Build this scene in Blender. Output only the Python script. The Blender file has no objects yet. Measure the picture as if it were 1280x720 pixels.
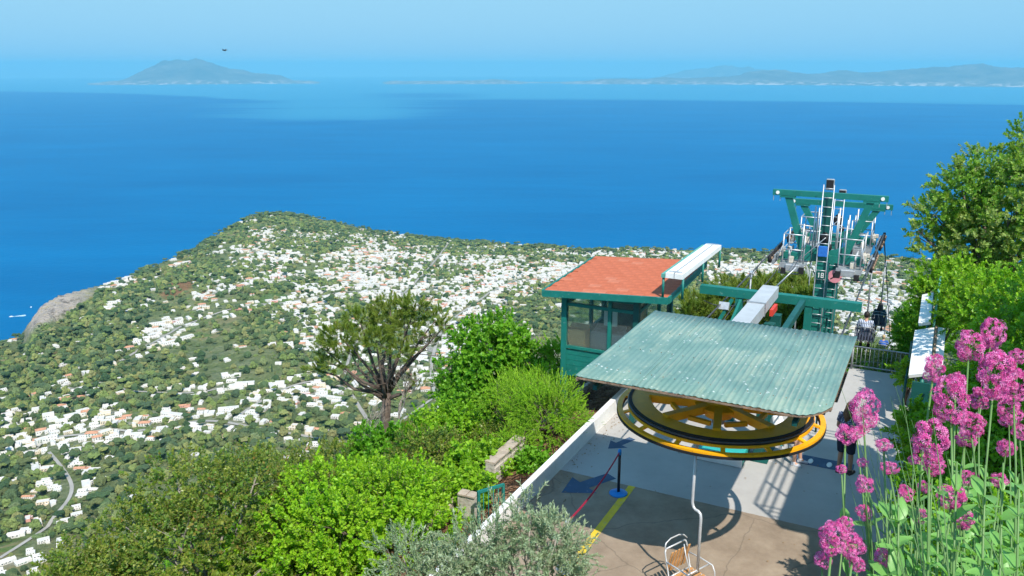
import bpy, bmesh, math, random
import numpy as np
from mathutils import Vector, Matrix, Euler, Quaternion
R = math.radians
rnd = random.Random(7)
rng = np.random.default_rng(7)
scene = bpy.context.scene
COL = scene.collection

# ------------------------------------------------------------------ camera
CAM_H = 8.6
PITCH = R(14.85)
SP, CP = math.sin(PITCH), math.cos(PITCH)
FPX = 1050.0
cam_d = bpy.data.cameras.new('camera')
cam_d.sensor_width = 36.0
cam_d.lens = 36.0 * FPX / 1280.0
cam_d.clip_start = 0.05
cam_d.clip_end = 400000.0
cam = bpy.data.objects.new('camera', cam_d)
COL.objects.link(cam)
cam.location = (0, 0, CAM_H)
cam.rotation_euler = (R(90) - PITCH, 0, 0)
scene.camera = cam

# ------------------------------------------------------------------ light
SUN_TRAVEL = Vector((-0.25, 0.74, -1.0)).normalized()
sun_el = math.asin(-SUN_TRAVEL.z)
sun_dir = -SUN_TRAVEL
world = bpy.data.worlds.new("World")
scene.world = world
world.use_nodes = True
nt = world.node_tree
bg = nt.nodes['Background']
sky = nt.nodes.new('ShaderNodeTexSky')
sky.sky_type = 'NISHITA'
sky.sun_disc = False
sky.sun_elevation = sun_el
sky.sun_rotation = math.atan2(sun_dir.x, sun_dir.y)
sky.altitude = 0
sky.air_density = 1.6
sky.dust_density = 0.3
sky.ozone_density = 2.0
hs = nt.nodes.new('ShaderNodeHueSaturation')
hs.inputs['Hue'].default_value = 0.49
hs.inputs['Saturation'].default_value = 1.25
hs.inputs['Value'].default_value = 1.0
nt.links.new(sky.outputs[0], hs.inputs['Color'])
# haze-whitened band of the sky near the horizon, as in the photograph
wtc = nt.nodes.new('ShaderNodeTexCoord'); wsx = nt.nodes.new('ShaderNodeSeparateXYZ'); nt.links.new(wtc.outputs['Generated'], wsx.inputs[0])
wmr = nt.nodes.new('ShaderNodeMapRange'); wmr.interpolation_type = 'SMOOTHSTEP'
wmr.inputs['From Min'].default_value = .06; wmr.inputs['From Max'].default_value = .50; wmr.inputs['To Min'].default_value = .92; wmr.inputs['To Max'].default_value = .15
nt.links.new(wsx.outputs['Z'], wmr.inputs['Value'])
wmx = nt.nodes.new('ShaderNodeMix'); wmx.data_type = 'RGBA'
wlow = nt.nodes.new('ShaderNodeMapRange'); wlow.interpolation_type = 'SMOOTHSTEP'
wlow.inputs['From Min'].default_value = .0; wlow.inputs['From Max'].default_value = .075
nt.links.new(wsx.outputs['Z'], wlow.inputs['Value'])
wband = nt.nodes.new('ShaderNodeMix'); wband.data_type = 'RGBA'
wband.inputs['A'].default_value = (0.74, 2.85, 4.75, 1); wband.inputs['B'].default_value = (1.15, 2.98, 4.6, 1)
nt.links.new(wlow.outputs[0], wband.inputs['Factor']); nt.links.new(wband.outputs['Result'], wmx.inputs['B'])
nt.links.new(wmr.outputs[0], wmx.inputs['Factor']); nt.links.new(hs.outputs[0], wmx.inputs['A'])
nt.links.new(wmx.outputs['Result'], bg.inputs['Color'])
bg.inputs['Strength'].default_value = 0.15
sun_l = bpy.data.lights.new('sun', 'SUN')
sun_l.energy = 4.4
sun_l.angle = R(0.5)
sun_l.color = (1.0, 0.93, 0.83)
sun_o = bpy.data.objects.new('sun', sun_l)
COL.objects.link(sun_o)
sun_o.rotation_euler = SUN_TRAVEL.to_track_quat('-Z', 'Y').to_euler()
sun_o.location = (20, -60, 90)
scene.view_settings.view_transform = 'Standard'
scene.view_settings.look = 'None'
scene.view_settings.exposure = 0.42
scene.view_settings.gamma = 1.0
scene.cycles.max_bounces = 6
scene.cycles.diffuse_bounces = 3
scene.cycles.glossy_bounces = 2
scene.cycles.transmission_bounces = 5
scene.cycles.transparent_max_bounces = 6
scene.cycles.volume_bounces = 1
scene.cycles.use_denoising = True
scene.cycles.use_adaptive_sampling = True
scene.cycles.adaptive_threshold = 0.02
scene.cycles.sample_clamp_indirect = 6

# ------------------------------------------------------------------ helpers
WC = Vector((3.7, 13.7, 0.0))           # point on the platform floor below the bullwheel
LROT = R(-27.0)
BX, BY = math.cos(LROT), math.sin(LROT)  # lift frame: b axis (across the line)
AX, AY = -BY, BX                         # a axis (along the line, away from the viewer)

def W(a, b, z=0.0):
    return Vector((WC.x + a * AX + b * BX, WC.y + a * AY + b * BY, z))

def ray(px, py):
    xn, yn = (px - 640) / FPX, (py - 360) / FPX
    return Vector((xn, CP - yn * SP, -(SP + yn * CP)))

def at_z(px, py, z):
    d = ray(px, py)
    k = (CAM_H - z) / (-d.z)
    return Vector((d.x * k, d.y * k, z))

def at_d(px, py, depth):
    d = ray(px, py)
    return Vector((d.x * depth, d.y * depth, CAM_H + d.z * depth))

def tag(o, label=None, cat=None, group=None, kind=None):
    if label: o['label'] = label
    if cat: o['category'] = cat
    if group: o['group'] = group
    if kind: o['kind'] = kind
    return o

def empty(name, loc=(0, 0, 0), rz=0.0, label=None, cat=None, group=None, scale=1.0):
    o = bpy.data.objects.new(name, None)
    o.empty_display_size = 0.2
    COL.objects.link(o)
    o.location = loc
    o.rotation_euler = (0, 0, rz)
    o.scale = (scale,) * 3
    return tag(o, label, cat, group)

def link(name, me, parent=None, loc=(0, 0, 0), rot=(0, 0, 0), scale=(1, 1, 1)):
    o = bpy.data.objects.new(name, me)
    COL.objects.link(o)
    o.location = loc; o.rotation_euler = rot; o.scale = scale
    if parent: o.parent = parent
    return o

def copy_tree(o, parent=None):
    c = o.copy()
    COL.objects.link(c)
    c.parent = parent
    for ch in KIDS(o): copy_tree(ch, c)
    return c

def KIDS(o):
    return [x for x in list(o.children)]

class MB:
    """collects shapes, builds one mesh object"""
    def __init__(s):
        s.v = []; s.f = []; s.m = []; s.sm = []
    def add(s, vs, fs, m=0, smooth=False):
        n = len(s.v)
        s.v.extend([tuple(p) for p in vs])
        for f in fs:
            s.f.append(tuple(n + i for i in f)); s.m.append(m); s.sm.append(smooth)
        return s
    def box(s, c, d, rot=None, m=0, bev=0.0):
        hx, hy, hz = d[0] / 2, d[1] / 2, d[2] / 2
        if bev > 0:
            bm = bmesh.new()
            bmesh.ops.create_cube(bm, size=1.0)
            bmesh.ops.scale(bm, vec=d, verts=bm.verts)
            bmesh.ops.bevel(bm, geom=bm.edges[:], offset=bev, segments=1, affect='EDGES')
            vs = [v.co.copy() for v in bm.verts]
            bm.verts.index_update()
            fs = [[v.index for v in f.verts] for f in bm.faces]
            bm.free()
        else:
            vs = [Vector((x, y, z)) for x in (-hx, hx) for y in (-hy, hy) for z in (-hz, hz)]
            fs = [(0, 1, 3, 2), (4, 6, 7, 5), (0, 4, 5, 1), (2, 3, 7, 6), (0, 2, 6, 4), (1, 5, 7, 3)]
        if rot is not None:
            q = rot if not isinstance(rot, (tuple, list)) else Euler(rot).to_matrix()
            vs = [q @ v for v in vs]
        c = Vector(c)
        return s.add([v + c for v in vs], fs, m)
    def beam(s, p, q, w, h, m=0, up=(0, 0, 1)):
        p = Vector(p); q = Vector(q)
        d = (q - p); L = d.length
        if L < 1e-6: return s
        d.normalize(); u = Vector(up)
        if abs(d.dot(u)) > .98: u = Vector((0, 1, 0))
        x = d.cross(u).normalized(); z = x.cross(d).normalized()
        mt = Matrix((x, d, z)).transposed()
        return s.box((p + q) / 2, (w, L, h), rot=mt, m=m)
    def tube(s, pts, r, n=8, m=0, cap=True, smooth=True):
        pts = [Vector(p) for p in pts]
        rs = r if isinstance(r, (list, tuple)) else [r] * len(pts)
        ring = []; prev = None
        k = len(s.v)
        for i, p in enumerate(pts):
            d = (pts[min(i + 1, len(pts) - 1)] - pts[max(i - 1, 0)])
            if d.length < 1e-9: d = Vector((0, 0, 1))
            d.normalize()
            if prev is None:
                u = Vector((0, 0, 1)) if abs(d.z) < .9 else Vector((1, 0, 0))
                x = d.cross(u).normalized()
            else:
                x = (prev - d * prev.dot(d)).normalized()
            prev = x
            y = d.cross(x)
            for j in range(n):
                t = 2 * math.pi * j / n
                s.v.append(tuple(p + x * (rs[i] * math.cos(t)) + y * (rs[i] * math.sin(t))))
        for i in range(len(pts) - 1):
            for j in range(n):
                a = k + i * n + j; b = k + i * n + (j + 1) % n
                s.f.append((a, b, b + n, a + n)); s.m.append(m); s.sm.append(smooth)
        if cap:
            s.f.append(tuple(k + j for j in range(n))[::-1]); s.m.append(m); s.sm.append(False)
            e = k + (len(pts) - 1) * n
            s.f.append(tuple(e + j for j in range(n))); s.m.append(m); s.sm.append(False)
        return s
    def lathe(s, prof, n=32, c=(0, 0, 0), m=0, smooth=True, closed=False):
        if closed: smooth = False
        k = len(s.v); P = len(prof)
        for j in range(n):
            t = 2 * math.pi * j / n
            for r, z in prof:
                s.v.append((c[0] + r * math.cos(t), c[1] + r * math.sin(t), c[2] + z))
        Q = P if closed else P - 1
        for j in range(n):
            for i in range(Q):
                a = k + j * P + i; b = k + j * P + (i + 1) % P
                c2 = k + ((j + 1) % n) * P + (i + 1) % P; d = k + ((j + 1) % n) * P + i
                s.f.append((a, d, c2, b)); s.m.append(m); s.sm.append(smooth)
        return s
    def blob(s, c, d, n=10, k=6, m=0, rot=None):
        c = Vector(c); vs = []; fs = []
        vs.append(Vector((0, 0, -d[2]))); 
        for i in range(1, k):
            ph = -math.pi / 2 + math.pi * i / k
            for j in range(n):
                t = 2 * math.pi * j / n
                vs.append(Vector((d[0] * math.cos(ph) * math.cos(t), d[1] * math.cos(ph) * math.sin(t), d[2] * math.sin(ph))))
        vs.append(Vector((0, 0, d[2])))
        for j in range(n):
            fs.append((0, 1 + (j + 1) % n, 1 + j))
            e = 1 + (k - 2) * n
            fs.append((len(vs) - 1, e + j, e + (j + 1) % n))
        for i in range(k - 2):
            for j in range(n):
                a = 1 + i * n + j; b = 1 + i * n + (j + 1) % n
                fs.append((a, b, b + n, a + n))
        if rot is not None:
            q = Euler(rot).to_matrix() if isinstance(rot, (tuple, list)) else rot
            vs = [q @ v for v in vs]
        return s.add([v + c for v in vs], fs, m, True)
    def mesh(s, name, mats):
        me = bpy.data.meshes.new(name)
        me.from_pydata(s.v, [], s.f)
        for mt in (mats if isinstance(mats, (list, tuple)) else [mats]):
            me.materials.append(mt)
        me.polygons.foreach_set('material_index', s.m)
        me.polygons.foreach_set('use_smooth', s.sm)
        me.update()
        return me
    def build(s, name, mats, parent=None, loc=(0, 0, 0), rot=(0, 0, 0)):
        return link(name, s.mesh(name, mats), parent, loc, rot)

def np_mesh(name, V, F, mats, midx=None, smooth=False, uv=None):
    me = bpy.data.meshes.new(name)
    V = np.ascontiguousarray(V, dtype=np.float32); F = np.ascontiguousarray(F, dtype=np.int32)
    k = F.shape[1]
    me.vertices.add(len(V)); me.vertices.foreach_set('co', V.ravel())
    me.loops.add(F.size); me.loops.foreach_set('vertex_index', F.ravel())
    me.polygons.add(len(F)); me.polygons.foreach_set('loop_start', np.arange(0, F.size, k, dtype=np.int32))
    for mt in (mats if isinstance(mats, (list, tuple)) else [mats]): me.materials.append(mt)
    if midx is not None: me.polygons.foreach_set('material_index', np.asarray(midx, dtype=np.int32))
    if smooth: me.polygons.foreach_set('use_smooth', np.ones(len(F), dtype=bool))
    me.update(calc_edges=True)
    me.validate()
    return me

# ------------------------------------------------------------------ materials
def new_mat(name):
    m = bpy.data.materials.new(name)
    m.use_nodes = True
    n = m.node_tree.nodes; l = m.node_tree.links
    return m, n, l, n['Principled BSDF']

def ramp(n, stops):
    r = n.new('ShaderNodeValToRGB')
    e = r.color_ramp.elements
    while len(e) > 1: e.remove(e[-1])
    e[0].position = stops[0][0]; e[0].color = (*stops[0][1], 1)
    for p, c in stops[1:]:
        x = e.new(p); x.color = (*c, 1)
    return r

def mat(name, col, rough=.6, var=.18, scale=6.0, bump=.15, bscale=40.0, metal=0.0, dirt=None, dirt_amt=.5, spec=.4):
    m, n, l, p = new_mat(name)
    tc = n.new('ShaderNodeTexCoord')
    nz = n.new('ShaderNodeTexNoise'); nz.inputs['Scale'].default_value = scale; nz.inputs['Detail'].default_value = 6
    l.new(tc.outputs['Object'], nz.inputs['Vector'])
    lo = tuple(c * (1 - var) for c in col); hi = tuple(min(1, c * (1 + var)) for c in col)
    r = ramp(n, [(.3, lo), (.7, hi)])
    l.new(nz.outputs['Fac'], r.inputs['Fac'])
    out = r.outputs['Color']
    if dirt:
        n2 = n.new('ShaderNodeTexNoise'); n2.inputs['Scale'].default_value = scale * 3.1; n2.inputs['Detail'].default_value = 8
        n2.inputs['Roughness'].default_value = .7
        l.new(tc.outputs['Object'], n2.inputs['Vector'])
        r2 = ramp(n, [(.62 - .2 * dirt_amt, (0, 0, 0)), (.72, (1, 1, 1))])
        l.new(n2.outputs['Fac'], r2.inputs['Fac'])
        mx = n.new('ShaderNodeMix'); mx.data_type = 'RGBA'
        mx.inputs['B'].default_value = (*dirt, 1)
        l.new(r2.outputs['Color'], mx.inputs['Factor']); l.new(out, mx.inputs['A'])
        out = mx.outputs['Result']
    l.new(out, p.inputs['Base Color'])
    p.inputs['Roughness'].default_value = rough
    p.inputs['Metallic'].default_value = metal
    p.inputs['Specular IOR Level'].default_value = spec
    if bump > 0:
        n3 = n.new('ShaderNodeTexNoise'); n3.inputs['Scale'].default_value = bscale; n3.inputs['Detail'].default_value = 4
        l.new(tc.outputs['Object'], n3.inputs['Vector'])
        b = n.new('ShaderNodeBump'); b.inputs['Strength'].default_value = bump; b.inputs['Distance'].default_value = .02
        l.new(n3.outputs['Fac'], b.inputs['Height']); l.new(b.outputs[0], p.inputs['Normal'])
    return m

def leaf_mat(name, cols, trans=.35, rough=.45, spec=.35):
    """leaf colour picked per twig; part of the light passes through the leaf"""
    m, n, l, p = new_mat(name)
    oi = n.new('ShaderNodeObjectInfo')
    k = len(cols)
    r = ramp(n, [(i / max(1, k - 1), c) for i, c in enumerate(cols)])
    geo = n.new('ShaderNodeNewGeometry')
    mth = n.new('ShaderNodeMath'); mth.operation = 'MULTIPLY_ADD'
    mth.inputs[1].default_value = .35
    l.new(geo.outputs['Random Per Island'], mth.inputs[0])
    m2 = n.new('ShaderNodeMath'); m2.operation = 'MULTIPLY'; m2.inputs[1].default_value = .65
    a1 = n.new('ShaderNodeAttribute'); a1.attribute_name = 'tone'
    a2 = n.new('ShaderNodeAttribute'); a2.attribute_name = 'tone'; a2.attribute_type = 'INSTANCER'
    ad = n.new('ShaderNodeMath'); ad.operation = 'MAXIMUM'; l.new(a1.outputs['Fac'], ad.inputs[0]); l.new(a2.outputs['Fac'], ad.inputs[1])
    l.new(ad.outputs[0], m2.inputs[0]); l.new(m2.outputs[0], mth.inputs[2])
    l.new(mth.outputs[0], r.inputs['Fac'])
    l.new(r.outputs['Color'], p.inputs['Base Color'])
    p.inputs['Roughness'].default_value = rough
    p.inputs['Specular IOR Level'].default_value = spec
    tr = n.new('ShaderNodeBsdfTranslucent')
    g = n.new('ShaderNodeMix'); g.data_type = 'RGBA'; g.blend_type = 'MULTIPLY'; g.inputs['Factor'].default_value = 1
    g.inputs['B'].default_value = (1.5, 1.5, .6, 1)
    l.new(r.outputs['Color'], g.inputs['A']); l.new(g.outputs['Result'], tr.inputs['Color'])
    mx = n.new('ShaderNodeMixShader'); mx.inputs[0].default_value = trans
    l.new(p.outputs[0], mx.inputs[1]); l.new(tr.outputs[0], mx.inputs[2])
    l.new(mx.outputs[0], n['Material Output'].inputs['Surface'])
    return m
# ------------------------------------------------------------------ haze (the air over the bay)
hz = MB()
ztop = 262.0
hz.box((0, 0, (ztop - 1560) / 2), (230000, 230000, ztop + 1560))
hm = bpy.data.materials.new('haze_air'); hm.use_nodes = True
hm.node_tree.nodes.remove(hm.node_tree.nodes['Principled BSDF'])
pv = hm.node_tree.nodes.new('ShaderNodeVolumePrincipled')
pv.inputs['Color'].default_value = (0.25, 0.63, .79, 1)
pv.inputs['Density'].default_value = 3.4e-5
pv.inputs['Anisotropy'].default_value = 0.0
hm.node_tree.links.new(pv.outputs[0], hm.node_tree.nodes['Material Output'].inputs['Volume'])
tag(hz.build('haze', hm), 'pale blue haze hanging over the bay and the far coast', 'haze', kind='stuff')

# ------------------------------------------------------------------ sea
RP = 7.43e6
def sea_z(r): return -580.0 - r * r / (2 * RP)
m_sea, n, l, p = new_mat('sea_water')
tc = n.new('ShaderNodeTexCoord')
mp = n.new('ShaderNodeMapping'); mp.inputs['Scale'].default_value = (1 / 9000, 1 / 2600, 1)
mp.inputs['Rotation'].default_value = (0, 0, R(8))
l.new(tc.outputs['Object'], mp.inputs['Vector'])
nz = n.new('ShaderNodeTexNoise'); nz.inputs['Scale'].default_value = 1.0; nz.inputs['Detail'].default_value = 7; nz.inputs['Distortion'].default_value = .4
l.new(mp.outputs[0], nz.inputs['Vector'])
# calm slick: starts some 14 km out, its edge wavers; a tongue of it reaches in on the left
sx = n.new('ShaderNodeSeparateXYZ'); l.new(tc.outputs['Object'], sx.inputs[0])
def mnode(op, a=None, b=None, c=None):
    q = n.new('ShaderNodeMath'); q.operation = op
    for i, v in enumerate((a, b, c)):
        if v is None: continue
        if isinstance(v, (int, float)): q.inputs[i].default_value = v
        else: l.new(v, q.inputs[i])
    return q.outputs[0]
dist = mnode('POWER', mnode('ADD', mnode('POWER', sx.outputs['X'], 2.0), mnode('POWER', sx.outputs['Y'], 2.0)), .5)
bearing = mnode('DIVIDE', sx.outputs['X'], dist)
def mrange(v, a_, b_, c_=0.0, d_=1.0):
    q = n.new('ShaderNodeMapRange'); q.inputs['From Min'].default_value = a_; q.inputs['From Max'].default_value = b_; q.inputs['To Min'].default_value = c_; q.inputs['To Max'].default_value = d_
    l.new(v, q.inputs['Value']); return q.outputs[0]
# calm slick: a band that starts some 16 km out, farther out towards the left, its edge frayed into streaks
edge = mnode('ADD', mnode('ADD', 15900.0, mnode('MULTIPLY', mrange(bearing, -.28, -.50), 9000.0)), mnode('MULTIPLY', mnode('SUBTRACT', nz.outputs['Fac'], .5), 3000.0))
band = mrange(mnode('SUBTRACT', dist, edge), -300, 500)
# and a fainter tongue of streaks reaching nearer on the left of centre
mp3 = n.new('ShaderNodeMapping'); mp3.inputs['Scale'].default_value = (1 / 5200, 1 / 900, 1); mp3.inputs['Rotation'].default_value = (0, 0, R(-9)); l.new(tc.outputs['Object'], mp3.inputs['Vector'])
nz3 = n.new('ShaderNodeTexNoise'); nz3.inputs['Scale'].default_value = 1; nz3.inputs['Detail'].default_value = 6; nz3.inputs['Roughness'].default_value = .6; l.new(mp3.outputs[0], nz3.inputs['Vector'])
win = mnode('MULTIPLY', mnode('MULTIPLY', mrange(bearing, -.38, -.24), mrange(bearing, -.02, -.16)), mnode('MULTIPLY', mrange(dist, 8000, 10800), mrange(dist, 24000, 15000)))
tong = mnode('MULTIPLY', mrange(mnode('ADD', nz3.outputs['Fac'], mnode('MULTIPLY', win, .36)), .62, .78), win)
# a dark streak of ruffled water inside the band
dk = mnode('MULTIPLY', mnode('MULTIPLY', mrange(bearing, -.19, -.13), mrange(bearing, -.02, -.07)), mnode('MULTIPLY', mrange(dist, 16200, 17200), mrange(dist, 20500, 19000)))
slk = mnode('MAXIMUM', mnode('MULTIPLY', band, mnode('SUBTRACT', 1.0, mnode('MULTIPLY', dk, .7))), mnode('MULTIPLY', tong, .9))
mp2 = n.new('ShaderNodeMapping'); mp2.inputs['Scale'].default_value = (1 / 1500, 1 / 700, 1)
l.new(tc.outputs['Object'], mp2.inputs['Vector'])
nz2 = n.new('ShaderNodeTexNoise'); nz2.inputs['Scale'].default_value = 1; nz2.inputs['Detail'].default_value = 8
l.new(mp2.outputs[0], nz2.inputs['Vector'])
rr = ramp(n, [(.3, (.000, .104, .265)), (.7, (.000, .130, .312))])
l.new(nz2.outputs['Fac'], rr.inputs['Fac'])
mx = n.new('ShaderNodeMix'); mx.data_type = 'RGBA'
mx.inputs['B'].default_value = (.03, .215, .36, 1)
mp4 = n.new('ShaderNodeMapping'); mp4.inputs['Scale'].default_value = (1 / 520, 1 / 110, 1); mp4.inputs['Rotation'].default_value = (0, 0, R(14)); l.new(tc.outputs['Object'], mp4.inputs['Vector'])
nz4 = n.new('ShaderNodeTexNoise'); nz4.inputs['Scale'].default_value = 1; nz4.inputs['Detail'].default_value = 8; nz4.inputs['Roughness'].default_value = .75; l.new(mp4.outputs[0], nz4.inputs['Vector'])
st_ = n.new('ShaderNodeMix'); st_.data_type = 'RGBA'; st_.blend_type = 'MULTIPLY'; st_.inputs['Factor'].default_value = 1
sr_ = ramp(n, [(.3, (.86, .90, .92)), (.7, (1.15, 1.1, 1.08))]); l.new(nz4.outputs['Fac'], sr_.inputs['Fac']); l.new(rr.outputs[0], st_.inputs['A']); l.new(sr_.outputs[0], st_.inputs['B'])
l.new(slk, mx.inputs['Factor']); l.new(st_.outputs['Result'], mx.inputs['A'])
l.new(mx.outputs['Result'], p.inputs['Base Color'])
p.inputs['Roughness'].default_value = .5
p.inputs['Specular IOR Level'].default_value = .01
wv = n.new('ShaderNodeTexNoise'); wv.inputs['Scale'].default_value = .05; wv.inputs['Detail'].default_value = 6
l.new(tc.outputs['Object'], wv.inputs['Vector'])
bp = n.new('ShaderNodeBump'); bp.inputs['Strength'].default_value = .5; bp.inputs['Distance'].default_value = 3.0
l.new(wv.outputs['Fac'], bp.inputs['Height']); l.new(bp.outputs[0], p.inputs['Normal'])
rad = np.concatenate([[0.0], np.geomspace(300, 104000, 150)])
az = np.linspace(0, 2 * np.pi, 181)[:-1]
V = [(0, 0, -580.0)]
rr_, aa_ = np.meshgrid(rad[1:], az, indexing='ij')
V = np.stack([rr_ * np.sin(aa_), rr_ * np.cos(aa_), -580 - rr_ ** 2 / (2 * RP)], -1).reshape(-1, 3)
na = len(az); nr = len(rad) - 1
i, j = np.meshgrid(np.arange(nr - 1), np.arange(na), indexing='ij')
q = np.stack([i * na + j, i * na + (j + 1) % na, (i + 1) * na + (j + 1) % na, (i + 1) * na + j], -1).reshape(-1, 4)[:, ::-1]
tag(link('sea', np_mesh('sea', V, q, m_sea, smooth=True)), 'deep blue sea with paler calm streaks towards the horizon', 'sea', kind='structure')

# ------------------------------------------------------------------ noise on numpy arrays
def vnoise(x, y, seed=0):
    xi = np.floor(x).astype(np.int64); yi = np.floor(y).astype(np.int64)
    xf = x - xi; yf = y - yi
    xf = xf * xf * (3 - 2 * xf); yf = yf * yf * (3 - 2 * yf)
    def h(a, b):
        v = (a * 374761393 + b * 668265263 + seed * 1442695041) & 0xffffffff
        v = ((v ^ (v >> 13)) * 1274126177) & 0xffffffff
        return ((v ^ (v >> 16)) & 0xffff) / 65535.0
    return (h(xi, yi) * (1 - xf) + h(xi + 1, yi) * xf) * (1 - yf) + (h(xi, yi + 1) * (1 - xf) + h(xi + 1, yi + 1) * xf) * yf
def fbm(x, y, o=4, seed=0):
    s = 0; a = .5; t = 0
    for k in range(o):
        s = s + a * vnoise(x * 2 ** k, y * 2 ** k, seed + k * 17); t += a; a *= .5
    return s / t

# ------------------------------------------------------------------ the land: mountainside, plateau, coast
def az_of(px, py=330):
    d = ray(px, py); return math.atan2(d.x, d.y)
def slope_of(px, py):
    d = ray(px, py); return -d.z / math.hypot(d.x, d.y)
coast = [(-900, 700, 900), (-500, 600, 1050), (-200, 500, 1250), (0, 423, 1480), (25, 417, 1520), (38, 398, 1540), (52, 378, 1560), (72, 367, 1600), (112, 357, 1650), (150, 348, 1720), (240, 311, 2050), (290, 280, 2350), (318, 266, 2520), (350, 264, 2560), (395, 270, 2560),
         (470, 287, 2500), (550, 297, 2430), (640, 303, 2350), (730, 309, 2280), (900, 311, 2200), (1040, 314, 2150), (1140, 320, 2100), (1300, 330, 2050), (1600, 350, 1900), (2200, 420, 1700)]
c_az = np.array([az_of(x, y) for x, y, r in coast])
c_r = np.array([r for x, y, r in coast], float)
c_z = np.array([CAM_H - r * slope_of(x, y + 2.0) for x, y, r in coast])
c_px = np.array([x for x, y, r in coast], float)
R0 = 470.0; Z0 = -336.0
def smooth(e0, e1, x):
    t = np.clip((x - e0) / (e1 - e0), 0, 1); return t * t * (3 - 2 * t)
cl_az = np.array([az_of(x, 400) for x in (22, 40, 60, 85, 108, 135)])
cl_w = np.array([0, 1, 1, 1, .8, 0.0])
cl_y = np.array([419, 413, 407, 396, 381, 360.0])
def ter(x, y):
    x = np.asarray(x, float); y = np.asarray(y, float)
    r = np.hypot(x, y) + 1e-9; a_ = np.arctan2(x, y)
    dx = x - WC.x; dy = y - WC.y
    a = dx * AX + dy * AY; b = dx * BX + dy * BY
    zview = 6.95 - .80 * np.maximum(r - 1.7, 0)
    Lf = np.maximum(0, -4.5 - b); Rt = np.maximum(0, b - 4.6); F = np.maximum(0, a - 12.2)
    zn = -.15 - .30 * np.minimum(Lf, 2.2) - .62 * np.maximum(Lf - 2.2, 0) - .7 * F
    zn = zn + np.minimum(.95 * Rt, 4.5) * smooth(19, 12, a)
    z1 = np.maximum(zview, zn)
    zm = -1.5 - .74 * (r - 24)
    w = smooth(22, 48, r)
    zc0 = z1 * (1 - w) + zm * w + w * smooth(60, 120, r) * 8 * (fbm(x / 50, y / 50, 3, 3) - .5)
    # plateau
    rc = np.interp(a_, c_az, c_r); zc = np.interp(a_, c_az, c_z)
    t = np.clip((r - R0) / (rc - R0), 0, 1.0)
    zp = Z0 + (zc - Z0) * t
    amp = np.sin(np.pi * np.clip(t, 0, 1)) ** .8
    zp = zp + amp * (30 * (fbm(x / 420, y / 420, 3, 11) - .5) + 9 * (fbm(x / 90, y / 90, 3, 5) - .5))
    # the bare cliff on the left headland
    w2 = np.interp(a_, cl_az, cl_w, left=0, right=0)
    yb = np.interp(a_, cl_az, cl_y)
    rb = rc - 110
    sb = (SP + (yb - 360) / FPX * CP) / np.sqrt((CP - (yb - 360) / FPX * SP) ** 2 + ((np.tan(a_) * CP)) ** 2)
    zb = CAM_H - rb * sb
    tb = np.clip((r - R0) / (rb - R0), 0, 1)
    zi = np.where(r < rb, Z0 + (zb - Z0) * tb, zb + (zc - zb) * np.clip((r - rb) / (rc - rb), 0, 1) ** .8)
    zi = zi + (44 * (fbm(x / 45 + y / 200, y / 90, 5, 9) - .5) - 16 * np.abs(fbm(x / 22, y / 40, 4, 19) - .5)) * smooth(0, 60, rc - r) * smooth(.3, .9, tb)
    zp = zp * (1 - w2) + zi * w2
    over = np.maximum(r - rc, 0)
    zp = zp - over * 1.15 - 25 * smooth(0, 30, over) * fbm(x / 30, y / 30, 3, 2)
    zp = np.maximum(zp, -640)
    wj = smooth(R0 - 50, R0 + 30, r)
    return zc0 * (1 - wj) + zp * wj

naz = 540
azs = np.linspace(R(-46), R(46), naz)
rads = np.concatenate([[0.0], np.arange(.6, 30, .6), np.geomspace(30, 460, 45), np.geomspace(466, 2900, 250)])
rg, ag = np.meshgrid(rads, azs, indexing='ij')
gx = rg * np.sin(ag); gy = rg * np.cos(ag)
gz = ter(gx, gy)
# behind the viewer the ground simply goes on level at the height of the terrace
V = np.stack([gx, gy, gz], -1).reshape(-1, 3)
nr = len(rads)
i, j = np.meshgrid(np.arange(nr - 1), np.arange(naz - 1), indexing='ij')
q_land = q = np.stack([i * naz + j, i * naz + j + 1, (i + 1) * naz + j + 1, (i + 1) * naz + j], -1).reshape(-1, 4)[:, ::-1]
# masks: 0 bare rock, 1 earth, town ground
def pxpy(x, y, z):
    d = y * CP + (CAM_H - z) * SP
    d = np.maximum(d, .01)
    return 640 + FPX * x / d, 360 + FPX * ((CAM_H - z) * CP - y * SP) / d
PX, PY = pxpy(gx, gy, gz)
rcg = np.interp(ag, c_az, c_r)
w2 = np.interp(ag, cl_az, cl_w, left=0, right=0)
rock = w2 * smooth(rcg - 130, rcg - 104, rg) + (rg > rcg + 8) * 1.0
rock = np.clip(rock + smooth(.62, .72, fbm(gx / 40, gy / 40, 4, 31)) * .0, 0, 1)
def spot(cx, cy, sx_, sy_, ang=0.0):
    u = (PX - cx); v = (PY - cy); c, s = math.cos(ang), math.sin(ang)
    uu = (u * c + v * s) / sx_; vv = (-u * s + v * c) / sy_
    d = uu * uu + vv * vv + (fbm(gx / 25, gy / 25, 4, 8) - .5) * 1.5
    return smooth(1.15, .75, d)
earth = np.maximum.reduce([spot(225, 358, 24, 11, -.45), spot(256, 366, 14, 4, -.4) * .8, spot(632, 368, 22, 5) * .7, spot(70, 445, 20, 4) * .6, spot(130, 450, 16, 4) * .7])
earth = earth * (rg > 400)
# close to the viewer: the bank of brown soil beside the kerb
aa = (gx - WC.x) * AX + (gy - WC.y) * AY; bb = (gx - WC.x) * BX + (gy - WC.y) * BY
soil = (rg < 60) * smooth(-6.6, -5.6, bb) * (bb < 5) * 1.0
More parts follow.
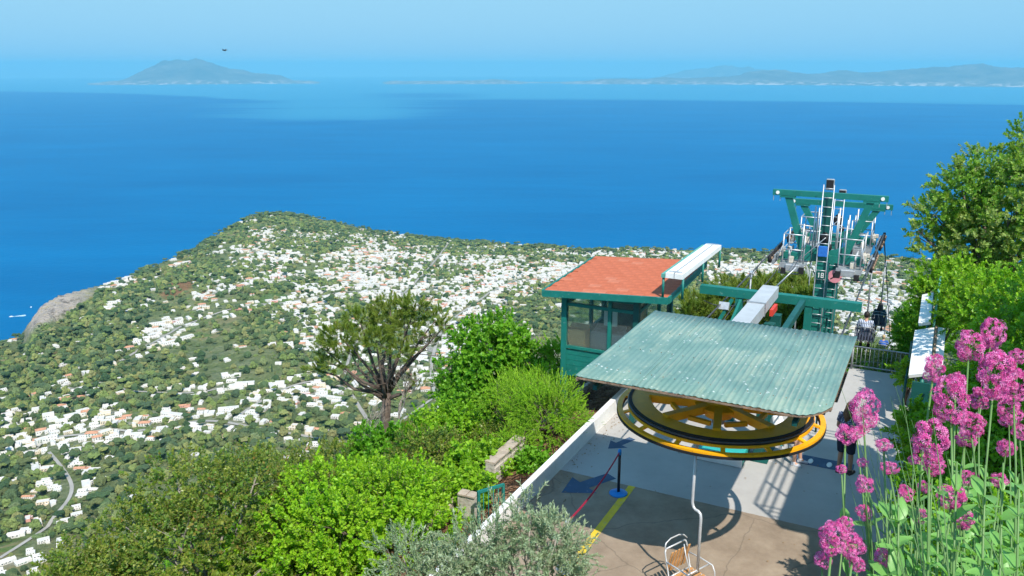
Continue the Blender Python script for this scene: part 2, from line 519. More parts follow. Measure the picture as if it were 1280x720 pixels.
# ------------------------------------------------------------------ where the town stands
DB = [(480, 322, 70, 16, .8), (560, 330, 60, 16, .9), (640, 345, 80, 22, 1.0), (575, 390, 60, 40, .9), (545, 440, 50, 40, 1.0), (760, 318, 110, 9, .55), (720, 338, 70, 14, 1.0), (940, 335, 80, 10, .9), (1010, 350, 120, 24, 1.0), (1080, 390, 80, 40, .7),
      (420, 300, 70, 12, .55), (330, 298, 30, 16, .5), (345, 322, 40, 8, .9), (345, 352, 45, 12, .9), (320, 330, 60, 30, .35), (390, 375, 50, 24, .75), (340, 400, 20, 8, .7), (400, 420, 50, 24, .7), (440, 350, 60, 18, .8), (500, 365, 50, 20, .9), (385, 485, 40, 26, .9), (330, 500, 60, 24, .45),
      (190, 425, 38, 14, .9), (210, 408, 30, 10, .6), (245, 390, 30, 16, .3), (150, 352, 26, 6, .9), (140, 385, 14, 10, .7), (250, 372, 12, 5, .8), (95, 483, 14, 5, .9), (240, 490, 60, 12, .45), (120, 525, 110, 16, .8), (50, 550, 60, 18, .8), (150, 550, 60, 14, .7), (260, 530, 80, 20, .5), (370, 570, 40, 20, .5), (20, 520, 30, 10, .5),
      (80, 605, 60, 8, .25), (30, 655, 60, 8, .25), (30, 700, 60, 16, .6), (70, 450, 20, 4, .3), (270, 350, 30, 8, .3), (585, 300, 24, 6, .5)]
def dens(px, py):
    d = np.full(np.shape(px), .11)
    for cx, cy, sx_, sy_, w in DB:
        d = np.maximum(d, w * np.exp(-(((px - cx) / sx_) ** 2 + ((py - cy) / sy_) ** 2) * 1.3))
    return d
def townd(x, y, z=None):
    if z is None: z = ter(x, y)
    px, py = pxpy(x, y, z)
    d0 = dens(px, py)
    return d0 * (.50 + .75 * smooth(.38, .58, fbm(x / 70, y / 70, 3, 21))), px, py

tg = townd(gx.ravel(), gy.ravel(), gz.ravel())[0].reshape(gx.shape) * (rg > 470)
cols = np.stack([rock, earth, np.clip(tg, 0, 1), soil], -1).reshape(-1, 4)

m_land, n, l, p = new_mat('land')
at = n.new('ShaderNodeAttribute'); at.attribute_name = 'mask'
sc_ = n.new('ShaderNodeSeparateColor'); l.new(at.outputs['Color'], sc_.inputs[0])
tc = n.new('ShaderNodeTexCoord')
def noise(scale, detail=6, rough=.6, dist=0.0, vec=None):
    q = n.new('ShaderNodeTexNoise'); q.inputs['Scale'].default_value = scale; q.inputs['Detail'].default_value = detail
    q.inputs['Roughness'].default_value = rough; q.inputs['Distortion'].default_value = dist
    l.new(vec if vec else tc.outputs['Object'], q.inputs['Vector']); return q.outputs['Fac']
def mixc(f, a, b):
    q = n.new('ShaderNodeMix'); q.data_type = 'RGBA'
    for s, v in (('Factor', f), ('A', a), ('B', b)):
        if isinstance(v, (tuple, float, int)): q.inputs[s].default_value = v if not isinstance(v, tuple) else (*v, 1)
        else: l.new(v, q.inputs[s])
    return q.outputs['Result']
g1 = ramp(n, [(.30, (.08, .125, .05)), (.45, (.16, .205, .075)), (.58, (.24, .27, .11)), (.72, (.35, .32, .18))])
l.new(noise(.012, 9, .65), g1.inputs['Fac'])
g2 = ramp(n, [(.35, (.08, .125, .05)), (.6, (.23, .25, .11))])
l.new(noise(.09, 6, .7), g2.inputs['Fac'])
green = mixc(.5, g1.outputs[0], g2.outputs[0])
# fields and terraces
vo = n.new('ShaderNodeTexVoronoi'); vo.inputs['Scale'].default_value = .022; l.new(tc.outputs['Object'], vo.inputs['Vector'])
fr = ramp(n, [(.0, (.05, .11, .03)), (.35, (.13, .22, .05)), (.6, (.24, .24, .10)), (.8, (.34, .27, .15)), (1, (.09, .17, .05))])
l.new(vo.outputs['Color'], fr.inputs['Fac'])
fm = ramp(n, [(.52, (0, 0, 0)), (.60, (1, 1, 1))]); l.new(noise(.006, 3, .5), fm.inputs['Fac'])
ff = mnode('MULTIPLY', fm.outputs[0], .9)
green = mixc(ff, green, fr.outputs[0])
tr_ = ramp(n, [(.35, (.30, .28, .24)), (.65, (.58, .56, .52))]); l.new(noise(.06, 5, .7), tr_.inputs['Fac'])
tm = ramp(n, [(.46, (0, 0, 0)), (.60, (1, 1, 1))]); l.new(noise(.045, 6, .6), tm.inputs['Fac'])
tf = mnode('MULTIPLY', mnode('MULTIPLY', sc_.outputs['Blue'], 1.0), tm.outputs[0])
c = mixc(tf, green, tr_.outputs[0])
er = ramp(n, [(.35, (.20, .09, .045)), (.55, (.33, .16, .08)), (.7, (.40, .27, .14))]); l.new(noise(.05, 6, .7), er.inputs['Fac'])
c = mixc(mnode('MULTIPLY', sc_.outputs['Green'], .85), c, er.outputs[0])
rk = ramp(n, [(.40, (.13, .11, .09)), (.46, (.36, .30, .25)), (.51, (.58, .50, .44)), (.56, (.46, .36, .21)), (.62, (.20, .20, .08))])
mpr = n.new('ShaderNodeMapping'); mpr.inputs['Rotation'].default_value = (0, R(35), R(20)); mpr.inputs['Scale'].default_value = (1, 1, 3)
l.new(tc.outputs['Object'], mpr.inputs['Vector'])
l.new(mnode('ADD', mnode('MULTIPLY', noise(.03, 9, .72, .8, mpr.outputs[0]), .5), mnode('MULTIPLY', noise(.10, 9, .8, 1.2, mpr.outputs[0]), .5)), rk.inputs['Fac'])
c = mixc(sc_.outputs['Red'], c, rk.outputs[0])
so = ramp(n, [(.35, (.12, .06, .035)), (.55, (.30, .17, .10)), (.7, (.42, .30, .20))]); l.new(noise(2.2, 8, .7), so.inputs['Fac'])
c = mixc(at.outputs['Alpha'], c, so.outputs[0])
l.new(c, p.inputs['Base Color']); p.inputs['Roughness'].default_value = .95; p.inputs['Specular IOR Level'].default_value = .1
bp = n.new('ShaderNodeBump'); bp.inputs['Strength'].default_value = 1; bp.inputs['Distance'].default_value = 14.0
l.new(noise(.06, 8, .7), bp.inputs['Height'])
bp2 = n.new('ShaderNodeBump'); bp2.inputs['Strength'].default_value = .6; bp2.inputs['Distance'].default_value = .08
l.new(noise(9, 6, .7), bp2.inputs['Height']); l.new(bp.outputs[0], bp2.inputs['Normal'])
l.new(bp2.outputs[0], p.inputs['Normal'])
me = np_mesh('land', V, q_land if 'q_land' in globals() else q, m_land, smooth=True)
ca = me.color_attributes.new('mask', 'FLOAT_COLOR', 'POINT')
ca.data.foreach_set('color', cols.astype(np.float32).ravel())
tag(link('land', me), 'green mountainside and plateau running out to the sea', 'land', kind='structure')
# level ground behind and beside the viewer
g = MB(); 
gb = [(0, 0, 6.93)] + [(t_ * math.sin(a0), t_ * math.cos(a0), 6.93 if t_ < 30 else -2) for t_ in (8.0,) for a0 in np.linspace(R(46), R(314), 24)]
g.add(gb, [(0, i + 2, i + 1)[::-1] for i in range(23)][::1], 0)
tag(g.build('ground', m_land), 'level ground of the viewing terrace', 'ground', kind='structure')

# ------------------------------------------------------------------ islands and the far mainland
def far_land(name, prof, dist, depth, label, seed, col_a, col_b, base=101.0):
    """ridge built from its skyline; prof = (px, py of the crest)"""
    xs = np.array([p_[0] for p_ in prof], float); ys = np.array([p_[1] for p_ in prof], float)
    px = np.arange(xs[0], xs[-1] + .1, 1.25)
    py = np.interp(px, xs, ys)
    az_ = np.array([az_of(x, 95) for x in px])
    nd = 26
    tt = np.linspace(0, 1, nd)
    P = []
    rz = sea_z(dist)
    mpx = dist / FPX / np.cos(az_) * .975
    hmax = np.maximum((base - py) * mpx, 0) * .93 + 30 * (fbm(px / 9, px * 0 + seed, 4, seed) - .5) * (base - py > 2)
    for t in tt:
        rr = dist / 1.0 + t * depth
        x = rr * np.sin(az_); y = rr * np.cos(az_)
        sh = math.sin(math.pi * min(1, t * 1.0)) ** .75
        z = sea_z(rr) - 12 + (hmax * sh * (.72 + .28 * math.sin(math.pi * t) + .75 * (fbm(x / 900, y / 900, 5, seed + 3) - .5) * (1 - abs(2 * t - 1)) * 1.1 + .35 * (fbm(x / 2500, y / 2500, 3, seed + 9) - .5)) + 14 * sh)
        P.append(np.stack([x, y, z], -1))
    P = np.stack(P, 0)
    m_ = len(px)
    i, j = np.meshgrid(np.arange(nd - 1), np.arange(m_ - 1), indexing='ij')
    F = np.stack([i * m_ + j, i * m_ + j + 1, (i + 1) * m_ + j + 1, (i + 1) * m_ + j], -1).reshape(-1, 4)[:, ::-1]
    mm, n_, l_, p_ = new_mat(name + '_slopes')
    t_ = n_.new('ShaderNodeTexCoord')
    nz_ = n_.new('ShaderNodeTexNoise'); nz_.inputs['Scale'].default_value = 1 / 900; nz_.inputs['Detail'].default_value = 8; nz_.inputs['Roughness'].default_value = .7
    l_.new(t_.outputs['Object'], nz_.inputs['Vector'])
    r_ = ramp(n_, [(.35, col_a), (.6, col_b), (.68, (.26, .24, .20))])
    l_.new(nz_.outputs['Fac'], r_.inputs['Fac'])
    # the pale towns sit low, near the water
    sx_ = n_.new('ShaderNodeSeparateXYZ'); l_.new(t_.outputs['Object'], sx_.inputs[0])
    mr = n_.new('ShaderNodeMapRange'); mr.inputs['From Min'].default_value = rz + 170; mr.inputs['From Max'].default_value = rz + 20
    l_.new(sx_.outputs['Z'], mr.inputs['Value'])
    n2 = n_.new('ShaderNodeTexNoise'); n2.inputs['Scale'].default_value = 1 / 260; n2.inputs['Detail'].default_value = 5
    l_.new(t_.outputs['Object'], n2.inputs['Vector'])
    r2 = ramp(n_, [(.50, (0, 0, 0)), (.60, (1, 1, 1))]); l_.new(n2.outputs['Fac'], r2.inputs['Fac'])
    mu = n_.new('ShaderNodeMath'); mu.operation = 'MULTIPLY'; l_.new(r2.outputs[0], mu.inputs[0]); l_.new(mr.outputs[0], mu.inputs[1])
    mx_ = n_.new('ShaderNodeMix'); mx_.data_type = 'RGBA'; mx_.inputs['B'].default_value = (.42, .40, .37, 1)
    l_.new(mu.outputs[0], mx_.inputs['Factor']); l_.new(r_.outputs[0], mx_.inputs['A']); l_.new(mx_.outputs['Result'], p_.inputs['Base Color'])
    p_.inputs['Roughness'].default_value = .95
    o = link(name, np_mesh(name, P.reshape(-1, 3), F, mm, smooth=True))
    return tag(o, label, 'island' if 'island' in name else 'coast', kind='structure')
G1 = (.05, .075, .07); G2 = (.13, .145, .12)
far_land('island', [(108, 101), (125, 99.5), (134, 98), (148, 97.5), (158, 95), (172, 90), (186, 85), (198, 81), (210, 78), (222, 76), (236, 76), (247, 73.5), (257, 72.5), (266, 74), (274, 79), (288, 82), (305, 84), (322, 86), (336, 88), (350, 90), (358, 94), (366, 97.5), (385, 98.5), (400, 100.5)], 33000, 6000, 'hazy mountainous island on the horizon at left', 3, G1, G2)
far_land('far_coast', [(478, 101), (486, 97.5), (530, 97.5), (560, 98), (600, 97), (620, 96), (640, 97.5), (660, 100), (700, 100), (735, 97), (750, 94.5), (770, 94), (800, 95), (830, 92), (845, 93.5), (880, 92.5), (925, 91), (938, 85), (955, 82.5), (975, 82.5), (990, 86), (1010, 88), (1035, 86), (1055, 85), (1080, 87), (1110, 84.5), (1150, 82), (1180, 79), (1205, 77.5), (1225, 76.5), (1250, 78.5), (1280, 79.5), (1330, 79), (1400, 84), (1500, 92)], 31000, 7000, 'low hazy mainland coast with white towns, rising at right', 8, G1, G2, base=100.0)
far_land('far_hills', [(820, 99), (850, 91), (880, 86), (900, 84), (915, 84), (930, 87), (960, 90), (1000, 96)], 52000, 6000, 'faint pale hills behind the mainland coast', 5, G1, G2, base=100.0)

# ------------------------------------------------------------------ foliage machinery
SRC = {}
def src_collection(key, objs):
    c = bpy.data.collections.new(key)
    for o in objs: c.objects.link(o)
    SRC[key] = c
    return c

def leaf_faces(V, F, base, d, side, L, Wd, fold=.25, curl=.2, shape=4):
    """one leaf as folded faces: base point, direction d, side vector"""
    n = d.cross(side).normalized()
    k = len(V)
    if shape == 2:      # narrow leaf, two triangles
        V += [base, base + d * L * .5 + side * Wd * .5 - n * fold * Wd, base + d * L - n * curl * L, base + d * L * .5 - side * Wd * .5 - n * fold * Wd]
        F += [(k, k + 1, k + 2), (k, k + 2, k + 3)]
    else:               # broad leaf, four triangles
        m1 = base + d * L * .45 + n * .03 * L
        V += [base, base + d * L * .35 + side * Wd * .5 - n * fold * Wd, base + d * L * .75 + side * Wd * .32 - n * (fold * Wd + curl * L * .4), base + d * L - n * curl * L,
              base + d * L * .75 - side * Wd * .32 - n * (fold * Wd + curl * L * .4), base + d * L * .35 - side * Wd * .5 - n * fold * Wd]
        F += [(k, k + 1, k + 2), (k, k + 2, k + 3), (k, k + 3, k + 4), (k, k + 4, k + 5)]

def twig(name, mats, nleaf, length, L, Wd, spread=55, shape=2, seed=0, stem_r=.003, droop=0.0, jitter=.25, whorl=False, needle=False):
    r_ = random.Random(seed)
    V = []; F = []
    axis = []
    p_ = Vector((0, 0, 0)); d_ = Vector((r_.uniform(-.15, .15), r_.uniform(-.15, .15), 1)).normalized()
    steps = 5
    for i in range(steps + 1):
        axis.append(p_.copy()); p_ = p_ + d_ * length / steps
        d_ = (d_ + Vector((r_.uniform(-.18, .18), r_.uniform(-.18, .18), -droop))).normalized()
    nl = 0
    for i in range(nleaf):
        t = (i + r_.random()) / nleaf
        if not needle: t = .08 + .92 * t ** .8
        f = t * steps; a = min(int(f), steps - 1)
        b = axis[a].lerp(axis[a + 1], f - a)
        dd = (axis[a + 1] - axis[a]).normalized()
        az_ = i * 2.399 + r_.uniform(-.4, .4)
        sp = R(spread * (1 - .45 * t) + r_.uniform(-15, 15))
        u = dd.orthogonal().normalized(); w = dd.cross(u)
        o_ = u * math.cos(az_) + w * math.sin(az_)
        d = (dd * math.cos(sp) + o_ * math.sin(sp)).normalized()
        side = d.cross(dd)
        if side.length < .01: side = d.orthogonal()
        side.normalize()
        # roll towards facing up
        if r_.random() < .5: d = (d + Vector((r_.gauss(0, .35), r_.gauss(0, .35), r_.gauss(0, .35)))).normalized(); side = d.cross(dd).normalized() if d.cross(dd).length > .05 else side
        s = 1 + r_.uniform(-jitter, jitter)
        leaf_faces(V, F, b, d, side, L * s, Wd * s, shape=shape, curl=r_.uniform(.0, .3))
    nlf = len(F)
    mb = MB()
    mb.add(V, F, 0, False)
    if stem_r > 0:
        mb.tube([axis[0], axis[3], axis[-1]], [stem_r] * 3, n=3, m=1, cap=False, smooth=False)
    o = bpy.data.objects.new(name, mb.mesh(name, mats))
    return o

GN_CACHE = {}
def scatter_tree(col, realize=False):
    key = col.name + ('_solid' if realize else '')
    if key in GN_CACHE: return GN_CACHE[key]
    g = bpy.data.node_groups.new('scatter_' + key, 'GeometryNodeTree')
    g.interface.new_socket('Geometry', in_out='INPUT', socket_type='NodeSocketGeometry')
    g.interface.new_socket('Geometry', in_out='OUTPUT', socket_type='NodeSocketGeometry')
    N = g.nodes; Lk = g.links
    gi = N.new('NodeGroupInput'); go = N.new('NodeGroupOutput')
    ip = N.new('GeometryNodeInstanceOnPoints'); ci = N.new('GeometryNodeCollectionInfo')
    ci.inputs['Collection'].default_value = col
    ci.inputs['Separate Children'].default_value = True; ci.inputs['Reset Children'].default_value = True
    def na(nm, ty):
        q = N.new('GeometryNodeInputNamedAttribute'); q.data_type = ty; q.inputs['Name'].default_value = nm; return q.outputs['Attribute']
    e2r = N.new('FunctionNodeEulerToRotation')
    Lk.new(na('rot', 'FLOAT_VECTOR'), e2r.inputs[0])
    Lk.new(gi.outputs[0], ip.inputs['Points']); Lk.new(ci.outputs[0], ip.inputs['Instance'])
    ip.inputs['Pick Instance'].default_value = True
    Lk.new(na('pick', 'INT'), ip.inputs['Instance Index'])
    Lk.new(e2r.outputs[0], ip.inputs['Rotation'])
    Lk.new(na('scl', 'FLOAT_VECTOR'), ip.inputs['Scale'])
    if realize:
        rz = N.new('GeometryNodeRealizeInstances'); Lk.new(ip.outputs[0], rz.inputs[0]); Lk.new(rz.outputs[0], go.inputs[0])
    else: Lk.new(ip.outputs[0], go.inputs[0])
    GN_CACHE[key] = g
    return g

def points_object(name, col, P, rot, scl, pick, parent=None, loc=(0, 0, 0), realize=False, tone=None):
    me = bpy.data.meshes.new(name)
    n_ = len(P)
    me.vertices.add(n_)
    me.vertices.foreach_set('co', np.ascontiguousarray(P, dtype=np.float32).ravel())
    a = me.attributes.new('rot', 'FLOAT_VECTOR', 'POINT'); a.data.foreach_set('vector', np.ascontiguousarray(rot, dtype=np.float32).ravel())
    scl = np.asarray(scl, float)
    if scl.ndim == 1: scl = np.repeat(scl[:, None], 3, 1)
    a = me.attributes.new('scl', 'FLOAT_VECTOR', 'POINT'); a.data.foreach_set('vector', np.ascontiguousarray(scl, dtype=np.float32).ravel())
    if tone is None: tone = np.random.default_rng(n_).random(n_)
    a = me.attributes.new('tone', 'FLOAT', 'POINT'); a.data.foreach_set('value', np.ascontiguousarray(tone, dtype=np.float32))
    a = me.attributes.new('pick', 'INT', 'POINT'); a.data.foreach_set('value', np.ascontiguousarray(pick, dtype=np.int32))
    o = link(name, me, parent, loc)
    md = o.modifiers.new('scatter', 'NODES'); md.node_group = scatter_tree(col, realize)
    return o

def euler_from_dirs(D, spin):
    """euler turning +Z onto D, after a spin about Z"""
    D = D / np.linalg.norm(D, axis=1, keepdims=True)
    # R = Rz(phi) Ry(theta) Rz(spin); euler XYZ of that matrix
    th = np.arccos(np.clip(D[:, 2], -1, 1)); ph = np.arctan2(D[:, 1], D[:, 0])
    cp, sp = np.cos(ph), np.sin(ph); ct, st = np.cos(th), np.sin(th); cs, ss = np.cos(spin), np.sin(spin)
    r00 = cp * ct * cs - sp * ss; r10 = sp * ct * cs + cp * ss; r20 = -st * cs
    r21 = st * ss; r22 = ct
    return np.stack([np.arctan2(r21, r22), -np.arcsin(np.clip(r20, -1, 1)), np.arctan2(r10, r00)], -1)

def blob_points(blobs, n_, g_, inner=.55, up=.35, jit=.6, power=.45, low_cut=None):
    """points over the lumps of a crown with outward directions"""
    vol = np.array([(b[3] * b[4] * b[5]) ** (2 / 3) for b in blobs]); vol /= vol.sum()
    P = []; D = []
    cnt = g_.multinomial(n_, vol)
    B = np.array([b[:6] for b in blobs], float)
    for b, c in zip(B, cnt):
        d = g_.normal(size=(c, 3)); d /= np.linalg.norm(d, axis=1, keepdims=True)
        rad_ = inner + (1 - inner) * g_.random(c) ** power
        rad_ *= 1 + .10 * g_.normal(size=c)
        q_ = d * rad_[:, None] * b[3:6] + b[:3]
        nn = d / b[3:6]; nn /= np.linalg.norm(nn, axis=1, keepdims=True)
        keep = np.ones(c, bool)
        for o_ in B:
            if (o_ is b) or np.all(o_ == b): continue
            dd = np.linalg.norm((q_ - o_[:3]) / o_[3:6], axis=1)
            keep &= dd > .62
        P.append(q_[keep]); D.append(nn[keep])
    P = np.concatenate(P); D = np.concatenate(D)
    D = D + g_.normal(size=D.shape) * jit * .5; D[:, 2] += up
    return P, D

NTRI = [0]
def crown(name, col, nproto, blobs, n_, size, parent, seed, inner=.5, up=.35, jit=.6, svar=.3, power=.45, cull=.75):
    g_ = np.random.default_rng(seed)
    P, D = blob_points(blobs, n_, g_, inner, up, jit, power)
    # thin the twigs of the far side, which no view from the terrace shows
    off = np.array(parent.location) if parent else np.zeros(3)
    tv_ = np.array([0, 0, CAM_H]) - (P + off); tv_ /= np.linalg.norm(tv_, axis=1, keepdims=True)
    Dn = D / np.linalg.norm(D, axis=1, keepdims=True)
    kp = ~(((Dn * tv_).sum(1) < -.25) & (g_.random(len(P)) < cull))
    P = P[kp]; D = D[kp]
    k = len(P)
    NTRI[0] += k * sum(len(o_.data.polygons) for o_ in col.objects) / len(col.objects)
    tone = np.clip(.5 + 1.9 * (fbm(P[:, 0] / .5 + P[:, 2] / .7 + 50, P[:, 1] / .5 + P[:, 2] / .6 + 50, 2, seed) - .5) + g_.normal(size=k) * .16, 0.001, 1)
    rot = euler_from_dirs(D, g_.random(k) * 6.283)
    s = size * (1 + svar * (g_.random(k) * 2 - 1))
    return points_object(name, col, P, rot, s, g_.integers(0, nproto, k), parent, realize=True, tone=tone)

def lump_crown(center, rad3, k, seed, frac=(.35, .6), flat=0.0):
    """a crown's lumps: spread over an ellipsoid so that the outline is uneven"""
    r_ = random.Random(seed)
    out = [(center[0], center[1], center[2], rad3[0] * .72, rad3[1] * .72, rad3[2] * .72)]
    for i in range(k):
        z = 1 - 2 * (i + .5) / k; z = max(z, -.65); ph = i * 2.399 + r_.uniform(-.3, .3)
        s = math.sqrt(max(0, 1 - z * z))
        f = r_.uniform(*frac)
        q_ = 1 - f * .75
        out.append((center[0] + rad3[0] * q_ * s * math.cos(ph), center[1] + rad3[1] * q_ * s * math.sin(ph), center[2] + rad3[2] * q_ * z,
                    rad3[0] * f * r_.uniform(.8, 1.15), rad3[1] * f * r_.uniform(.8, 1.15), rad3[2] * f * r_.uniform(.75, 1.1)))
    return out

def limbs(mb, base, blobs, r0, seed, n=8, sub=3):
    """trunk and boughs from the base into the lumps"""
    r_ = random.Random(seed)
    c = Vector(np.mean([b[:3] for b in blobs], axis=0))
    b0 = Vector(base); fork = b0.lerp(c, .35); fork.z = b0.z + (c.z - b0.z) * .4
    mb.tube([b0, b0.lerp(fork, .5) + Vector((r_.uniform(-.05, .05),) * 3), fork], [r0, r0 * .85, r0 * .7], n=n)
    for b in blobs:
        e = Vector(b[:3]); mid = fork.lerp(e, .5) + Vector((r_.uniform(-.15, .15), r_.uniform(-.15, .15), r_.uniform(-.1, .15))) * (e - fork).length * .6
        mb.tube([fork, mid, e], [r0 * .5, r0 * .32, r0 * .14], n=6)
        for _ in range(sub):
            d = Vector((r_.gauss(0, 1), r_.gauss(0, 1), r_.gauss(.3, .8))).normalized()
            q_ = mid.lerp(e, r_.uniform(.3, 1)); t_ = e + Vector((d.x * b[3], d.y * b[4], d.z * b[5])) * .8
            mb.tube([q_, q_.lerp(t_, .5) + Vector((r_.uniform(-.05, .05),) * 3), t_], [r0 * .16, r0 * .1, r0 * .04], n=4, cap=False)

m_bark = mat('bark', (.13, .10, .08), .9, .35, 8, .6, 30)
m_bark_grey = mat('bark_grey', (.30, .27, .23), .9, .3, 8, .5, 30)
m_twig = mat('twig_wood', (.16, .14, .09), .8, .3, 10, 0)
# ------------------------------------------------------------------ the town: houses
m_white = mat('white_render', (.72, .69, .64), .8, .06, .3, .1, 3, dirt=(.55, .53, .49), dirt_amt=.1)
m_cream = mat('cream_render', (.70, .60, .45), .8, .08, .3, .1, 3)
m_pink = mat('pink_render', (.66, .34, .27), .8, .08, .3, .1, 3)
m_roofw = mat('pale_roof', (.57, .555, .53), .85, .15, .2, .1, 3)
m_terra = mat('terracotta_roof', (.50, .25, .15), .85, .2, .5, .4, 2)
m_win = mat('window_dark', (.05, .065, .08), .25, .2, 1, 0)
m_shut = mat('shutter_green', (.06, .16, .12), .6, .2, 1, 0)

def house_meshes(shape):
    """returns {part: list of (mesh builder)} in metres, base at z = 0 (sunk 3 m for the slope)"""
    w = MB(); rf = MB(); wins = []
    def vol(x0, y0, x1, y1, h, roof='flat', z0=-4.0):
        cx, cy, dx, dy = (x0 + x1) / 2, (y0 + y1) / 2, x1 - x0, y1 - y0
        w.box((cx, cy, (h + z0) / 2), (dx, dy, h - z0))
        if roof == 'flat':
            rf.box((cx, cy, h + .06), (dx - .7, dy - .7, .12))
            for s in (-1, 1):
                w.box((cx, cy + s * (dy / 2 - .15), h + .3), (dx, .3, .6)); w.box((cx + s * (dx / 2 - .15), cy, h + .3), (.3, dy - .6, .6))
        elif roof == 'dome':
            rf.blob((cx, cy, h), (dx * .42, dy * .42, dx * .2), 12, 6)
            rf.box((cx, cy, h + .06), (dx - .2, dy - .2, .12))
        else:
            e = .4; hh = h + (.28 if roof == 'hip' else .3) * min(dx, dy)
            X0, X1, Y0, Y1 = x0 - e, x1 + e, y0 - e, y1 + e
            if roof == 'hip':
                k_ = (X1 - X0 - (Y1 - Y0)) / 2 if dx > dy else 0
                a_, b_ = (cx - k_, cy, hh), (cx + k_, cy, hh)
                rf.add([(X0, Y0, h), (X1, Y0, h), (X1, Y1, h), (X0, Y1, h), a_, b_], [(0, 1, 5, 4), (1, 2, 5), (2, 3, 4, 5), (3, 0, 4), (3, 2, 1, 0)])
            else:
                rf.add([(X0, Y0, h), (X1, Y0, h), (X1, Y1, h), (X0, Y1, h), (X0, cy, hh), (X1, cy, hh)], [(0, 1, 5, 4), (2, 3, 4, 5), (1, 2, 5), (3, 0, 4), (3, 2, 1, 0)])
    def row(x0, x1, y, z, k, face):
        for i in range(k):
            x = x0 + (x1 - x0) * (i + .5) / k
            wins.append((x, y, z, face))
    if shape == 0:
        vol(-6, -4, 6, 4, 5.6); vol(2, -7, 6, -4.01, 3.0)
        row(-5.5, 1.5, -4, 1.6, 3, 0); row(-5.5, 5.5, -4, 4.3, 4, 0); row(-3.5, 3.5, -6, 1.6, 2, 1); row(-3.5, 3.5, -6, 4.3, 2, 1)
    elif shape == 1:
        vol(-7, -4, 7, 4, 3.6); vol(-3, -1.5, 7.01, 4.01, 6.4, z0=3.5)
        row(-6.5, 6.5, -4, 1.9, 5, 0); row(-2.6, 6.5, -1.5, 5, 3, 0); row(-3.5, 3.5, -7, 1.9, 2, 1)
    elif shape == 2:
        vol(-6, -4.5, 6, 4.5, 5.8, 'hip'); row(-5.5, 5.5, -4.5, 1.6, 4, 0); row(-5.5, 5.5, -4.5, 4.3, 4, 0); row(-4, 4, -6, 4.3, 2, 1)
    elif shape == 3:
        vol(-8, -3.5, 3, 3.5, 4.4, 'gable'); vol(3.01, -4.5, 8, 4, 3.2)
        row(-7.5, 2.5, -3.5, 2, 4, 0); row(3.3, 7.8, -4.5, 1.6, 2, 0)
    elif shape == 4:
        vol(-12, -4, 12, 4, 6.6); vol(-12, -6, 12, -4.01, 3.2)
        row(-11.5, 11.5, -6, 1.6, 8, 0); row(-11.5, 11.5, -4, 5.1, 8, 0)
    elif shape == 5:
        vol(-4.5, -4, 4.5, 4, 3.8, 'dome'); vol(4.51, -3, 8, 3, 3.2)
        row(-4.2, 4.2, -4, 2, 3, 0); row(-3, 3, -4.5, 2, 2, 1)
    elif shape == 6:
        vol(-5, -4, 5, 4, 3.2); vol(-5, 4.01, 3, 9, 5.8)
        row(-4.6, 4.6, -4, 1.7, 3, 0); row(-4.5, 3, 4.0, 4.6, 3, 0)
    return w, rf, wins
WINM = {}
def win_mesh(face, mt):
    k = (face, mt.name)
    if k not in WINM:
        b = MB(); d = (1.1, .12, 1.5) if face == 0 else (.12, 1.1, 1.5)
        b.box((0, 0, 0), d); WINM[k] = b.mesh('window', mt)
    return WINM[k]
WALLS = {'white': m_white, 'cream': m_cream, 'pink': m_pink}
SHAPE_WORDS = {0: 'two-storey flat-roofed house', 1: 'stepped flat-roofed house', 2: 'hipped tile-roofed house', 3: 'gabled tile-roofed house', 4: 'long flat-roofed building', 5: 'low domed house', 6: 'split-level flat-roofed house'}
VARIANTS = [(0, 'white'), (1, 'white'), (2, 'white'), (3, 'white'), (4, 'white'), (5, 'white'), (6, 'white'), (0, 'cream'), (2, 'cream'), (1, 'cream'), (3, 'pink'), (0, 'pink')]
VW = np.array([.20, .20, .05, .035, .07, .10, .18, .05, .025, .05, .01, .018]); VW /= VW.sum()
HP = []
for shp, colr in VARIANTS:
    w, rf, wins = house_meshes(shp)
    wm = w.mesh('wall', WALLS[colr]); rm = rf.mesh('roof', m_terra if shp in (2, 3) else (m_white if shp == 5 else m_roofw))
    # the same house as one mesh for the mass of the town
    full = MB(); full.add(w.v, w.f, 0); full.add(rf.v, rf.f, 1)
    for x, y, z, fc in wins:
        full.box((x, y, z), (1.1, .12, 1.5) if fc == 0 else (.12, 1.1, 1.5), m=2)
    fm_ = full.mesh('house', [WALLS[colr], rm.materials[0], m_win])
    HP.append((wm, rm, wins, fm_))
houses_src = src_collection('town_houses_src', [bpy.data.objects.new('src_%02d' % i, h[3]) for i, h in enumerate(HP)])

g_ = np.random.default_rng(5)
def candidates(n_, rmin=480, rmax=2500):
    a_ = g_.uniform(R(-35), R(35), n_); r_ = np.sqrt(g_.uniform(rmin ** 2, rmax ** 2, n_))
    x = r_ * np.sin(a_); y = r_ * np.cos(a_)
    ok = r_ < np.interp(a_, c_az, c_r) - 12
    return x[ok], y[ok]
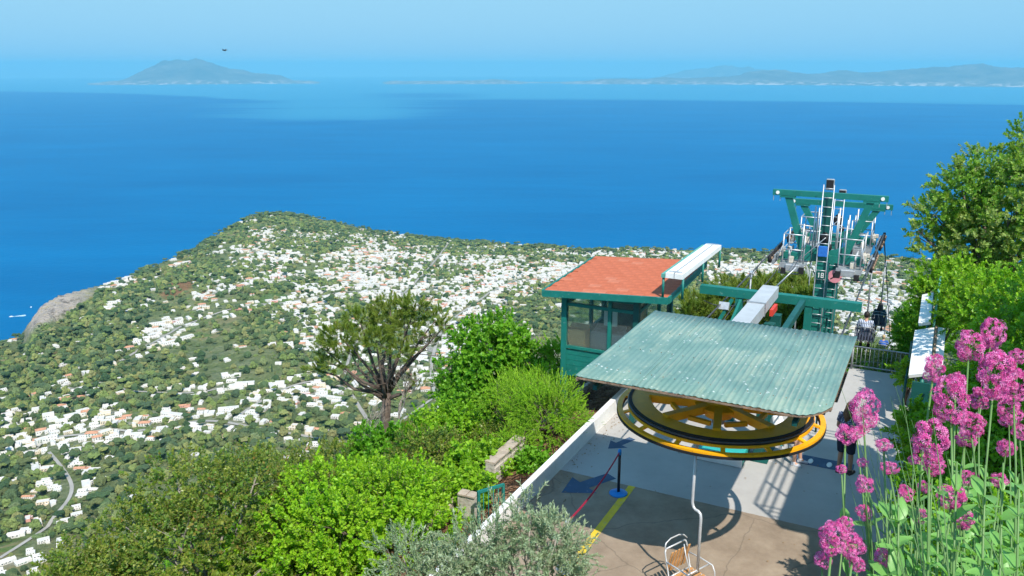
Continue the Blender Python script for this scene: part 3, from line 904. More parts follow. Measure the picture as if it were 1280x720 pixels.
# lanes that the houses line up along
def land_hit(px_, py_):
    d_ = ray(px_, py_); k_ = np.arange(460, 2700, 3.0) / math.hypot(d_.x, d_.y)
    X, Y, Z = d_.x * k_, d_.y * k_, CAM_H + d_.z * k_
    g0 = ter(X, Y); ix = np.argmax(Z < g0)
    return (X[ix], Y[ix]) if Z[ix] < g0[ix] else None
LANES = [[(20, 566), (90, 545), (160, 540), (250, 528), (330, 538), (420, 552), (500, 560)], [(300, 520), (345, 492), (390, 478), (430, 486), (452, 515), (470, 545)], [(150, 452), (185, 432), (235, 405), (300, 385), (360, 378), (430, 366), (520, 352), (640, 352), (720, 344)],
         [(255, 372), (300, 356), (350, 350), (420, 340), (500, 334), (600, 328)], [(545, 500), (540, 450), (560, 405), (600, 375), (640, 352)], [(430, 470), (450, 420), (485, 385), (520, 352), (545, 325), (560, 305)], [(640, 352), (760, 326), (860, 326), (960, 340), (1050, 360), (1130, 372)],
         [(300, 310), (340, 318), (400, 322), (470, 318), (560, 310), (700, 314)], [(960, 420), (1000, 372), (1010, 340), (1000, 322)], [(120, 360), (160, 354), (200, 345), (230, 330)], [(60, 486), (110, 482), (170, 490), (240, 492), (300, 478)], [(0, 700), (60, 660), (90, 610), (60, 566)], [(600, 375), (680, 388), (740, 372)], [(480, 545), (540, 500), (590, 470), (640, 440)]]
m_lane = mat('pale_asphalt', (.33, .31, .275), .9, .15, .05, 0)
lane_pts = []
for k_, ln in enumerate(LANES):
    w_ = [land_hit(*p_) for p_ in ln]; w_ = [p_ for p_ in w_ if p_]
    if len(w_) < 2: continue
    pts = []
    for i in range(len(w_) - 1):
        p0 = np.array(w_[max(i - 1, 0)]); p1 = np.array(w_[i]); p2 = np.array(w_[i + 1]); p3 = np.array(w_[min(i + 2, len(w_) - 1)])
        n_ = max(2, int(np.linalg.norm(p2 - p1) / 9))
        for t_ in np.arange(n_) / n_:
            pts.append(.5 * (2 * p1 + (p2 - p0) * t_ + (2 * p0 - 5 * p1 + 4 * p2 - p3) * t_ ** 2 + (3 * p1 - p0 - 3 * p2 + p3) * t_ ** 3))
    pts = np.array(pts); lane_pts.append(pts)
    tg_ = np.gradient(pts, axis=0); tg_ /= np.linalg.norm(tg_, axis=1, keepdims=True) + 1e-9
    nn_ = np.stack([-tg_[:, 1], tg_[:, 0]], -1); hw = 2.2 if k_ < 7 else 1.6
    A_ = pts + nn_ * hw; B_ = pts - nn_ * hw
    zc_ = np.maximum(np.maximum(ter(A_[:, 0], A_[:, 1]), ter(B_[:, 0], B_[:, 1])), ter(pts[:, 0], pts[:, 1])) + .6
    Vr = np.concatenate([np.column_stack([A_, zc_]), np.column_stack([B_, zc_])]); n_ = len(pts)
    i_ = np.arange(n_ - 1)
    tag(link('road', np_mesh('road', Vr, np.stack([i_, i_ + n_, i_ + 1 + n_, i_ + 1], -1), m_lane)), 'pale lane winding between the houses of the town', 'road', kind='structure')
LP_ = np.concatenate(lane_pts)
def lane_dist(x, y):
    out = np.full(len(x), 1e9)
    for s_ in range(0, len(x), 4000):
        q_ = (x[s_:s_ + 4000, None] - LP_[None, :, 0]) ** 2 + (y[s_:s_ + 4000, None] - LP_[None, :, 1]) ** 2
        out[s_:s_ + 4000] = np.sqrt(q_.min(1))
    return out
x, y = candidates(190000)
z = ter(x, y)
d, px, py = townd(x, y, z)
ld = lane_dist(x, y)
d = np.where(ld < 9.5, 0, d * (.62 + 2.0 * np.exp(-((ld - 14) / 9) ** 2)))
w2_ = np.interp(np.arctan2(x, y), cl_az, cl_w, left=0, right=0) * (np.hypot(x, y) > np.interp(np.arctan2(x, y), c_az, c_r) - 150)
es = np.zeros(len(x))
ok = (g_.random(len(x)) < 2.3 * d * d) & (w2_ < .1) & (px > -250) & (px < 1500)
x, y, z, px, py = x[ok], y[ok], z[ok], px[ok], py[ok]
grid = {}; keep = []
for i in range(len(x)):
    c = (int(x[i] // 15), int(y[i] // 15))
    if any((x[i] - x[j_]) ** 2 + (y[i] - y[j_]) ** 2 < 9.8 ** 2 for dx_ in (-1, 0, 1) for dy_ in (-1, 0, 1) for j_ in grid.get((c[0] + dx_, c[1] + dy_), ())): continue
    grid.setdefault(c, []).append(i); keep.append(i)
keep = np.array(keep)
hx, hy, hz_, hpx, hpy = x[keep], y[keep], z[keep], px[keep], py[keep]
nh = len(hx)
hvar = g_.choice(len(VARIANTS), nh, p=VW)
# most houses stand with their long side along the contour
hrot = -np.arctan2(hx, hy) + (fbm(hx / 160, hy / 160, 2, 4) - .5) * 1.6 + (math.pi / 2) * (g_.random(nh) < .2) + g_.normal(size=nh) * .15
hscl = .48 + .38 * g_.random(nh) ** 1.6
print('houses', nh)

# line under which shrubs, the cabin and the canopy hide the town
fgx = [-400, 0, 50, 90, 140, 200, 260, 300, 360, 420, 470, 530, 560, 590, 640, 700, 703, 870, 880, 1080, 1085, 1128, 1129, 1700]
fgy = [760, 730, 690, 640, 590, 548, 545, 575, 545, 560, 545, 510, 430, 395, 380, 375, 330, 330, 375, 395, 440, 440, 150, 150]
def in_view(px, py):
    return (px > 0) & (px < 1280) & (py < np.minimum(np.interp(px, fgx, fgy), 720)) & (py > 250)

REGIONS = [((0, 640, 140, 720), 'at the foot of the slope'), ((0, 580, 400, 640), 'beside the oak shrub'),
           ((0, 500, 110, 580), 'at the far left edge'), ((110, 500, 210, 580), 'above the oak shrub'),
           ((210, 470, 330, 580), 'between oak shrub and lone pine'), ((330, 520, 560, 620), 'above the bright bush'),
           ((0, 440, 210, 500), 'in the green dip under the grey cliff'), ((110, 390, 290, 440), 'in the hamlet below the brown clearing'),
           ((0, 340, 200, 390), 'near the top of the grey cliff'), ((200, 330, 300, 390), 'beside the brown clearing'),
           ((290, 250, 420, 330), 'high on the wooded headland'), ((290, 330, 420, 375), 'on the hillside under the headland'),
           ((290, 375, 400, 470), 'left of the lone pine crown'), ((330, 440, 460, 520), 'beside the road left of the pine trunk'), ((400, 330, 560, 375), 'in the town just above the lone pine'),
           ((400, 375, 480, 470), 'behind the pine crown'), ((460, 375, 560, 545), 'right of the pine trunk'),
           ((560, 330, 700, 430), 'behind the leafy green tree'), ((420, 250, 700, 330), 'along the far rim of the town'),
           ((700, 250, 1129, 325), 'beyond the orange cabin roof'), ((700, 325, 960, 420), 'between cabin and lift tower'), ((960, 325, 1129, 450), 'behind the lift tower')]
def region_of(px, py):
    for (x0, y0, x1, y1), ph in REGIONS:
        if x0 <= px < x1 and y0 <= py < y1: return ph
    return 'on the far slopes of the plateau'
ORD = ['leftmost', 'second', 'third', 'fourth', 'fifth', 'sixth', 'seventh', 'eighth', 'ninth', 'tenth', 'eleventh', 'twelfth']
def autolabel(items, words_, where_, px):
    """items sharing look and place are told apart by their order from the left"""
    groups = {}
    for i in range(len(items)): groups.setdefault((words_[i], where_[i]), []).append(i)
    for (wd, wh), ix in groups.items():
        ix.sort(key=lambda i_: px[i_])
        if len(ix) == 1: items[ix[0]]['label'] = f'{wd} {wh}'; continue
        for k_, i_ in enumerate(ix):
            if k_ == len(ix) - 1: s = f'rightmost {wd} {wh}'
            elif k_ == 0: s = f'leftmost {wd} {wh}'
            elif k_ < len(ORD): s = f'{wd}, {ORD[k_]} from left, {wh}'
            else: s = f'{wd}, {len(ix) - k_}th from right, {wh}'
            items[i_]['label'] = s

hr = np.hypot(hx, hy)
vis = in_view(hpx, hpy)
order = np.argsort(np.where(vis, hr, 1e9))
chosen = order[:300]
chosen = [int(i_) for i_ in chosen if vis[i_]]
items = []; wds = []; whs = []; pxs = []
for rank, i_ in enumerate(chosen):
    wm, rm, wins, fm_ = HP[hvar[i_]]
    shp, colr = VARIANTS[hvar[i_]]
    loc = (hx[i_], hy[i_], hz_[i_] + .3)
    e = empty('house', loc, hrot[i_], None, 'house', 'houses of the town below the mountain', scale=hscl[i_])
    e.scale = (hscl[i_] * 1.25, hscl[i_], hscl[i_] * .78)
    link('wall', wm, e); link('roof', rm, e)
    for (wx, wy, wz, fc) in (wins if rank < 170 else wins[:3]):
        link('window', win_mesh(fc, m_win if (i_ % 3) else m_shut), e, (wx, wy, wz))
    items.append(e); wds.append(f'{colr} {SHAPE_WORDS[shp]}'); whs.append(region_of(hpx[i_], hpy[i_])); pxs.append(hpx[i_])
autolabel(items, wds, whs, pxs)
rest = np.setdiff1d(np.arange(nh), chosen)
rot = np.zeros((len(rest), 3)); rot[:, 2] = hrot[rest]
tag(points_object('distant_houses', houses_src, np.stack([hx[rest], hy[rest], hz_[rest] + .3], -1), rot, np.stack([hscl[rest] * 1.25, hscl[rest], hscl[rest] * .78], -1), hvar[rest]),
    'white houses of the town crowding the plateau', 'houses', kind='stuff')

# ------------------------------------------------------------------ trees of the plateau
def far_crown_mesh(name, kind, mt, seed):
    g2_ = np.random.default_rng(seed)
    bm = bmesh.new()
    lumps = {'round': [(0, 0, 3.2, 2.8, 2.8, 2.6), (1.7, .6, 2.6, 1.9, 1.9, 1.7), (-1.5, 1.2, 3, 2, 1.8, 1.9), (-.4, -1.8, 2.6, 1.9, 1.9, 1.8), (.5, .3, 4.9, 1.6, 1.6, 1.4)],
             'umbrella': [(0, 0, 6.0, 3.6, 3.6, 1.2), (1.8, .5, 6.2, 2.2, 2.2, 1.1), (-1.6, 1.2, 6.3, 2.3, 2.1, 1.2), (-.2, -1.8, 6.1, 2.3, 2.0, 1.1)],
             'cypress': [(0, 0, 3.0, .95, .95, 3.2), (.1, .1, 5.6, .6, .6, 2.2)],
             'scrub': [(0, 0, 1.0, 2.6, 2.4, 1.5), (2.0, 1.0, .8, 1.8, 1.7, 1.3), (-1.9, .8, .9, 1.9, 1.7, 1.3), (.3, -1.9, .7, 1.7, 1.8, 1.2)]}[kind]
    for L_ in lumps:
        r = bmesh.ops.create_icosphere(bm, subdivisions=2, radius=1.0)
        for v in r['verts']:
            q_ = v.co
            s = 1 + .6 * (float(vnoise(np.array(q_.x * 2.3 + 7 + L_[0]), np.array(q_.y * 2.3 + q_.z * 1.7 + L_[1] + 9), seed)) - .5) * 2 + g2_.normal() * .13
            v.co = Vector((q_.x * L_[3] * s + L_[0], q_.y * L_[4] * s + L_[1], q_.z * L_[5] * s + L_[2]))
    me = bpy.data.meshes.new(name); bm.to_mesh(me); bm.free()
    me.materials.append(mt)
    return me
def crown_far_mat(name, cols_, bs=3.0):
    m, n_, l_, p_ = new_mat(name)
    oi = n_.new('ShaderNodeObjectInfo'); tcn = n_.new('ShaderNodeTexCoord')
    r_ = ramp(n_, [(i / (len(cols_) - 1), c) for i, c in enumerate(cols_)]); l_.new(oi.outputs['Random'], r_.inputs['Fac'])
    nz_ = n_.new('ShaderNodeTexNoise'); nz_.inputs['Scale'].default_value = bs; nz_.inputs['Detail'].default_value = 5
    l_.new(tcn.outputs['Object'], nz_.inputs['Vector'])
    r2_ = ramp(n_, [(.35, (.55, .55, .55)), (.65, (1.5, 1.5, 1.4))]); l_.new(nz_.outputs['Fac'], r2_.inputs['Fac'])
    mx_ = n_.new('ShaderNodeMix'); mx_.data_type = 'RGBA'; mx_.blend_type = 'MULTIPLY'; mx_.inputs['Factor'].default_value = 1
    l_.new(r_.outputs[0], mx_.inputs['A']); l_.new(r2_.outputs[0], mx_.inputs['B']); l_.new(mx_.outputs['Result'], p_.inputs['Base Color'])
    p_.inputs['Roughness'].default_value = .9; p_.inputs['Specular IOR Level'].default_value = .15
    b_ = n_.new('ShaderNodeBump'); b_.inputs['Strength'].default_value = 1; b_.inputs['Distance'].default_value = 1.0
    l_.new(nz_.outputs['Fac'], b_.inputs['Height']); l_.new(b_.outputs[0], p_.inputs['Normal'])
    return m
mf_dark = crown_far_mat('far_foliage_dark', [(.04, .08, .035), (.07, .12, .05), (.11, .155, .065), (.06, .10, .055), (.14, .16, .06)])
mf_mid = crown_far_mat('far_foliage_mid', [(.13, .19, .055), (.20, .26, .08), (.16, .22, .07), (.26, .29, .10), (.23, .22, .10)])
mf_olive = crown_far_mat('far_foliage_grey', [(.15, .20, .10), (.20, .24, .10), (.13, .19, .08), (.24, .24, .09)])
FT = [('round', mf_dark, 'dark round-crowned tree'), ('round', mf_mid, 'leafy green round tree'), ('umbrella', mf_dark, 'dark umbrella pine'), ('cypress', mf_dark, 'slim dark cypress'),
      ('scrub', mf_mid, 'low green scrub bush'), ('scrub', mf_olive, 'grey-green olive bush'), ('round', mf_olive, 'grey-green olive tree'), ('umbrella', mf_mid, 'green umbrella pine')]
FTW = np.array([.26, .2, .1, .03, .14, .1, .12, .05])
FM = [far_crown_mesh('crown', k_, m_, 40 + i_) for i_, (k_, m_, _) in enumerate(FT)]
tb_ = MB(); tb_.tube([(0, 0, -1.5), (.1, 0, 2), (0, .1, 5.4)], [.35, .28, .15], n=6); m_trunk_far = tb_.mesh('trunk', m_bark)
trees_src = src_collection('plateau_trees_src', [bpy.data.objects.new('tsrc_%02d' % i_, m_) for i_, m_ in enumerate(FM)])
x, y = candidates(170000, 460, 2560)
z = ter(x, y)
d, px, py = townd(x, y, z)
wood = fbm(x / 110, y / 110, 4, 61)
w2_ = np.interp(np.arctan2(x, y), cl_az, cl_w, left=0, right=0) * (np.hypot(x, y) > np.interp(np.arctan2(x, y), c_az, c_r) - 125)
pr = (.12 + .95 * smooth(.43, .54, wood)) * (1 - .85 * smooth(.25, .95, d)) * (w2_ < .3)
eax = np.exp(-(((px - 232) / 26) ** 2 + ((py - 359) / 11) ** 2) * 1.5)
pr = pr * (1 - eax) * (lane_dist(x, y) > 6)
HG = {}
for a0, b0 in zip(hx, hy): HG.setdefault((int(a0 // 15), int(b0 // 15)), []).append((a0, b0))
near_h = np.zeros(len(x), bool)
for i_ in range(len(x)):
    c0, c1 = int(x[i_] // 15), int(y[i_] // 15)
    for dx_ in (-1, 0, 1):
        for dy_ in (-1, 0, 1):
            for a0, b0 in HG.get((c0 + dx_, c1 + dy_), ()):
                if (x[i_] - a0) ** 2 + (y[i_] - b0) ** 2 < 45.0: near_h[i_] = True
ok = (g_.random(len(x)) < pr) & ~near_h & (px > -300) & (px < 1550)
tx, ty, tz, tpx, tpy, twood = x[ok], y[ok], z[ok], px[ok], py[ok], wood[ok]
nt_ = len(tx)
rim = (np.interp(np.arctan2(tx, ty), c_az, c_r) - np.hypot(tx, ty)) < 90
tvar = g_.choice(len(FT), nt_, p=FTW / FTW.sum())
tvar = np.where(rim & (g_.random(nt_) < .6), 2, tvar)
tscl = (.45 + 1.05 * g_.random(nt_) ** 2)
print('far trees', nt_)
# a crown of each kind is told apart only where it stands large in view
tr2 = np.hypot(tx, ty)
tv = in_view(tpx, tpy) & (tvar != 4) & (tvar != 5)
to = np.argsort(np.where(tv, tr2, 1e9))[:290]
to = [int(i_) for i_ in to if tv[i_]]
items = []; wds = []; whs = []; pxs = []
for i_ in to:
    e = empty('tree', (tx[i_], ty[i_], tz[i_]), g_.uniform(0, 6.28), None, 'tree', 'trees of the plateau below the mountain', scale=tscl[i_])
    link('crown', FM[tvar[i_]], e); link('trunk', m_trunk_far, e)
    items.append(e); wds.append(FT[tvar[i_]][2]); whs.append(region_of(tpx[i_], tpy[i_])); pxs.append(tpx[i_])
autolabel(items, wds, whs, pxs)
rest = np.setdiff1d(np.arange(nt_), to)
rot = np.zeros((len(rest), 3)); rot[:, 2] = g_.uniform(0, 6.28, len(rest))
tag(points_object('woodland', trees_src, np.stack([tx[rest], ty[rest], tz[rest] - .2], -1), rot, tscl[rest], tvar[rest]), 'woods, orchards and scrub covering the plateau', 'woodland', kind='stuff')
# ------------------------------------------------------------------ materials of the station
m_green = mat('green_paint', (.010, .165, .135), .5, .12, 4, .08, 30, dirt=(.16, .30, .26), dirt_amt=.12)
m_green_dk = mat('dark_green_paint', (.008, .085, .075), .5, .15, 4, .08, 30)
m_green_faded = mat('faded_green_paint', (.10, .33, .27), .6, .12, 3, .1, 30)
m_yel = mat('yellow_paint', (.95, .415, .01), .45, .12, 5, .1, 20, dirt=(.40, .20, .02), dirt_amt=.2)
m_black = mat('black_rubber', (.015, .015, .017), .7, .2, 5, .1, 30)
m_galv = mat('galvanised_steel', (.52, .54, .56), .45, .12, 12, .08, 40, metal=.55)
m_steel = mat('dull_steel', (.33, .35, .37), .5, .2, 12, .1, 40, metal=.4)
m_grey_paint = mat('grey_paint', (.42, .45, .47), .55, .08, 4, .05, 20)
m_whitep = mat('white_paint', (.80, .80, .78), .5, .06, 4, .05, 20, dirt=(.55, .52, .45), dirt_amt=.12)
m_red = mat('red_paint', (.62, .05, .03), .5, .1, 5, 0)
m_wood = mat('varnished_slats', (.52, .27, .10), .5, .3, 9, .2, 40, dirt=(.62, .44, .26), dirt_amt=.4)
m_sheet = None
def sheet_mat():
    m, n_, l_, p_ = new_mat('weathered_green_sheet')
    t_ = n_.new('ShaderNodeTexCoord')
    def nz_(s, d=6, rgh=.6, mp_=None):
        q_ = n_.new('ShaderNodeTexNoise'); q_.inputs['Scale'].default_value = s; q_.inputs['Detail'].default_value = d; q_.inputs['Roughness'].default_value = rgh
        src = t_.outputs['Object']
        if mp_:
            k_ = n_.new('ShaderNodeMapping'); k_.inputs['Scale'].default_value = mp_; l_.new(src, k_.inputs['Vector']); src = k_.outputs[0]
        l_.new(src, q_.inputs['Vector']); return q_.outputs['Fac']
    def mx_(f, a, b):
        q_ = n_.new('ShaderNodeMix'); q_.data_type = 'RGBA'
        for s, v in (('Factor', f), ('A', a), ('B', b)):
            if isinstance(v, tuple): q_.inputs[s].default_value = (*v, 1)
            elif isinstance(v, float): q_.inputs[s].default_value = v
            else: l_.new(v, q_.inputs[s])
        return q_.outputs['Result']
    r1 = ramp(n_, [(.30, (.11, .215, .19)), (.5, (.15, .262, .228)), (.7, (.205, .315, .27))]); l_.new(nz_(1.1, 6, .65), r1.inputs['Fac'])
    # chalky, worn paint in streaks along the sheets
    r2 = ramp(n_, [(.50, (0, 0, 0)), (.72, (1, 1, 1))]); l_.new(nz_(1.0, 8, .7, (2.2, .9, 1)), r2.inputs['Fac'])
    c_ = mx_(r2.outputs[0], r1.outputs[0], (.29, .37, .285))
    # flakes where primer shows
    vo_ = n_.new('ShaderNodeTexVoronoi'); vo_.inputs['Scale'].default_value = 13; vo_.inputs['Randomness'].default_value = 1; l_.new(t_.outputs['Object'], vo_.inputs['Vector'])
    r3 = ramp(n_, [(.0, (1, 1, 1)), (.17, (.8, .8, .8)), (.30, (0, 0, 0))]); l_.new(vo_.outputs['Distance'], r3.inputs['Fac'])
    r4 = ramp(n_, [(.54, (0, 0, 0)), (.60, (1, 1, 1))]); l_.new(nz_(3.4, 6, .65), r4.inputs['Fac'])
    mu = n_.new('ShaderNodeMath'); mu.operation = 'MULTIPLY'; l_.new(r3.outputs[0], mu.inputs[0]); l_.new(r4.outputs[0], mu.inputs[1])
    c_ = mx_(mu.outputs[0], c_, (.62, .68, .66))
    r5 = ramp(n_, [(.68, (0, 0, 0)), (.74, (1, 1, 1))]); l_.new(nz_(5, 8, .7), r5.inputs['Fac'])
    # rust creeps in from the near edge
    s_ = n_.new('ShaderNodeSeparateXYZ'); l_.new(t_.outputs['Object'], s_.inputs[0])
    mr = n_.new('ShaderNodeMapRange'); mr.inputs['From Min'].default_value = -1.45; mr.inputs['From Max'].default_value = -2.5; mr.inputs['To Min'].default_value = .12; mr.inputs['To Max'].default_value = 1
    l_.new(s_.outputs['Y'], mr.inputs['Value'])
    m2 = n_.new('ShaderNodeMath'); m2.operation = 'MULTIPLY'; l_.new(r5.outputs[0], m2.inputs[0]); l_.new(mr.outputs[0], m2.inputs[1])
    c_ = mx_(m2.outputs[0], c_, (.40, .26, .16))
    # the crests have lost their paint in patches
    cx_ = n_.new('ShaderNodeMath'); cx_.operation = 'MULTIPLY'; l_.new(s_.outputs['X'], cx_.inputs[0]); cx_.inputs[1].default_value = 2 * math.pi / .088
    sn_ = n_.new('ShaderNodeMath'); sn_.operation = 'SINE'; l_.new(cx_.outputs[0], sn_.inputs[0])
    r6 = ramp(n_, [(.45, (0, 0, 0)), (.85, (1, 1, 1))]); l_.new(sn_.outputs[0], r6.inputs['Fac'])
    r7 = ramp(n_, [(.46, (0, 0, 0)), (.60, (1, 1, 1))]); l_.new(nz_(.8, 4, .55, (1.3, .8, 1)), r7.inputs['Fac'])
    m3 = n_.new('ShaderNodeMath'); m3.operation = 'MULTIPLY'; l_.new(r6.outputs[0], m3.inputs[0]); l_.new(r7.outputs[0], m3.inputs[1])
    m4 = n_.new('ShaderNodeMath'); m4.operation = 'MULTIPLY'; l_.new(m3.outputs[0], m4.inputs[0]); m4.inputs[1].default_value = .38
    c_ = mx_(m4.outputs[0], c_, (.40, .42, .33))
    l_.new(c_, p_.inputs['Base Color']); p_.inputs['Roughness'].default_value = .55; p_.inputs['Specular IOR Level'].default_value = .35
    return m
m_sheet = sheet_mat()
m_rust = mat('rusty_edge', (.24, .16, .11), .85, .4, 12, .4, 40, dirt=(.45, .33, .22), dirt_amt=.5)

# ------------------------------------------------------------------ platform floor
m_floor, n, l, p = new_mat('platform_concrete')
tc = n.new('ShaderNodeTexCoord')
sx = n.new('ShaderNodeSeparateXYZ'); l.new(tc.outputs['Object'], sx.inputs[0])
f1 = ramp(n, [(.3, (.37, .355, .335)), (.7, (.45, .435, .41))]); l.new(noise(.9, 8, .65), f1.inputs['Fac'])
f2 = ramp(n, [(.3, (.21, .16, .115)), (.5, (.285, .222, .162)), (.7, (.36, .29, .215))]); l.new(noise(1.3, 9, .7), f2.inputs['Fac'])
e1 = mnode('ADD', sx.outputs['Y'], mnode('MULTIPLY', mnode('SUBTRACT', noise(14, 3), .5), .03))
st = mnode('LESS_THAN', e1, 1.6)
c = mixc(st, f1.outputs[0], f2.outputs[0])
# hairline cracks, damp stains
vo = n.new('ShaderNodeTexVoronoi'); vo.feature = 'DISTANCE_TO_EDGE'; vo.inputs['Scale'].default_value = .55
vm = n.new('ShaderNodeMapping'); l.new(tc.outputs['Object'], vm.inputs['Vector'])
nzv = n.new('ShaderNodeTexNoise'); nzv.inputs['Scale'].default_value = 1.5; nzv.inputs['Detail'].default_value = 6; l.new(tc.outputs['Object'], nzv.inputs['Vector'])
mxv = n.new('ShaderNodeMix'); mxv.data_type = 'RGBA'; mxv.inputs['Factor'].default_value = .25
l.new(tc.outputs['Object'], mxv.inputs['A']); l.new(nzv.outputs['Color'], mxv.inputs['B']); l.new(mxv.outputs['Result'], vo.inputs['Vector'])
cr = ramp(n, [(0, (1, 1, 1)), (.006, (0, 0, 0))]); l.new(vo.outputs['Distance'], cr.inputs['Fac'])
c = mixc(mnode('MULTIPLY', mnode('MULTIPLY', cr.outputs[0], st), .55), c, (.12, .10, .08))
ds = ramp(n, [(.60, (0, 0, 0)), (.68, (1, 1, 1))]); l.new(noise(4.0, 9, .75), ds.inputs['Fac'])
c = mixc(mnode('MULTIPLY', ds.outputs[0], .3), c, (.22, .19, .15))
l.new(c, p.inputs['Base Color']); p.inputs['Roughness'].default_value = .85; p.inputs['Specular IOR Level'].default_value = .2
bp = n.new('ShaderNodeBump'); bp.inputs['Strength'].default_value = .35; bp.inputs['Distance'].default_value = .01
l.new(noise(30, 6, .7), bp.inputs['Height']); l.new(bp.outputs[0], p.inputs['Normal'])
fl = MB()
F_ = [(-4.15, -9), (4.7, -9), (4.7, 11.4), (1.2, 11.4), (1.2, 8.4), (-1.0, 8.4), (-1.0, 9.6), (-4.15, 9.6)]
fl.add([(x, y, 0) for x, y in F_] + [(x, y, -.6) for x, y in F_], [tuple(range(8))] + [(i, i + 8, (i + 1) % 8 + 8, (i + 1) % 8) for i in range(8)])
o = fl.build('platform', m_floor, None, WC, (0, 0, LROT)); tag(o, 'concrete landing platform of the chairlift', 'platform', kind='structure')

def lemp(name, a, b, z, label, cat, group=None, rz=0.0):
    return empty(name, W(a, b, z), LROT + rz, label, cat, group)

m_lineY = mat('yellow_line_paint', (.72, .50, .03), .7, .15, 3, .1, 30, dirt=(.40, .34, .22), dirt_amt=.45)
m_blueM = mat('blue_floor_paint', (.05, .095, .17), .7, .15, 3, .1, 30, dirt=(.3, .3, .3), dirt_amt=.12)
y_ = MB(); y_.add([(-.075, -4.6, .004), (.075, -4.6, .004), (.075, 1.6, .004), (-.075, 1.6, .004)], [(0, 1, 2, 3)])
tag(y_.build('floor_line', m_lineY, None, W(0, -2.12), (0, 0, LROT)), 'yellow stripe painted on the platform floor', 'floor line', kind='structure')
def arrow(a, b, s, rz, label):
    q_ = MB(); P_ = [(-.10, -.45), (.10, -.45), (.10, .05), (.28, .05), (0, .45), (-.28, .05), (-.10, .05)]
    q_.add([(x * s, y * s, .0045) for x, y in P_], [(0, 1, 2, 6), (3, 4, 5), (2, 3, 5, 6)])
    tag(q_.build('painted_arrow', m_blueM, None, W(a, b), (0, 0, LROT + rz)), label, 'floor marking', kind='structure')
arrow(3.45, -3.05, .95, R(158), 'small blue arrow painted on the pale concrete')
arrow(1.25, -3.0, 1.5, R(150), 'big blue arrow painted on the brown concrete')
mt_ = MB(); mt_.add([(-.62, -.24, .006), (.62, -.24, .006), (.62, .24, .006), (-.62, .24, .006)], [(0, 1, 2, 3)])
tag(mt_.build('painted_waiting_mark', m_blueM, None, W(4.55, 1.35), (0, 0, LROT)), 'blue waiting mark on the floor at the standing woman’s feet', 'floor marking', kind='structure')
for dx_ in (-.28, .12):
    fp = MB(); fp.blob((dx_, 0, .0075), (.06, .14, .002), 12, 4); fp.build('footprint', m_whitep, None, W(4.52, 1.35), (0, 0, LROT)); 
    tag(COL.objects[-1], ('left' if dx_ < 0 else 'right') + ' painted footprint on the blue waiting mark', 'floor marking', kind='structure')

# low white wall on the left
kb = MB(); kb.box((0, 0, .04), (.14, 17.4, .70), bev=.015)
o = kb.build('low_wall', m_whitep, None, W(.3, -3.84, 0) + Vector((0, 0, .0)), (0, 0, LROT)); tag(o, 'low white wall along the planted bank', 'low wall')

# ------------------------------------------------------------------ bullwheel
wh = lemp('bullwheel', -.22, -.02, 2.9, 'big yellow return wheel under the green canopy', 'cable wheel')
r_in, r_out = 1.16, 1.53
w_ = MB()
w_.lathe([(r_in, .07), (r_out, .07), (r_out, .02), (r_in, .02)], 72, closed=True)
w_.build('rim_plate', m_yel, wh)
w_ = MB(); w_.lathe([(r_out - .03, .085), (r_out + .02, .085), (r_out + .02, .06), (r_out - .01, .04), (r_out + .02, .02), (r_out + .02, .0), (r_out - .03, .0)], 72, closed=True)
w_.build('rubber_groove', m_black, wh)
w_ = MB(); w_.lathe([(r_out - .16, -.005), (r_out + .035, -.005), (r_out + .035, -.05), (r_out - .16, -.03)], 72, closed=True); w_.build('lower_flange', m_yel, wh)
w_ = MB(); w_.lathe([(0, .18), (.24, .18), (.24, -.16), (0, -.16)], 32); w_.lathe([(.24, .10), (.42, .06), (.42, .02), (.24, -.02)], 32, closed=True)
w_.build('hub', m_yel, wh)
for k_ in range(8):
    t_ = 2 * math.pi * k_ / 8 + .2
    c_, s_ = math.cos(t_), math.sin(t_)
    w_ = MB(); w_.beam((c_ * .2, s_ * .2, .03), (c_ * 1.20, s_ * 1.20, .04), .13, .14)
    w_.build('spoke', m_yel, wh)
for k_ in range(8):
    t_ = 2 * math.pi * (k_ + .5) / 8 + .2; dt = .25
    w_ = MB(); w_.beam((math.cos(t_ - dt) * .80, math.sin(t_ - dt) * .78, .0), (math.cos(t_ + dt) * .78, math.sin(t_ + dt) * .78, .0), .07, .07)
    w_.build('cross_brace', m_yel, wh)
gd = lemp('guide_ring', -.22, -.02, 2.78, 'yellow guide ring around the rim of the big wheel', 'guide ring')
w_ = MB(); w_.lathe([(1.66, .05), (1.745, .05), (1.745, .012), (1.66, .012)], 72, closed=True); w_.build('ring', m_yel, gd)
w_ = MB(); w_.lathe([(1.65, .008), (1.755, .008), (1.755, -.035), (1.65, -.035)], 72, closed=True); w_.build('wear_strip', m_black, gd)
for k_ in range(14):
    t_ = 2 * math.pi * k_ / 14 + .05
    w_ = MB(); w_.beam((math.cos(t_) * 1.52, math.sin(t_) * 1.52, .07), (math.cos(t_) * 1.67, math.sin(t_) * 1.67, .03), .07, .035); w_.build('arm', m_yel, gd)
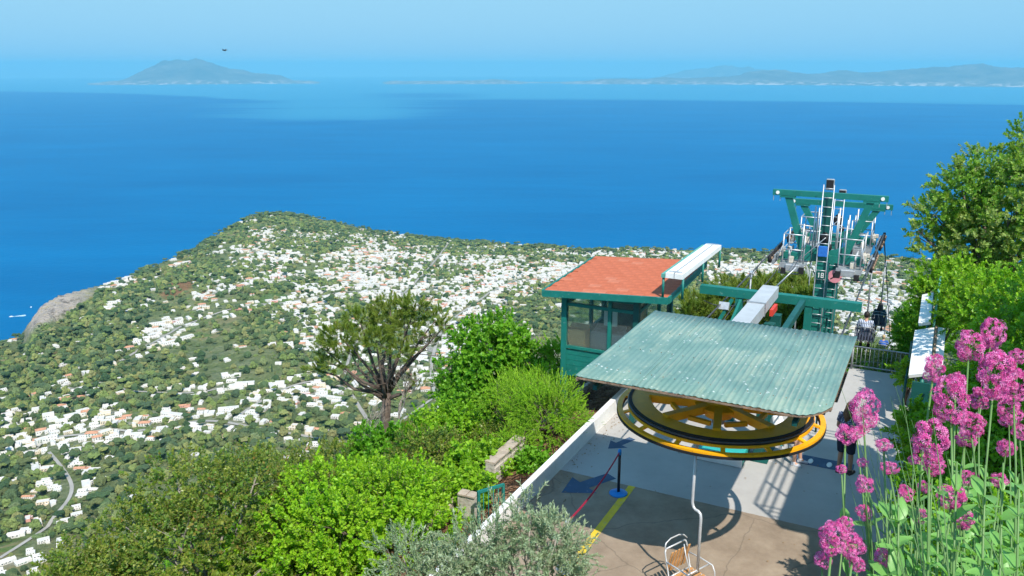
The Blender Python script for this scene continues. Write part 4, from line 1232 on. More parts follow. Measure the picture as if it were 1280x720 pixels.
# carrying frame below the canopy
cf = lemp('wheel_carriage', 0, 0, 0, 'green steel frame that carries the wheel and the canopy', 'steel frame')
for s_ in (-.42, .42):
    b_ = MB(); b_.beam((s_, -.35, 3.28), (s_, 5.9, 3.28), .12, .16); b_.build('carriage_beam', m_green_dk, cf)
b_ = MB(); b_.lathe([(0, 3.5), (.11, 3.5), (.11, 2.6), (0, 2.6)], 20, c=(-.02, -.22, 0)); b_.build('axle', m_steel, cf)
for q_ in ((-1.2, -1.9), (1.2, -1.9)): pass
for s_ in (-1, 1):
    b_ = MB(); b_.beam((s_ * .42, -.3, 3.30), (s_ * 1.5, -1.9, 3.68), .08, .08); b_.build('canopy_bracket', m_green_dk, cf)
    b_ = MB(); b_.beam((s_ * .42, 1.0, 3.35), (s_ * 1.5, 1.3, 3.68), .08, .08); b_.build('canopy_bracket', m_green_dk, cf)
for y_2 in (4.9, 4.15):
    b_ = MB(); b_.beam((0, y_2, 0), (0, y_2, 3.2), .22, .22); b_.box((0, y_2, .012), (.45, .45, .02)); b_.build('post', m_green_dk, cf)
b_ = MB(); b_.beam((-.30, 1.3, 3.50), (-.30, 5.75, 3.50), .36, .26); b_.beam((-.30, 1.2, 3.5), (-.30, 1.3, 3.5), .38, .28)
b_.build('tension_beam', m_grey_paint, cf)
b_ = MB(); b_.beam((-.30, 4.05, 3.505), (-.30, 4.11, 3.505), .40, .30); b_.build('tension_beam_strap', m_steel, cf)
b_ = MB(); b_.beam((.02, 4.1, 3.44), (.02, 4.65, 3.44), .07, .14); b_.build('red_stop', m_red, cf)

# canopy of corrugated sheets
cn = lemp('canopy', 0, 0, 3.9, 'weathered green corrugated canopy over the big wheel', 'canopy')
A0, A1, B0, B1 = -2.46, 1.60, -1.76, 1.91
edges_b = [B0, B0 + .93, B0 + 1.86, B0 + 2.78, B1]
for k_ in range(4):
    x0, x1 = edges_b[k_] - .03, edges_b[k_ + 1] + .03
    amp, pitch = (.003, .09) if k_ == 0 else (.0065, .088)
    nx = 66; ny = 6
    xs = np.linspace(x0, x1, nx)
    V_ = []; 
    for j_ in range(ny + 1):
        yv = A0 + (A1 - A0) * j_ / ny
        for x_ in xs:
            yy = yv
            if k_ == 3:          # cut corner at the near right
                lim = A0 + max(0, (x_ - (B1 - .42)) / .45) ** 2.2 * .5
                yy = lim + (A1 - lim) * j_ / ny
            seam = .010 if (min(x_ - x0, x1 - x_) < .05) else 0
            flat_ = 1.0 if min(x_ - x0, x1 - x_) > .09 else .15
            V_.append((x_, yy, amp * flat_ * math.sin(2 * math.pi * x_ / pitch) + .012 + .0035 * k_ + seam + .006 * math.sin(yv * 2.1 + k_)))
    V_ = np.array(V_)
    i_, j_ = np.meshgrid(np.arange(ny), np.arange(nx - 1), indexing='ij')
    F2 = np.stack([i_ * nx + j_, i_ * nx + j_ + 1, (i_ + 1) * nx + j_ + 1, (i_ + 1) * nx + j_], -1).reshape(-1, 4)
    o = link('sheet', np_mesh('sheet', V_, F2, m_sheet, smooth=True), cn)
    sd = o.modifiers.new('thick', 'SOLIDIFY'); sd.thickness = .006; sd.offset = -1
e_ = MB()
e_.beam((B0, A0 + .01, -.015), (B1 - .45, A0 + .01, -.015), .03, .026)
pc = [(B1 - .45 + .47 * t, A0 + .01 + (t ** 2.2) * .5, -.015) for t in (0, .3, .55, .8, 1)]
for p0, p1 in zip(pc, pc[1:]): e_.beam(p0, p1, .03, .026)
e_.beam((B1, A0 + .5, -.035), (B1, A1, -.035), .04, .05); e_.beam((B0, A0, -.035), (B0, A1, -.035), .04, .05); e_.beam((B0, A1 - .01, -.035), (B1, A1 - .01, -.035), .04, .05)
e_.build('edge_trim', m_rust, cn)
for yy in (-1.9, -.8, .3, 1.3):
    e_ = MB(); e_.beam((B0 + .05, yy, -.09), (B1 - .06, yy, -.09), .06, .09); e_.build('purlin', m_green_dk, cn)
for s_ in (-1.5, 1.5):
    e_ = MB(); e_.beam((s_, A0 + .1, -.17), (s_, A1 - .05, -.17), .07, .07); e_.build('rafter', m_green_dk, cn)

# ------------------------------------------------------------------ crossbeam portal behind the canopy
pt = lemp('crossbeam_portal', 6.0, 0, 0, 'green horizontal crossbeam on posts behind the canopy', 'steel portal')
b_ = MB(); b_.beam((-2.0, 0, 3.30), (1.68, 0, 3.30), .20, .20); b_.build('crossbeam', m_green, pt)
for x_ in (-1.05, .55):
    b_ = MB(); b_.beam((x_, 0, 0), (x_, 0, 3.2), .16, .16); b_.build('post', m_green, pt)
b_ = MB(); b_.beam((-1.2, -.1, 3.15), (-1.9, -1.1, 1.6), .06, .06); b_.build('brace', m_green, pt)
b_ = MB(); b_.beam((-1.0, -.1, 3.15), (-1.15, -1.5, 2.2), .06, .06); b_.build('brace', m_green, pt)
b_ = MB(); b_.box((-1.35, -.25, 3.0), (.24, .10, .18), (R(-25), 0, 0)); b_.build('lamp_box', m_galv, pt)
b_ = MB(); b_.tube([(.28, 0, 3.4), (.28, .0, 2.2)], .02, 6); b_.tube([(-.35, .1, 3.4), (.15, .3, 4.0)], .015, 6); b_.build('conduit', m_galv, pt)
b_ = MB(); b_.tube([(.95, .2, 0), (.95, .2, 2.9), (.60, .2, 2.9)], .025, 6); b_.build('bent_pipe', m_green_dk, pt)

# ------------------------------------------------------------------ lift towers
m_cream_box = mat('cream_box', (.55, .50, .42), .6, .15, 6, .1)
def tower(a, top, gtab, label, num, front):
    t = lemp('lift_tower', a, 0, 0, label, 'lift tower')
    zb_ = -4.5
    m_ = MB(); m_.beam((0, 0, zb_), (0, 0, 3.0), .36, .44); m_.build('mast', m_green, t)
    m_ = MB(); m_.beam((0, .02, 3.0), (0, .02, top - .05), .26, .26); m_.build('upper_mast', m_green_dk, t) if front else None
    # Y arms up to the gantry beam
    for s_ in (-1, 1):
        m_ = MB()
        m_.beam((s_ * .18, 0, 2.95), (s_ * .62, 0, 3.1), .16, .30)
        m_.beam((s_ * .62, 0, 3.0), (s_ * 1.18, 0, top - .12), .14, .20)
        m_.box((s_ * 1.2, 0, top - .12), (.46, .2, .05))
        m_.build('arm', m_green, t)
    m_ = MB(); m_.beam((-1.65, 0, top), (1.65, 0, top), .16, .17); m_.build('gantry_beam', m_green, t)
    for s_ in (-1, 1):
        m_ = MB(); m_.tube([(s_ * 1.5, -.085, top), (s_ * 1.5, -.10, top)], .055, 14); m_.build('end_plate', m_whitep, t)
        m_ = MB(); m_.beam((s_ * 1.62, -.05, top - .02), (s_ * 1.62, -.05, top - .26), .02, .02); m_.beam((s_ * 1.42, -.05, top - .08), (s_ * 1.42, -.05, top - .26), .02, .02); m_.build('hook', m_steel, t)
    # crossarm carrying the sheaves
    m_ = MB(); m_.beam((-1.25, 0, 2.86), (1.25, 0, 2.86), .24, .22); m_.build('crossarm', m_green, t)
    for s_ in (-1, 1):
        # catwalk
        m_ = MB(); m_.box((s_ * .82, -.12, 2.68), (.72, 1.1, .03)); m_.box((s_ * .82, -.68, 2.66), (.72, .03, .16)); m_.build('catwalk', m_galv, t)
        fr_ = MB()
        for (x_, y_2) in ((.5, -.62), (1.12, -.62), (1.12, .5), (.5, .5)):
            fr_.tube([(s_ * x_, y_2, 2.66), (s_ * x_, y_2, 3.62)], .022, 6)
        for z_ in (3.15, 3.62):
            fr_.tube([(s_ * .5, -.62, z_), (s_ * 1.12, -.62, z_), (s_ * 1.12, .5, z_), (s_ * .5, .5, z_)], .02, 6)
        fr_.build('railing', m_galv, t)
        # sheave train along the line
        sh = MB(); sh.beam((s_ * 1.34, -.95, 2.78), (s_ * 1.34, .95, 2.76), .06, .14); sh.beam((s_ * 1.34, -.7, 2.9), (s_ * 1.34, -.1, 2.9), .05, .10); sh.beam((s_ * 1.34, .1, 2.9), (s_ * 1.34, .7, 2.9), .05, .10)
        tr_2 = sh.build('sheave_beam', m_steel, t)
        for y_2 in (-.85, -.5, -.15, .2, .55, .9):
            q_ = MB(); q_.tube([(s_ * 1.40, y_2, 2.88), (s_ * 1.48, y_2, 2.88)], .155, 16); q_.tube([(s_ * 1.36, y_2, 2.88), (s_ * 1.52, y_2, 2.88)], .05, 8, m=1)
            q_.build('sheave', [m_black, m_rust], tr_2)
        m_ = MB(); m_.box((s_ * .52, -.72, 2.55), (.14, .14, .2)); m_.box((s_ * 1.05, -.72, 2.5), (.14, .14, .18)); m_.build('bracket', m_black, t)
        m_ = MB()
        for x_, y_2, z_, d_ in ((1.22, -.55, 2.98, .10), (1.18, -.2, 3.05, .12), (1.24, .25, 3.0, .11), (1.1, .5, 2.95, .13), (.9, -.4, 2.8, .16), (.7, .2, 2.82, .14)): m_.box((s_ * x_, y_2, z_), (d_, d_ * 1.3, d_ * 1.1), bev=.01)
        m_.build('switch_box', m_cream_box, t)
        m_ = MB()
        for y_2 in (-.5, -.3, -.1, .1, .3): m_.tube([(s_ * .95, y_2, 2.7), (s_ * .95, y_2, 3.12)], .02, 6)
        m_.tube([(s_ * .6, -.6, 2.4), (s_ * 1.2, -.6, 2.4), (s_ * 1.3, .4, 2.6)], .02, 6); m_.tube([(s_ * 1.3, -.7, 2.75), (s_ * 1.12, -.62, 3.3)], .015, 6)
        m_.build('rope_catcher', m_steel, t)
        m_ = MB(); m_.box((s_ * .8, -.71, 2.60), (.4, .05, .20), bev=.01); m_.build('guard_plate', m_galv, t)
    # ladder on the near face
    ld = MB()
    for s_ in (-.15, .15): ld.tube([(s_, -.30, -1.5), (s_, -.30, top + (.35 if front else .2))], .018, 6)
    lo_ = ld.build('ladder_rails', m_galv, t)
    k_ = -1.4
    while k_ < top + .3:
        q_ = MB(); q_.tube([(-.15, -.30, k_), (.15, -.30, k_)], .013, 6); q_.build('rung', m_galv, lo_); k_ += .28
    # floodlight on top
    m_ = MB(); m_.box((0 if front else .05, -.05, top + .33), (.24, .10, .34), bev=.02); m_.box((0 if front else .05, -.11, top + .35), (.20, .02, .24), m=1); m_.build('floodlight', [m_steel, m_black], t)
    # upright pipes of the maintenance frame
    m_ = MB()
    for x_, y_2, h_ in ((-.34, -.1, top - .35), (-.30, .15, top - .55), (.36, -.05, top - .35), (.30, .2, top - .5), (-.62, -.2, 3.9), (.62, -.2, 3.95)):
        m_.tube([(x_, y_2, 2.7), (x_, y_2, h_)], .025, 6)
    m_.tube([(-1.05, .0, top - .95), (-.36, -.1, top - .98)], .018, 6); m_.tube([(.36, -.05, top - .95), (1.0, 0, top - 1.0)], .018, 6)
    m_.tube([(-.75, -.5, 2.7), (.0, -.3, 3.5), (.05, -.28, 3.55)], .015, 6)
    m_.build('pipe_frame', m_galv, t)
    m_ = MB(); m_.blob((0, -.05, 3.5), (.16, .14, .2), 12, 8); m_.blob((.12, .0, 3.2), (.1, .1, .12), 10, 6); m_.build('cable_drum', m_black, t)
    if front:
        m_ = MB(); m_.box((0, -.30, 3.12), (.26, .08, .32), bev=.01); m_.build('blue_tarpaulin', mat('blue_cloth', (.02, .16, .55), .7, .15, 6, .3), t)
    if num == 'plate':
        m_ = MB(); m_.box((0, -.325, 2.38), (.24, .015, .22)); pl_ = m_.build('number_plate', m_green_dk, t)
        for x_, txt in ((-.045, '1'), (.055, '8')):
            q_ = MB()
            if txt == '1': q_.box((x_, -.336, 2.38), (.022, .006, .15)); q_.box((x_ - .018, -.336, 2.43), (.022, .006, .018))
            else:
                for dz_ in (-.066, 0, .066): q_.box((x_, -.336, 2.38 + dz_), (.07, .006, .02))
                for dx_ in (-.03, .03): q_.box((x_ + dx_, -.3355, 2.38), (.018, .005, .15))
            q_.build('digit', m_whitep, pl_)
    else:
        m_ = MB(); m_.tube([(.1, -.34, 1.6), (.1, -.355, 1.6)], .23, 24); sg_ = m_.build('round_sign', mat('pink_sign', (.72, .28, .33), .6, .1, 4, 0), t)
        q_ = MB(); q_.box((.1, -.36, 1.6), (.34, .005, .035), (0, R(-38), 0)); q_.blob((.08, -.36, 1.63), (.05, .006, .09), 8, 5); q_.build('sign_symbol', m_black, sg_)
    return t
tower(13.0, 4.80, True, 'front green lift tower with ladder and floodlight', 'plate', True)
tower(16.4, 4.05, True, 'rear green lift tower with a round pink sign', 'sign', False)

# ------------------------------------------------------------------ ropes
m_rope = mat('steel_rope', (.10, .10, .11), .5, .15, 20, 0, metal=.5)
ROPE = 1.44
def rope_z(a):
    # level over the station, sinking beyond the towers
    if a < 16.9: return 3.03
    return 3.03 - (a - 16.9) * .47 - (a - 16.9) ** 2 * .0008
for s_, lb in ((-1, 'uphill haul rope running in over the left sheaves'), (1, 'downhill haul rope running out over the right sheaves')):
    pts = [W(a, s_ * ROPE, rope_z(a)) for a in [0, 6, 12, 16.9, 18, 20, 25, 30, 40, 55, 75, 100]]
    b_ = MB(); b_.tube(pts, .021, 6)
    tag(b_.build('haul_rope', m_rope), lb, 'rope', 'haul ropes of the chairlift')
b_ = MB(); b_.tube([W(-.22 - 1.555 * math.sin(t_), -.02 + 1.555 * math.cos(t_), 2.94) for t_ in np.linspace(0, math.pi, 36)], .016, 6)
tag(b_.build('haul_rope', m_rope), 'haul rope wrapped round the rim of the yellow wheel', 'rope')
# slack control cables
for i_, (p0, p1, sag) in enumerate(((W(5.9, -.6, 3.4), W(12.8, -.4, 3.6), .5), (W(6, -1.9, 3.0), W(12.6, -1.2, 2.6), .6), (W(5.2, -2.3, 1.2), W(13, -1.7, 2.9), .3))):
    b_ = MB(); b_.tube([p0.lerp(p1, t) - Vector((0, 0, sag * 4 * t * (1 - t))) for t in np.linspace(0, 1, 12)], .012, 5)
    tag(b_.build('control_cable', m_rope), ['thin slack cable from crossbeam to tower ladder', 'thin slack cable from crossbeam end to tower catwalk', 'thin cable rising from beside the cabin to the tower'][i_], 'cable', 'slack cables')

# ------------------------------------------------------------------ guide troughs left and right of the line
def trough(a0, a1, b, z0, z1, label, left):
    t = lemp('cable_trough', a0, b, 0, label, 'guide trough')
    L_ = a1 - a0
    for k_, x_ in enumerate((-.105, .105)):
        m_ = MB(); m_.beam((x_, 0, z0), (x_, L_, z1), .195, .12); m_.build('trough_panel', m_whitep, t)
    m_ = MB(); m_.beam((0, 0, z0 + .02), (0, L_, z1 + .02), .02, .11); m_.build('centre_rail', m_steel if left else m_rust, t)
    m_ = MB(); m_.beam((-.26, 0, z0 - .02), (-.26, L_, z1 - .02), .09, .09); m_.build('side_beam', m_green_faded, t)
    for y_2 in (.05, L_ * .5, L_ - .1):
        z_ = z0 + (z1 - z0) * y_2 / L_
        m_ = MB(); m_.tube([(-.26, y_2, 0 if not left else 3.42), (-.26, y_2, z_ - .06)], .03, 6); m_.build('support', m_green, t)
        m_ = MB(); m_.tube([(.2, y_2, 0 if not left else 3.42), (.2, y_2, z_ - .06)], .03, 6); m_.build('support', m_green, t)
    for y_2 in (.12, L_ - .1):
        m_ = MB(); m_.box((0, y_2, z0 + (z1 - z0) * y_2 / L_ + .07), (.3, .05, .04)); m_.build('clamp', m_galv, t)
    return t
trough(4.35, 8.0, -2.22, 3.95, 3.95, 'white guide trough raised beside the orange cabin roof', True)
tt = lemp('side_barrier', 7.1, 3.10, 0, 'tall white barrier panels beside the line under green leaves', 'barrier')
b_ = MB()
def quadpanel(mb, pts, th, m=0):
    P_ = [Vector(p_) for p_ in pts]; nn = (P_[1] - P_[0]).cross(P_[3] - P_[0]).normalized() * th
    mb.add(P_ + [p_ + nn for p_ in P_], [(3, 2, 1, 0), (4, 5, 6, 7), (0, 1, 5, 4), (1, 2, 6, 5), (2, 3, 7, 6), (3, 0, 4, 7)], m)
quadpanel(b_, [(-.28, 0, 1.42), (.16, 0, 1.55), (.16, 2.3, 2.02), (-.28, 2.3, 1.88)], .08); b_.build('panel', m_whitep, tt)
b_ = MB(); quadpanel(b_, [(-.22, 2.35, 2.06), (.05, 2.35, 2.14), (.05, 4.2, 2.48), (-.22, 4.2, 2.38)], .08); b_.build('panel', m_whitep, tt)
b_ = MB(); quadpanel(b_, [(.22, .4, 1.62), (.40, .4, 1.62), (.40, 2.25, 2.05), (.22, 2.25, 2.05)], .08); b_.build('panel', m_whitep, tt)
b_ = MB(); b_.beam((.19, .0, 1.66), (.19, 2.3, 2.12), .05, .06); b_.build('rail', m_rust, tt)
b_ = MB(); quadpanel(b_, [(.10, 2.6, 1.5), (.13, 4.3, 1.9), (.13, 4.3, 3.0), (.10, 2.6, 2.5)], .05); b_.build('green_plate', m_green_faded, tt)
for y_2 in (.1, 1.9, 3.9):
    b_ = MB(); b_.tube([(0, y_2, 0), (0, y_2, 1.4 + .28 * y_2)], .045, 8); b_.build('post', m_green, tt)
b_ = MB(); b_.box((.05, -.06, .72), (.50, .06, 1.3)); b_.build('foot_plate', m_green_dk, tt)

# railings at the far edge of the platform
def railing(name, p0, p1, h, gap, label, mtl):
    p0 = Vector(p0); p1 = Vector(p1); d = p1 - p0; L_ = d.length; a_ = math.atan2(d.y, d.x)
    t = empty(name, p0, a_, label, 'railing')
    m_ = MB(); m_.tube([(0, 0, h), (L_, 0, h)], .022, 6); m_.build('top_rail', mtl, t)
    m_ = MB(); m_.tube([(0, 0, .12), (L_, 0, .12)], .018, 6); m_.build('bottom_rail', mtl, t)
    bm_ = MB(); bm_.tube([(0, 0, .12), (0, 0, h)], .009, 5); bme = bm_.mesh('bar', mtl)
    x_ = gap
    while x_ < L_ - gap / 2: link('bar', bme, t, (x_, 0, 0)); x_ += gap
    pm_ = MB(); pm_.tube([(0, 0, 0), (0, 0, h + .03)], .03, 8); pme = pm_.mesh('post', mtl)
    for k_ in range(int(L_ / 1.5) + 2): link('post', pme, t, (min(L_, k_ * 1.5), 0, 0))
    return t
railing('railing', W(11.3, 1.25), W(11.3, 4.4), .70, .115, 'low grey bar railing across the far end of the platform', m_steel)
railing('railing', W(11.25, 2.75), W(8.2, 2.75), 1.05, .115, 'green bar railing running beside the white barrier', m_green_dk)
railing('railing', W(8.3, -3.9), W(8.3, -1.1), 1.05, .13, 'green bar railing beside the cabin', m_green)
# catch net with blossom beyond the railing
m_net = mat('net_cord', (.30, .36, .34), .7, .2, 10, 0)
nt_m = MB()
def netpt(u, v): return Vector((1.1 + u, 11.5 + .9 * v + .25 * math.sin(u * 1.7), -.25 - 1.5 * v * .9 + .5 * (1 - v) ** 2 * .6 + .12 * math.sin(u * 2.3 + v * 3)))
for k_ in range(0, 31):
    nt_m.tube([netpt(k_ * .12, v) for v in np.linspace(0, 1.6, 8)], .006, 3, cap=False)
for k_ in range(0, 17):
    nt_m.tube([netpt(u, k_ * .1) for u in np.linspace(0, 3.6, 14)], .006, 3, cap=False)
tag(nt_m.build('safety_net', m_net, None, WC, (0, 0, LROT)), 'sagging cord safety net beyond the platform end', 'net')

# ------------------------------------------------------------------ cabin
cb = lemp('cabin', 4.4, -5.5, 0, 'green cabin with a sloping orange shingle roof and big windows', 'cabin')
m_glass, n, l, p = new_mat('window_glass')
p.inputs['Base Color'].default_value = (.75, .85, .82, 1); p.inputs['Roughness'].default_value = .03; p.inputs['Transmission Weight'].default_value = .95; p.inputs['IOR'].default_value = 1.15
p.inputs['Specular IOR Level'].default_value = .8
m_orange = [mat('orange_shingle', c_, .85, .18, 5, .3, 60) for c_ in ((.47, .125, .058), (.48, .13, .062), (.46, .12, .055), (.51, .165, .09))]
# local frame: x across (b), y along (a); roof corners P1(0,0,3.2) P2(3.1,.15,3.4) P3(0,3.35,3.36)
def rz_(x, y): return 3.2 + .2 * x / 3.1 + .16 * y / 3.35
RW, RL = 3.12, 3.4
b_ = MB()
b_.add([(0, 0, rz_(0, 0)), (RW, 0, rz_(RW, 0)), (RW, RL, rz_(RW, RL)), (0, RL, rz_(0, RL)), (0, 0, rz_(0, 0) - .05), (RW, 0, rz_(RW, 0) - .05), (RW, RL, rz_(RW, RL) - .05), (0, RL, rz_(0, RL) - .05)],
       [(0, 1, 2, 3), (7, 6, 5, 4), (0, 4, 5, 1), (1, 5, 6, 2), (2, 6, 7, 3), (3, 7, 4, 0)])
rfo = b_.build('roof', m_orange[2], cb)
sh_me = []
for mtl in m_orange:
    q_ = MB(); q_.box((0, 0, .008), (.315, .235, .012), (R(1.5), 0, 0)); sh_me.append(q_.mesh('shingle', mtl))
r_ = random.Random(3)
tx_ = math.atan(.16 / 3.35); ty_ = -math.atan(.2 / 3.1)
ny_ = 15
for j_ in range(ny_):
    for i_ in range(10):
        off = .16 if j_ % 2 else 0
        x_ = .16 + i_ * .317 + off - (.16 if off else 0) * 0
        if x_ > RW - .12: x_ = RW - .12
        y_2 = .13 + j_ * (RL - .2) / (ny_ - 1)
        k_ = 3 if r_.random() < .07 else r_.choice((0, 0, 0, 1, 1, 2))
        link('shingle', sh_me[k_], rfo, (x_, y_2, rz_(x_, y_2) + .004 + .0006 * ((i_ * 7 + j_ * 3) % 5)), (tx_, ty_, 0))
b_ = MB()
def fas(p0, p1): b_.beam((p0[0], p0[1], rz_(*p0) - .06), (p1[0], p1[1], rz_(*p1) - .06), .05, .16)
fas((-.04, -.03), (RW + .04, -.03)); fas((RW + .04, 0), (RW + .04, RL)); fas((-.04, 0), (-.04, RL)); fas((-.04, RL + .03), (RW + .04, RL + .03))
b_.build('fascia', m_green, cb)
# body: x .35..2.55, y .35..3.1, floor at -.3
X0, X1, Y0, Y1 = .42, 2.30, .35, 3.15
zt = 3.12
pos_ = MB(); 
for (x_, y_2) in ((X0, Y0), (X1, Y0), (X0, Y1), (X1, Y1)):
    q_ = MB(); q_.beam((x_, y_2, -1.2), (x_, y_2, rz_(x_, y_2) - .06), .14, .14); q_.build('corner_post', m_green_dk if x_ == X1 else m_green, cb)
for (p0, p1) in (((X0 + .07, Y0), (X1 - .07, Y0)), ((X1, Y0 + .07), (X1, Y1 - .07)), ((X0, Y0 + .07), (X0, Y1 - .07)), ((X0 + .07, Y1), (X1 - .07, Y1))):
    front = p0[1] == Y0 and p1[1] == Y0
    z_ = .95; 
    while z_ < 1.60:
        q_ = MB(); q_.beam((p0[0], p0[1], z_ + .07), (p1[0], p1[1], z_ + .07), .035, .135); o = q_.build('board', m_green, cb); z_ += .142
    q_ = MB(); q_.beam((p0[0], p0[1], 1.72), (p1[0], p1[1], 1.72), .10, .07); q_.build('sill', m_green, cb)
    q_ = MB(); q_.beam((p0[0], p0[1], 2.84), (p1[0], p1[1], 2.84), .08, .08); q_.build('transom', m_green, cb)
    q_ = MB(); q_.beam((p0[0], p0[1], 3.07), (p1[0], p1[1], 3.10), .08, .10); q_.build('head_rail', m_green, cb)
    k_ = 2
    for i_ in range(k_):
        t0, t1 = (0, .62) if i_ == 0 else (.68, 1)
        a_ = Vector((*p0, 0)).lerp(Vector((*p1, 0)), t0); c_ = Vector((*p0, 0)).lerp(Vector((*p1, 0)), t1)
        for z0_, z1_ in ((1.755, 2.80), (2.88, 3.02)):
            q_ = MB(); q_.beam((a_.x, a_.y, (z0_ + z1_) / 2), (c_.x, c_.y, (z0_ + z1_) / 2), .012, z1_ - z0_ - .0); q_.build('pane', m_glass, cb)
    mp_ = Vector((*p0, 0)).lerp(Vector((*p1, 0)), .65)
    q_ = MB(); q_.beam((mp_.x, mp_.y, 1.75), (mp_.x, mp_.y, 3.03), .09, .09); q_.build('mullion', m_green, cb)
m_in = mat('cabin_interior', (.16, .15, .12), .8, .3, 3, 0)
q_ = MB(); q_.box(((X0 + X1) / 2, (Y0 + Y1) / 2, .85), (X1 - X0 - .2, Y1 - Y0 - .2, .06)); q_.build('floor', m_in, cb)
q_ = MB(); q_.box(((X0 + X1) / 2 - .2, Y1 - .12, 1.9), (X1 - X0 - 1.0, .05, 1.7)); q_.build('inner_wall', m_in, cb)
# things inside the cabin
cd_ = mat('cardboard', (.45, .30, .15), .8, .2, 4, .1)
t = lemp('control_desk', 5.6, -4.2, .88, 'grey control desk standing inside the cabin window', 'desk')
q_ = MB(); q_.box((0, 0, .55), (.85, .5, 1.1), bev=.02); q_.build('cabinet', m_grey_paint, t)
q_ = MB(); q_.box((0, .05, 1.14), (.8, .4, .05), (R(20), 0, 0), bev=.01); q_.build('sloping_panel', m_steel, t)
t = lemp('cardboard_box', 5.1, -4.85, .88, 'brown cardboard box stacked behind the left cabin pane', 'box')
q_ = MB(); q_.box((0, 0, .62), (.5, .35, 1.24), bev=.01); q_.build('carton', cd_, t)
q_ = MB(); q_.box((0, -.09, 1.27), (.5, .17, .012), (R(-30), 0, 0)); q_.box((0, .09, 1.27), (.5, .17, .012), (R(35), 0, 0)); q_.build('flap', cd_, t)
t = lemp('monitor', 5.55, -4.15, 2.06, 'pale monitor on the control desk inside the cabin', 'monitor')
q_ = MB(); q_.box((0, 0, .3), (.36, .05, .42), bev=.01); q_.build('screen', m_whitep, t); q_ = MB(); q_.tube([(0, 0, 0), (0, 0, .12)], .03, 8); q_.build('stand', m_black, t)

# ------------------------------------------------------------------ rope barrier
def stanchion(a, b, label, mb, mp__, h=1.0):
    t = lemp('barrier_post', a, b, 0, label, 'barrier post')
    q_ = MB(); q_.lathe([(0, .0), (.19, .0), (.19, .018), (.17, .032), (.04, .05), (0, .05)], 28); q_.build('base', mb, t)
    q_ = MB(); q_.tube([(0, 0, .05), (0, 0, h - .12)], .03, 12); q_.build('pole', mp__, t)
    q_ = MB(); q_.tube([(0, 0, h - .12), (0, 0, h - .02)], .038, 12); q_.lathe([(.038, h - .02), (.03, h), (0, h + .005)], 12); q_.build('belt_head', mb if mb is m_blueM2 else m_galv, t)
    return t
m_blueM2 = mat('blue_enamel', (.01, .22, .62), .35, .08, 4, 0)
m_silver = mat('silver_pole', (.5, .5, .52), .3, .08, 6, 0, metal=.8)
stanchion(1.17, -2.27, 'black barrier post on a round blue base', m_blueM2, mat('black_pole', (.02, .02, .025), .35, .1, 4, 0))
stanchion(-1.82, -2.15, 'silver barrier post half hidden by the olive tree', m_silver, m_silver)
m_belt = mat('crimson_belt', (.42, .015, .07), .7, .15, 20, .1)
p0, p1 = W(1.13, -2.27, .93), W(-1.78, -2.15, .93)
q_ = MB(); pts = [p0.lerp(p1, t) - Vector((0, 0, .10 * 4 * t * (1 - t))) for t in np.linspace(0, 1, 11)]
for a_, c_ in zip(pts, pts[1:]): q_.beam(a_, c_, .006, .05)
tag(q_.build('barrier_belt', m_belt), 'crimson belt stretched between the two barrier posts', 'belt')

